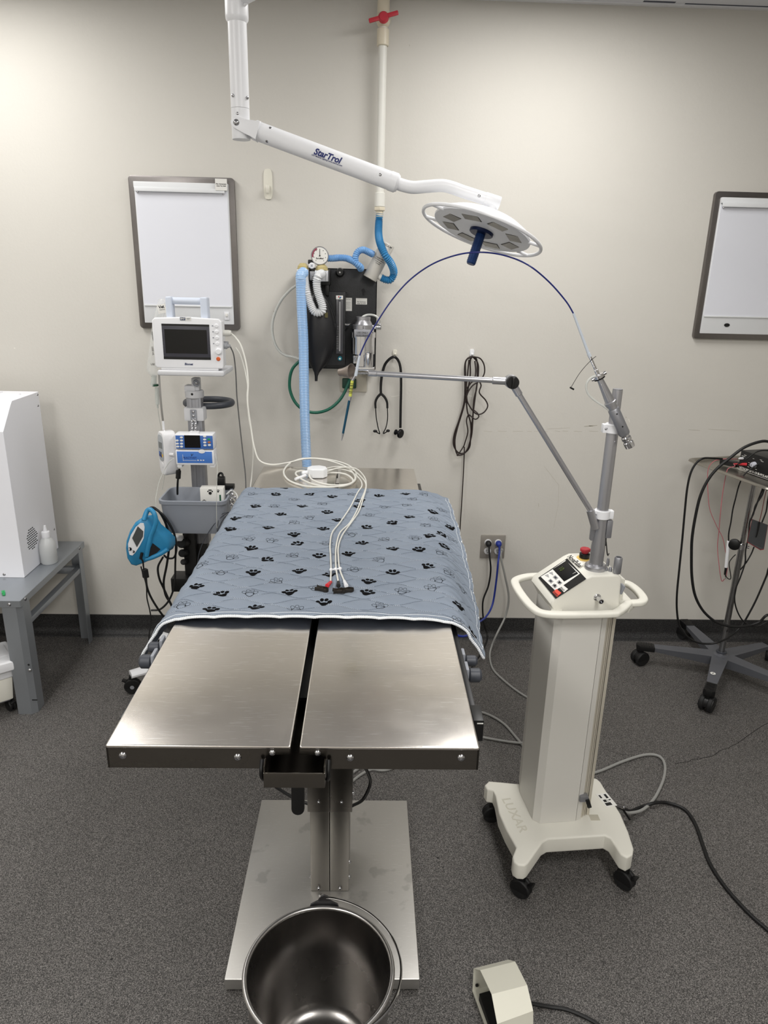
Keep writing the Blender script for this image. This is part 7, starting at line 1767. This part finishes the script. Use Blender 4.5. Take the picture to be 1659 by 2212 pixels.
m = MB(); p = PY(62, 1436, BYF+0.002); m.cyl(p, p+Vector((0, -0.0006, 0)), 0.0042, n=14); p = PY(75, 1512, BYF+0.002); m.box(p, (0.020, 0.0012, 0.004)); m.build('leg_hole', M_ink, l1, ang=0)
zb_ = 0.385
m = MB(); m.bx(BXR-0.030, BXR-0.004, BYF+0.02, BYB-0.02, zb_-0.022, zb_, 0.001); m.build('side_brace', M_galv, bn)
m = MB(); m.bx(BXR-0.88, BXR-0.03, BYB-0.06, BYB-0.035, zb_-0.03, zb_, 0.001); m.build('back_brace', M_galv, bn)
# ================================================================ WHITE CABINET
M_cab = mat('white_enamel_steel', C(240, 241, 247), 0.35, bump=0.03, bscale=40, var=0.01)
cf = PY(53, 1247, 2.63); cx_ = cf.x
yfr, yrr = 2.63, 2.96
zt1, zt2_ = PY(3, 933, 2.63).z, PY(23, 861, 2.72).z
ztop = PY(60, 848, yrr-0.03).z
cbn = thing('white_cabinet', 'tall white enamelled equipment cabinet with slanted top standing on the steel bench', 'equipment cabinet', (cx_-0.25, 2.79, BZ))
prof = [(yfr, BZ+0.001), (yfr, zt1), (yfr+0.085, ztop-0.012), (yfr+0.10, ztop), (yrr, ztop), (yrr, BZ+0.001)]
m = MB(); F = fr((cx_, 0, 0), (0, 1, 0), (0, 0, 1))     # local z -> +X
m.prism(prof, 0.0, -0.50, F, 0.003, 3); cbs = m.build('cabinet_shell', M_cab, cbn, ang=25)
# corner where the right flank turns to the back at an angle
for (px, py, Y_) in ((62, 876, 2.94), (60, 852, 2.95), (101, 1143, 2.94)):
    p = PY(px, py, Y_); m = MB(); screw(m, (cx_, min(Y_, yrr-0.012), p.z), (1, 0, 0), 0.005, 0.003); m.build('screw', M_screw, cbs)
m = MB(); p = PY(9, 1241, yfr); screw(m, (p.x, yfr, p.z), (0, -1, 0), 0.006, 0.003); m.build('screw', M_screw, cbs)
m = MB(); 
cc = PY(60, 1162, 2.74)
gy, gz = 2.735, cc.z
for r_ in range(10):
    for c_ in range(6):
        dy, dz = (c_-2.5)*0.0155+(0.006 if r_ % 2 else 0), (r_-4.5)*0.0092
        if (dy/0.045)**2+(dz/0.047)**2 < 1.0: m.box((cx_+0.0003, gy+dy, gz+dz), (0.001, 0.0115, 0.0040), 0.0004)
m.build('vent_slots', M_ink, cbs, ang=0)
m = MB(); p = PY(24, 852, 2.86); m.lathe([(0, 0), (0.045, 0), (0.042, 0.006), (0, 0.008)], (p.x-0.01, 2.86, ztop), (0, 0, 1), 28); m.bx(p.x-0.08, p.x-0.05, 2.80, 2.90, ztop, ztop+0.008, 0.003); m.build('top_cap', M_cab, cbn)
# ================================================================ SQUEEZE BOTTLE
pb_ = PZ(104, 1215, BZ)+Vector((0.006, 0, 0))
M_btl = mat('translucent_bottle', C(226, 228, 228), 0.3, trans=0.35, var=0.01)
bt_ = thing('squeeze_bottle', 'translucent white squeeze bottle with pointed nozzle on the steel bench', 'bottle', (pb_.x, pb_.y, BZ))
hz = lambda py: PY(100, py, pb_.y).z
rb = 0.0335
m = MB(); m.lathe([(0, BZ), (rb-0.004, BZ), (rb, BZ+0.005), (rb, hz(1180)), (rb*0.92, hz(1172)), (rb*0.62, hz(1163)), (rb*0.40, hz(1159)), (rb*0.40, hz(1156))], (pb_.x, pb_.y, 0), (0, 0, 1), 36); bb_ = m.build('bottle_body', M_btl, bt_, ang=50)
m = MB(); m.lathe([(rb*0.50, hz(1160)), (rb*0.50, hz(1150)), (rb*0.46, hz(1148)), (rb*0.26, hz(1147)), (rb*0.14, hz(1135)), (0, hz(1134.5))], (pb_.x, pb_.y, 0), (0, 0, 1), 24); m.build('nozzle_cap', M_plast, bt_)
m = MB(); m.lathe([(0, BZ+0.002), (rb-0.003, BZ+0.002), (rb-0.0015, BZ+0.006), (rb-0.0015, hz(1196)), (0, hz(1196))], (pb_.x, pb_.y, 0), (0, 0, 1), 36); m.build('liquid', mat('clear_liquid', C(206, 212, 212), 0.1, trans=0.6), bt_)
# ================================================================ GREEN CLIP
pg = PZ(8, 1283, BZ)
Mg = T(pg.x, pg.y, BZ+0.004, -1.05) @ Matrix.Diagonal((0.95, 0.7, 0.8, 1))
m = MB(Mg); m.bx(-0.020, 0.020, -0.007, 0.007, -0.004, 0.003, 0.002); m.bx(-0.018, 0.010, -0.009, 0.009, 0.0031, 0.0055, 0.001); m.cyl((-0.002, 0, 0.0056), (-0.002, 0, 0.0075), 0.003, n=10)
m.build('line_clamp', mat('green_clamp_plastic', C(40, 160, 90), 0.4), tags=('small green tubing clamp lying on the steel bench', 'clamp'))
# ================================================================ WHITE MACHINE AT THE LEFT EDGE
yW = 2.33
k0 = lambda x, y, Y: PY(x/6.9125, 1280+y/6.9125, Y)
wm = thing('floor_machine', 'white and cream wheeled machine at the left edge, in front of the bench leg', 'medical machine', (-1.50, 2.38, 0))
ax_ = 0.0
a = PZ(38, 1420, 0.235)
xr_ = a.x; 
RM = T(xr_, a.y, 0, rad(38))     # local -x runs left/back, local y right/back
m = MB(RM); m.box((-0.17, 0.075, 0.215), (0.34, 0.19, 0.045), 0.014, None, 3); m.box((-0.17, 0.075, 0.176), (0.30, 0.15, 0.034), 0.006)
lid = m.build('lid', M_plast, wm)
m = MB(RM); m.box((-0.17, 0.080, 0.2395), (0.30, 0.10, 0.003), 0.001); m.box((-0.03, 0.05, 0.2385), (0.05, 0.035, 0.003), 0.001); m.build('lid_pad', M_white, lid)
m = MB(RM); m.box((-0.19, 0.095, 0.2415), (0.16, 0.050, 0.0008)); lb_ = m.build('label', M_paper, lid, ang=0)
for q_ in range(4): text('REF 6-230V', 0.011, RM @ T(-0.19, 0.112-q_*0.011, 0.2421, 0), M_ink, 'label_text', lb_, 0.0001, bold=0.01)
m = MB(RM); m.box((-0.18, 0.075, 0.110), (0.29, 0.135, 0.098), 0.006, None, 2, (1.06, 1.06)); m.build('lower_body', M_cream, wm)
m = MB(RM); m.box((-0.18, 0.075, 0.058), (0.27, 0.12, 0.006)); bsp = m.build('base_plate', M_alud, wm)
pc = PZ(16, 1545, 0.0); caster(bsp, (pc.x, pc.y+0.035, 0.055), 0.025, 0.9, 0.02)
q_ = RM @ Vector((-0.28, 0.03, 0.055)); caster(bsp, (q_.x, q_.y, 0.055), 0.025, 0.2, 0.02)
q_ = RM @ Vector((-0.05, 0.13, 0.055)); caster(bsp, (q_.x, q_.y, 0.055), 0.025, 0.5, 0.02)
q_ = RM @ Vector((-0.30, 0.12, 0.055)); caster(bsp, (q_.x, q_.y, 0.055), 0.025, 1.4, 0.02)

# ================================================================ INSTRUMENT STAND (right)
PXC, PYC = 1.61, 2.75
isd = thing('instrument_stand', 'five-wheeled chrome pole stand with steel tray at the right edge', 'instrument stand', (PXC, PYC, 0))
M_pole = steel_mat('pole_chrome', C(158, 158, 158), 0.22, (1, 1, 1))
M_stel = steel_mat('tray_steel', C(176, 172, 164), 0.3, (10, 1, 1))
M_arm = mat('grey_painted_base', C(98, 100, 106), 0.45, 0.3, bump=0.05, bscale=200, var=0.08)
ztr = 0.925
TRM = T(PXC, PYC, 0, rad(14))
z_col = PY(1590, 1180, PYC).z
m = MB(); m.cyl((PXC, PYC, 0.10), (PXC, PYC, z_col-0.01), 0.0125, n=24); m.cyl((PXC, PYC, z_col-0.012), (PXC, PYC, ztr-0.012), 0.0105, n=24); pl = m.build('pole', M_pole, isd)
m = MB(); m.cyl((PXC, PYC, z_col-0.014), (PXC, PYC, z_col+0.014), 0.0180, n=24, bev=0.002); m.cyl((PXC+0.016, PYC-0.006, z_col), (PXC+0.026, PYC-0.012, z_col), 0.006, n=14); cr_ = m.build('height_collar', M_chrome, isd)
m = MB(); m.cyl((PXC-0.017, PYC+0.004, z_col+0.004), (PXC-0.030, PYC+0.008, z_col+0.004), 0.005, n=12); m.lathe([(0, 0), (0.021, 0), (0.024, 0.003), (0.024, 0.012), (0.020, 0.015), (0, 0.016)], (PXC-0.026, PYC+0.012, z_col+0.006), (-0.5, -0.85, 0), 28); m.build('locking_knob', M_black, cr_)
# five star base
hub = Vector((PXC, PYC, 0.075))
tips = [PZ(1395, 1424, 0.095), PZ(1528, 1506, 0.095)]
R0_ = [(tips[0]-hub).length, (tips[1]-hub).length]
def ang_of(p): return math.atan2(p.y-PYC, p.x-PXC)
base_a = ang_of(tips[1]); R_ = 0.335
m = MB(); m.lathe([(0, 0.055), (0.045, 0.055), (0.050, 0.075), (0.040, 0.098), (0.020, 0.106), (0.017, 0.112), (0, 0.112)], (PXC, PYC, 0), (0, 0, 1), 30)
for k in range(5):
    a_ = base_a+k*2*PI/5; c_, s_ = math.cos(a_), math.sin(a_)
    Fk = T(PXC, PYC, 0, a_)
    mm = MB(Fk)
    # tapered arm with depth falling towards the hub
    vs = [(0.02, -0.034, 0.102), (0.02, 0.034, 0.102), (R_-0.035, 0.019, 0.098), (R_-0.035, -0.019, 0.098), (0.02, -0.028, 0.056), (0.02, 0.028, 0.056), (R_-0.035, 0.015, 0.080), (R_-0.035, -0.015, 0.080)]
    mm.raw(vs, [(0, 1, 2, 3), (4, 7, 6, 5), (0, 3, 7, 4), (1, 5, 6, 2), (0, 4, 5, 1), (3, 2, 6, 7)])
    m.v += mm.v; o_ = len(m.v)-8; m.f += [(tuple(i+o_ for i in f[0]), 0) for f in mm.f]
sb = m.build('star_base', M_arm, isd, ang=20)
m = MB(); m.lathe([(0.0, 0), (0.022, 0), (0.022, 0.005), (0, 0.006)], (PXC, PYC, 0.1122), (0, 0, 1), 24); m.build('hub_ring', M_dark, sb)
for k in range(5):
    a_ = base_a+k*2*PI/5; Fk = T(PXC, PYC, 0, a_)
    m = MB(Fk)
    m.prism([(R_-0.055+0.0, -0.021), (R_+0.012, -0.023), (R_+0.022, -0.012), (R_+0.022, 0.012), (R_+0.012, 0.023), (R_-0.055, 0.021)], 0.076, 0.102, None, 0.005)
    for q_ in range(5): m.bx(R_-0.045+q_*0.011, R_-0.040+q_*0.011, -0.017, 0.017, 0.102, 0.1032)
    ec = m.build('foot_cap', M_black, sb)
    p = Fk @ Vector((R_, 0, 0)); yaw_ = {0: 2.35, 1: 0.9, 2: 2.6, 3: 0.55, 4: 1.9}[k]
    caster(ec, (p.x, p.y, 0.078), 0.034, yaw_, 0.042, brake=False)
p = PZ(1540, 1455, 0.1005); Fk = T(p.x, p.y, 0.1012, 0)
m = MB(Fk); m.lathe([(0, 0), (0.011, 0), (0.011, 0.0006), (0, 0.0006)], n=20); st_ = m.build('round_sticker', M_paper, sb)
m = MB(Fk); m.box((0, 0, 0.001), (0.010, 0.003, 0.0004), 0, Matrix.Rotation(0.6, 4, 'Z')); m.build('sticker_print', M_ink, st_, ang=0)
# tray with rolled rim
tw, tlh = 0.155, 0.245
m = MB(TRM)
def rr2(hw, hd, r, n=6):
    out = []
    for (sx, sy, s0) in ((1, -1, -90), (1, 1, 0), (-1, 1, 90), (-1, -1, 180)):
        for k in range(n+1):
            a = rad(s0+90*k/n); out.append((sx*(hw-r)+r*math.cos(a), sy*(hd-r)+r*math.sin(a)))
    return out
O = (0.035, 0.03)
def rz2(hw, hd, z, r): return [Vector((x+O[0], y+O[1], z)) for x, y in rr2(hw, hd, r)]
rings = [rz2(tw-0.018, tlh-0.018, ztr-0.002, 0.03), rz2(tw-0.008, tlh-0.008, ztr+0.010, 0.035), rz2(tw, tlh, ztr+0.012, 0.04), rz2(tw+0.004, tlh+0.004, ztr+0.010, 0.04), rz2(tw+0.006, tlh+0.006, ztr+0.004, 0.04), rz2(tw+0.004, tlh+0.004, ztr+0.003, 0.04), rz2(tw-0.004, tlh-0.004, ztr+0.006, 0.038), rz2(tw-0.010, tlh-0.010, ztr-0.004, 0.03)]
loft(m, rings); n = len(rings[0]); m.f.append((tuple(range(n)), 0)); m.f.append((tuple(range((len(rings)-1)*n, len(rings)*n))[::-1], 0))
m.build('tray', M_stel, isd, ang=40)
m = MB(); m.cyl((PXC, PYC, ztr-0.014), (PXC, PYC, ztr-0.0045), 0.03, n=20); m.build('tray_mount', M_pole, isd)

# ================================================================ ELECTROSURGERY UNIT
e0 = PZ(1594, 1012, ztr+0.004); e1 = PZ(1659, 1035, ztr+0.004)
ed = (e1-e0); ed.z = 0; ed.normalize()
EF = fr(e0+Vector((0, 0, 0.0)), ed, (0, 0, 1))      # x along face, y up, z out of the face (towards viewer)
if Vector((EF[0][2], EF[1][2], EF[2][2])).dot(CAM-e0) < 0: print('ESU frame flipped')
ht = (PY(1599, 972, e0.y).z-e0.z)
es = thing('electrosurgery_unit', 'black electrosurgery box with white lettering standing on the instrument stand tray', 'electrosurgery unit', tuple(e0))
m = MB(EF); m.bx(0, 0.24, 0.004, ht, -0.16, 0, 0.002); eb_ = m.build('case', mat('black_case', C(20, 20, 22), 0.4, bump=0.1, bscale=200), es)
def EP(px, py):
    n_ = Vector((EF[0][2], EF[1][2], EF[2][2])); o_ = Vector((EF[0][3], EF[1][3], EF[2][3])); d = _ray(1560+px/7.374, 940+py/7.374); t_ = (o_-CAM).dot(n_)/d.dot(n_); return EF.inverted() @ (CAM+d*t_)
q_ = EP(275, 512); text('VETROSON V-10 BI-POLAR ELECTROSURGERY', 0.0135, EF @ Matrix.Translation((q_.x, q_.y, 0.0006)), M_paper, 'lettering', eb_, 0.0002, align='LEFT', bold=0.012)
m = MB(EF); q_ = EP(245, 535); m.bx(q_.x, 0.235, q_.y-0.0006, q_.y+0.0006, 0.0003, 0.0008)
for (x, y, w_) in ((370, 320, 0.014), (340, 335, 0.02), (500, 375, 0.008), (620, 395, 0.012), (430, 440, 0.006), (430, 475, 0.006), (420, 505, 0.010), (540, 545, 0.010), (640, 420, 0.014)): q_ = EP(x, y); m.bx(q_.x-w_/2, q_.x+w_/2, q_.y-0.0007, q_.y+0.0007, 0.0003, 0.0008)
m.build('panel_marks', M_paper, eb_, ang=0)
q_ = EP(515, 470); m = MB(EF @ Matrix.Translation((q_.x, q_.y, 0))); m.lathe([(0, 0), (0.0125, 0), (0.0115, 0.008), (0.0095, 0.014), (0, 0.014)], n=24); kb = m.build('output_knob', mat('clear_grey_knob', C(198, 200, 210), 0.25), eb_)
m = MB(EF @ Matrix.Translation((q_.x, q_.y, 0.0141))); m.bx(-0.0015, 0.0015, -0.008, 0.002, 0, 0.002); m.build('knob_pointer', M_grey, kb)
q_ = EP(330, 370); m = MB(EF @ Matrix.Translation((q_.x, q_.y, 0))); m.lathe([(0, 0), (0.0052, 0), (0.0052, 0.012), (0.003, 0.020), (0, 0.02)], n=14); m.build('white_plug', M_plast, eb_)
q_ = EP(390, 465); Mr = EF @ Matrix.Translation((q_.x, q_.y, 0)); m = MB(Mr); m.cyl((0, 0, 0), (-0.012, -0.001, 0.020), 0.0062, 0.0052, n=14); m.cyl((-0.012, -0.001, 0.020), (-0.026, -0.003, 0.042), 0.0045, 0.0022, n=14); m.build('red_plug', M_red, eb_)
redtip = Mr @ Vector((-0.026, -0.003, 0.042))
kc = lambda x, y, Y: PY(1360+x/3.254, 920+y/3.254, Y)
kr = lambda x, y, Y: PY(1560+x/7.374, 940+y/7.374, Y)
M_pink = mat('pink_wire', C(186, 104, 112), 0.5)
# cords of the unit
yC = e0.y-0.06
m = MB(); m.tube([redtip, kr(200, 495, yC), kr(120, 520, yC), kr(70, 590, yC), kc(655, 470, yC), kc(640, 600, yC), kc(628, 740, yC+0.02), kc(618, 850, yC+0.03), kc(628, 970, yC+0.03), kc(640, 1060, yC+0.03), kc(650, 1092, yC+0.03), kc(668, 1075, yC+0.02)], 0.0017, n=6, sm=8)
m.tube([kr(235, 380, e0.y-0.02), kr(120, 382, yC), kr(30, 380, yC), kc(600, 245, yC), kc(560, 285, yC), kc(548, 350, yC), kc(552, 480, yC), kc(565, 590, yC), kc(610, 700, yC), kc(655, 790, yC), kc(675, 890, yC), kc(690, 960, yC), kc(680, 1060, yC)], 0.0015, n=6, sm=8)
m.build('pink_lead', M_pink, ang=60, tags=('thin pink wires drooping from the electrosurgery unit to the white pen', 'wire'))
yD_ = 2.66
m = MB(); m.tube([kc(650, 232, yD_+0.06), kc(590, 228, yD_+0.04), kc(520, 228, yD_), kc(470, 260, yD_), kc(430, 330, yD_), kc(405, 440, yD_), kc(388, 600, yD_), kc(370, 800, yD_), kc(350, 1000, yD_), kc(333, 1180, yD_), kc(333, 1300, yD_), kc(350, 1400, yD_), kc(400, 1475, yD_), kc(470, 1520, yD_), kc(560, 1532, yD_), kc(640, 1515, yD_), kc(720, 1470, yD_+0.06), kc(790, 1400, yD_+0.08), kc(850, 1300, yD_+0.08), kc(900, 1200, yD_+0.08), kc(960, 1060, yD_+0.08), kc(1010, 940, yD_+0.08), Vector((1.86, 2.74, 0.80)), Vector((1.85, 2.76, 0.905))], 0.0042, n=8, sm=8); m.build('foot_pedal_cord', M_cord, ang=60, tags=('outer thin black cord looping down from the tray nearly to the stand base', 'cord'))
yE_ = 2.62
m = MB(); m.tube([e0+Vector((0.24, 0.10, 0.06)), e0+Vector((0.26, 0.05, 0.10)), kc(1060, 150, yE_), kc(973, 110, yE_), kc(900, 115, yE_), kc(800, 155, yE_), kc(700, 230, yE_), kc(610, 305, yE_), kc(545, 390, yE_), kc(495, 500, yE_), kc(462, 640, yE_), kc(440, 780, yE_), kc(435, 900, yE_), kc(438, 1060, yE_), kc(460, 1190, yE_), kc(510, 1290, yE_), kc(580, 1360, yE_), kc(650, 1395, yE_), kc(740, 1412, yE_), kc(830, 1405, yE_+0.02), kc(910, 1380, yE_+0.02), kc(1000, 1330, yE_+0.02), Vector((1.95, 2.75, 0.20)), Vector((2.15, 2.90, 0.02)), Vector((2.40, 2.98, 0.007))], 0.0056, n=8, sm=8); m.build('mains_cord', M_cord, ang=60, tags=('thick black cord arching over the tray and looping down in front of the wall', 'cord'))
m = MB(); m.tube([kr(760, 245, yC-0.02), kr(650, 243, yC-0.02), kr(560, 262, yC-0.02), kr(480, 310, yC-0.02), kr(400, 375, yC-0.02), kr(320, 430, yC+0.0), kr(240, 465, yC+0.02)], 0.0026, n=8, sm=8)
m.tube([kr(800, 320, yC-0.04), kr(730, 365, yC-0.04), kr(600, 445, yC-0.04), kr(500, 510, yC-0.04), kr(400, 580, yC-0.04), kr(345, 640, yC-0.04), kr(300, 720, yC-0.04), kr(255, 840, yC-0.03), kr(215, 1000, yC-0.03), kr(170, 1180, yC-0.02), kr(140, 1380, yC-0.02), kr(105, 1560, yC-0.02), kr(102, 1690, yC-0.02)], 0.0028, n=8, sm=8)
m.build('pen_cord', M_cord, ang=60, tags=('fine black cord running over the tray edge down to the white pen', 'cord'))
pnA, pnB, pnC = kc(696, 808, yC-0.02), kc(678, 995, yC-0.02), kc(670, 1045, yC-0.02)
pe_ = thing('electrode_pen', 'white electrosurgery pen hanging beside the stand pole', 'electrosurgery pen', tuple(pnB))
m = MB(); m.cyl(pnA, pnB, 0.0068, n=16, bev=0.001); m.cyl(pnA.lerp(pnB, 0.36), pnA.lerp(pnB, 0.375), 0.0071, n=16); m.build('pen_barrel', M_plast, pe_)
m = MB(); m.cyl(pnB, pnC, 0.0055, 0.0045, n=14); m.tube([pnC, kc(676, 1078, yC-0.02)], 0.001, n=6, sm=2)
m.tube([pnC, kc(690, 1072, yC), kc(712, 1068, yC+0.02), kc(700, 970, yC+0.03), kc(720, 930, yC+0.04), kc(745, 905, yC+0.05)], 0.0022, n=6, sm=8); m.build('pen_boot', M_black, pe_)
# extra cords under the tray and return plate
yG = 2.68
m = MB()
m.tube([kc(950, 430, yG), kc(930, 490, yG), kc(885, 560, yG), kc(870, 620, yG), kc(845, 675, yG), kc(835, 780, yG), kc(815, 880, yG), kc(812, 960, yG), kc(780, 1060, yG), kc(745, 1150, yG), kc(740, 1240, yG), kc(770, 1330, yG), kc(820, 1390, yG+0.03), kc(900, 1410, yG+0.06), kc(1000, 1380, yG+0.06), Vector((1.90, 2.78, 0.14)), Vector((1.86, 2.72, 0.30))], 0.0030, n=8, sm=8)
m.tube([kc(940, 430, yG+0.01), kc(905, 520, yG+0.01), kc(875, 600, yG+0.01), kc(850, 665, yG+0.01)], 0.0034, n=8, sm=6)
m.tube([kc(875, 850, yG), kc(855, 900, yG), kc(820, 960, yG), kc(780, 1010, yG+0.03)], 0.0028, n=8, sm=6)
m.tube([Vector((1.72, 2.70, 0.912)), kc(1000, 440, yG), kc(972, 520, yG), kc(960, 600, yG), kc(930, 680, yG)], 0.0030, n=8, sm=6)
m.build('dangling_cord', M_cord, ang=60, tags=('tangle of thin black cords hanging under the tray behind the stand pole', 'cord'))
P4 = [kc(862, 655, yG-0.02), kc(970, 695, yG-0.03), kc(942, 862, yG-0.03), kc(918, 866, yG-0.03), kc(828, 812, yG-0.02)]
rp = thing('return_plate', 'grey patient return plate with red edge hanging under the stand tray', 'electrode plate', tuple(P4[3]))
m = MB(); nrm_ = (P4[1]-P4[0]).cross(P4[4]-P4[0]).normalized(); nrm_ = nrm_ if nrm_.y < 0 else -nrm_
def slab(m, P, t0, t1): n = len(P); m.raw([p+nrm_*t0 for p in P]+[p+nrm_*t1 for p in P], [tuple(range(n))[::-1], tuple(range(n, 2*n))]+[(i, (i+1) % n, n+(i+1) % n, n+i) for i in range(n)])
slab(m, P4, 0.0, 0.002); m.build('plate', mat('return_plate_grey', C(66, 68, 70), 0.45), rp, ang=0)
cP = sum(P4, Vector())/5
m = MB(); slab(m, [cP+(p-cP)*1.04+Vector((0.001, 0, -0.003)) for p in P4], -0.0025, -0.0002); m.build('red_backing', mat('dull_red', C(140, 50, 56), 0.5), rp, ang=0)
m = MB(); m.tube([kc(965, 440, yG-0.02), kc(950, 500, yG-0.025), kc(930, 600, yG-0.03), kc(912, 675, yG-0.035), kc(905, 700, yG-0.036)], 0.0016, n=6, sm=6); m.build('plate_wire', mat('dark_red_wire', C(110, 60, 56), 0.5), rp)
m = MB(); m.tube([kc(912, 675, yG-0.037), kc(905, 720, yG-0.037), kc(892, 775, yG-0.036), kc(885, 780, yG-0.036)], [0.004, 0.003, 0.002], n=8, sm=5, flat=(0.4, 1), up=nrm_); m.build('wire_boot', M_black, rp)
# black connector bundle on the tray
q0_, q1_ = kr(-40, 440, e0.y-0.0), kr(230, 470, e0.y-0.02)
zt_ = ztr+0.012
m = MB(); A_ = PZ(1561, 1000, zt_); B_ = PZ(1592, 1004, zt_)
m.box((A_+B_)/2+Vector((0, 0, 0.004)), (0.075, 0.036, 0.022), 0.004, Matrix.Rotation(-1.0, 4, 'Z')); m.cyl(B_+Vector((-0.012, -0.015, 0.008)), B_+Vector((0.006, -0.045, 0.008)), 0.010, n=14)
m.build('connector_bundle', M_black, tags=('black connector lying on the tray left of the electrosurgery unit', 'connector'))
# back stop: small wall screw marks
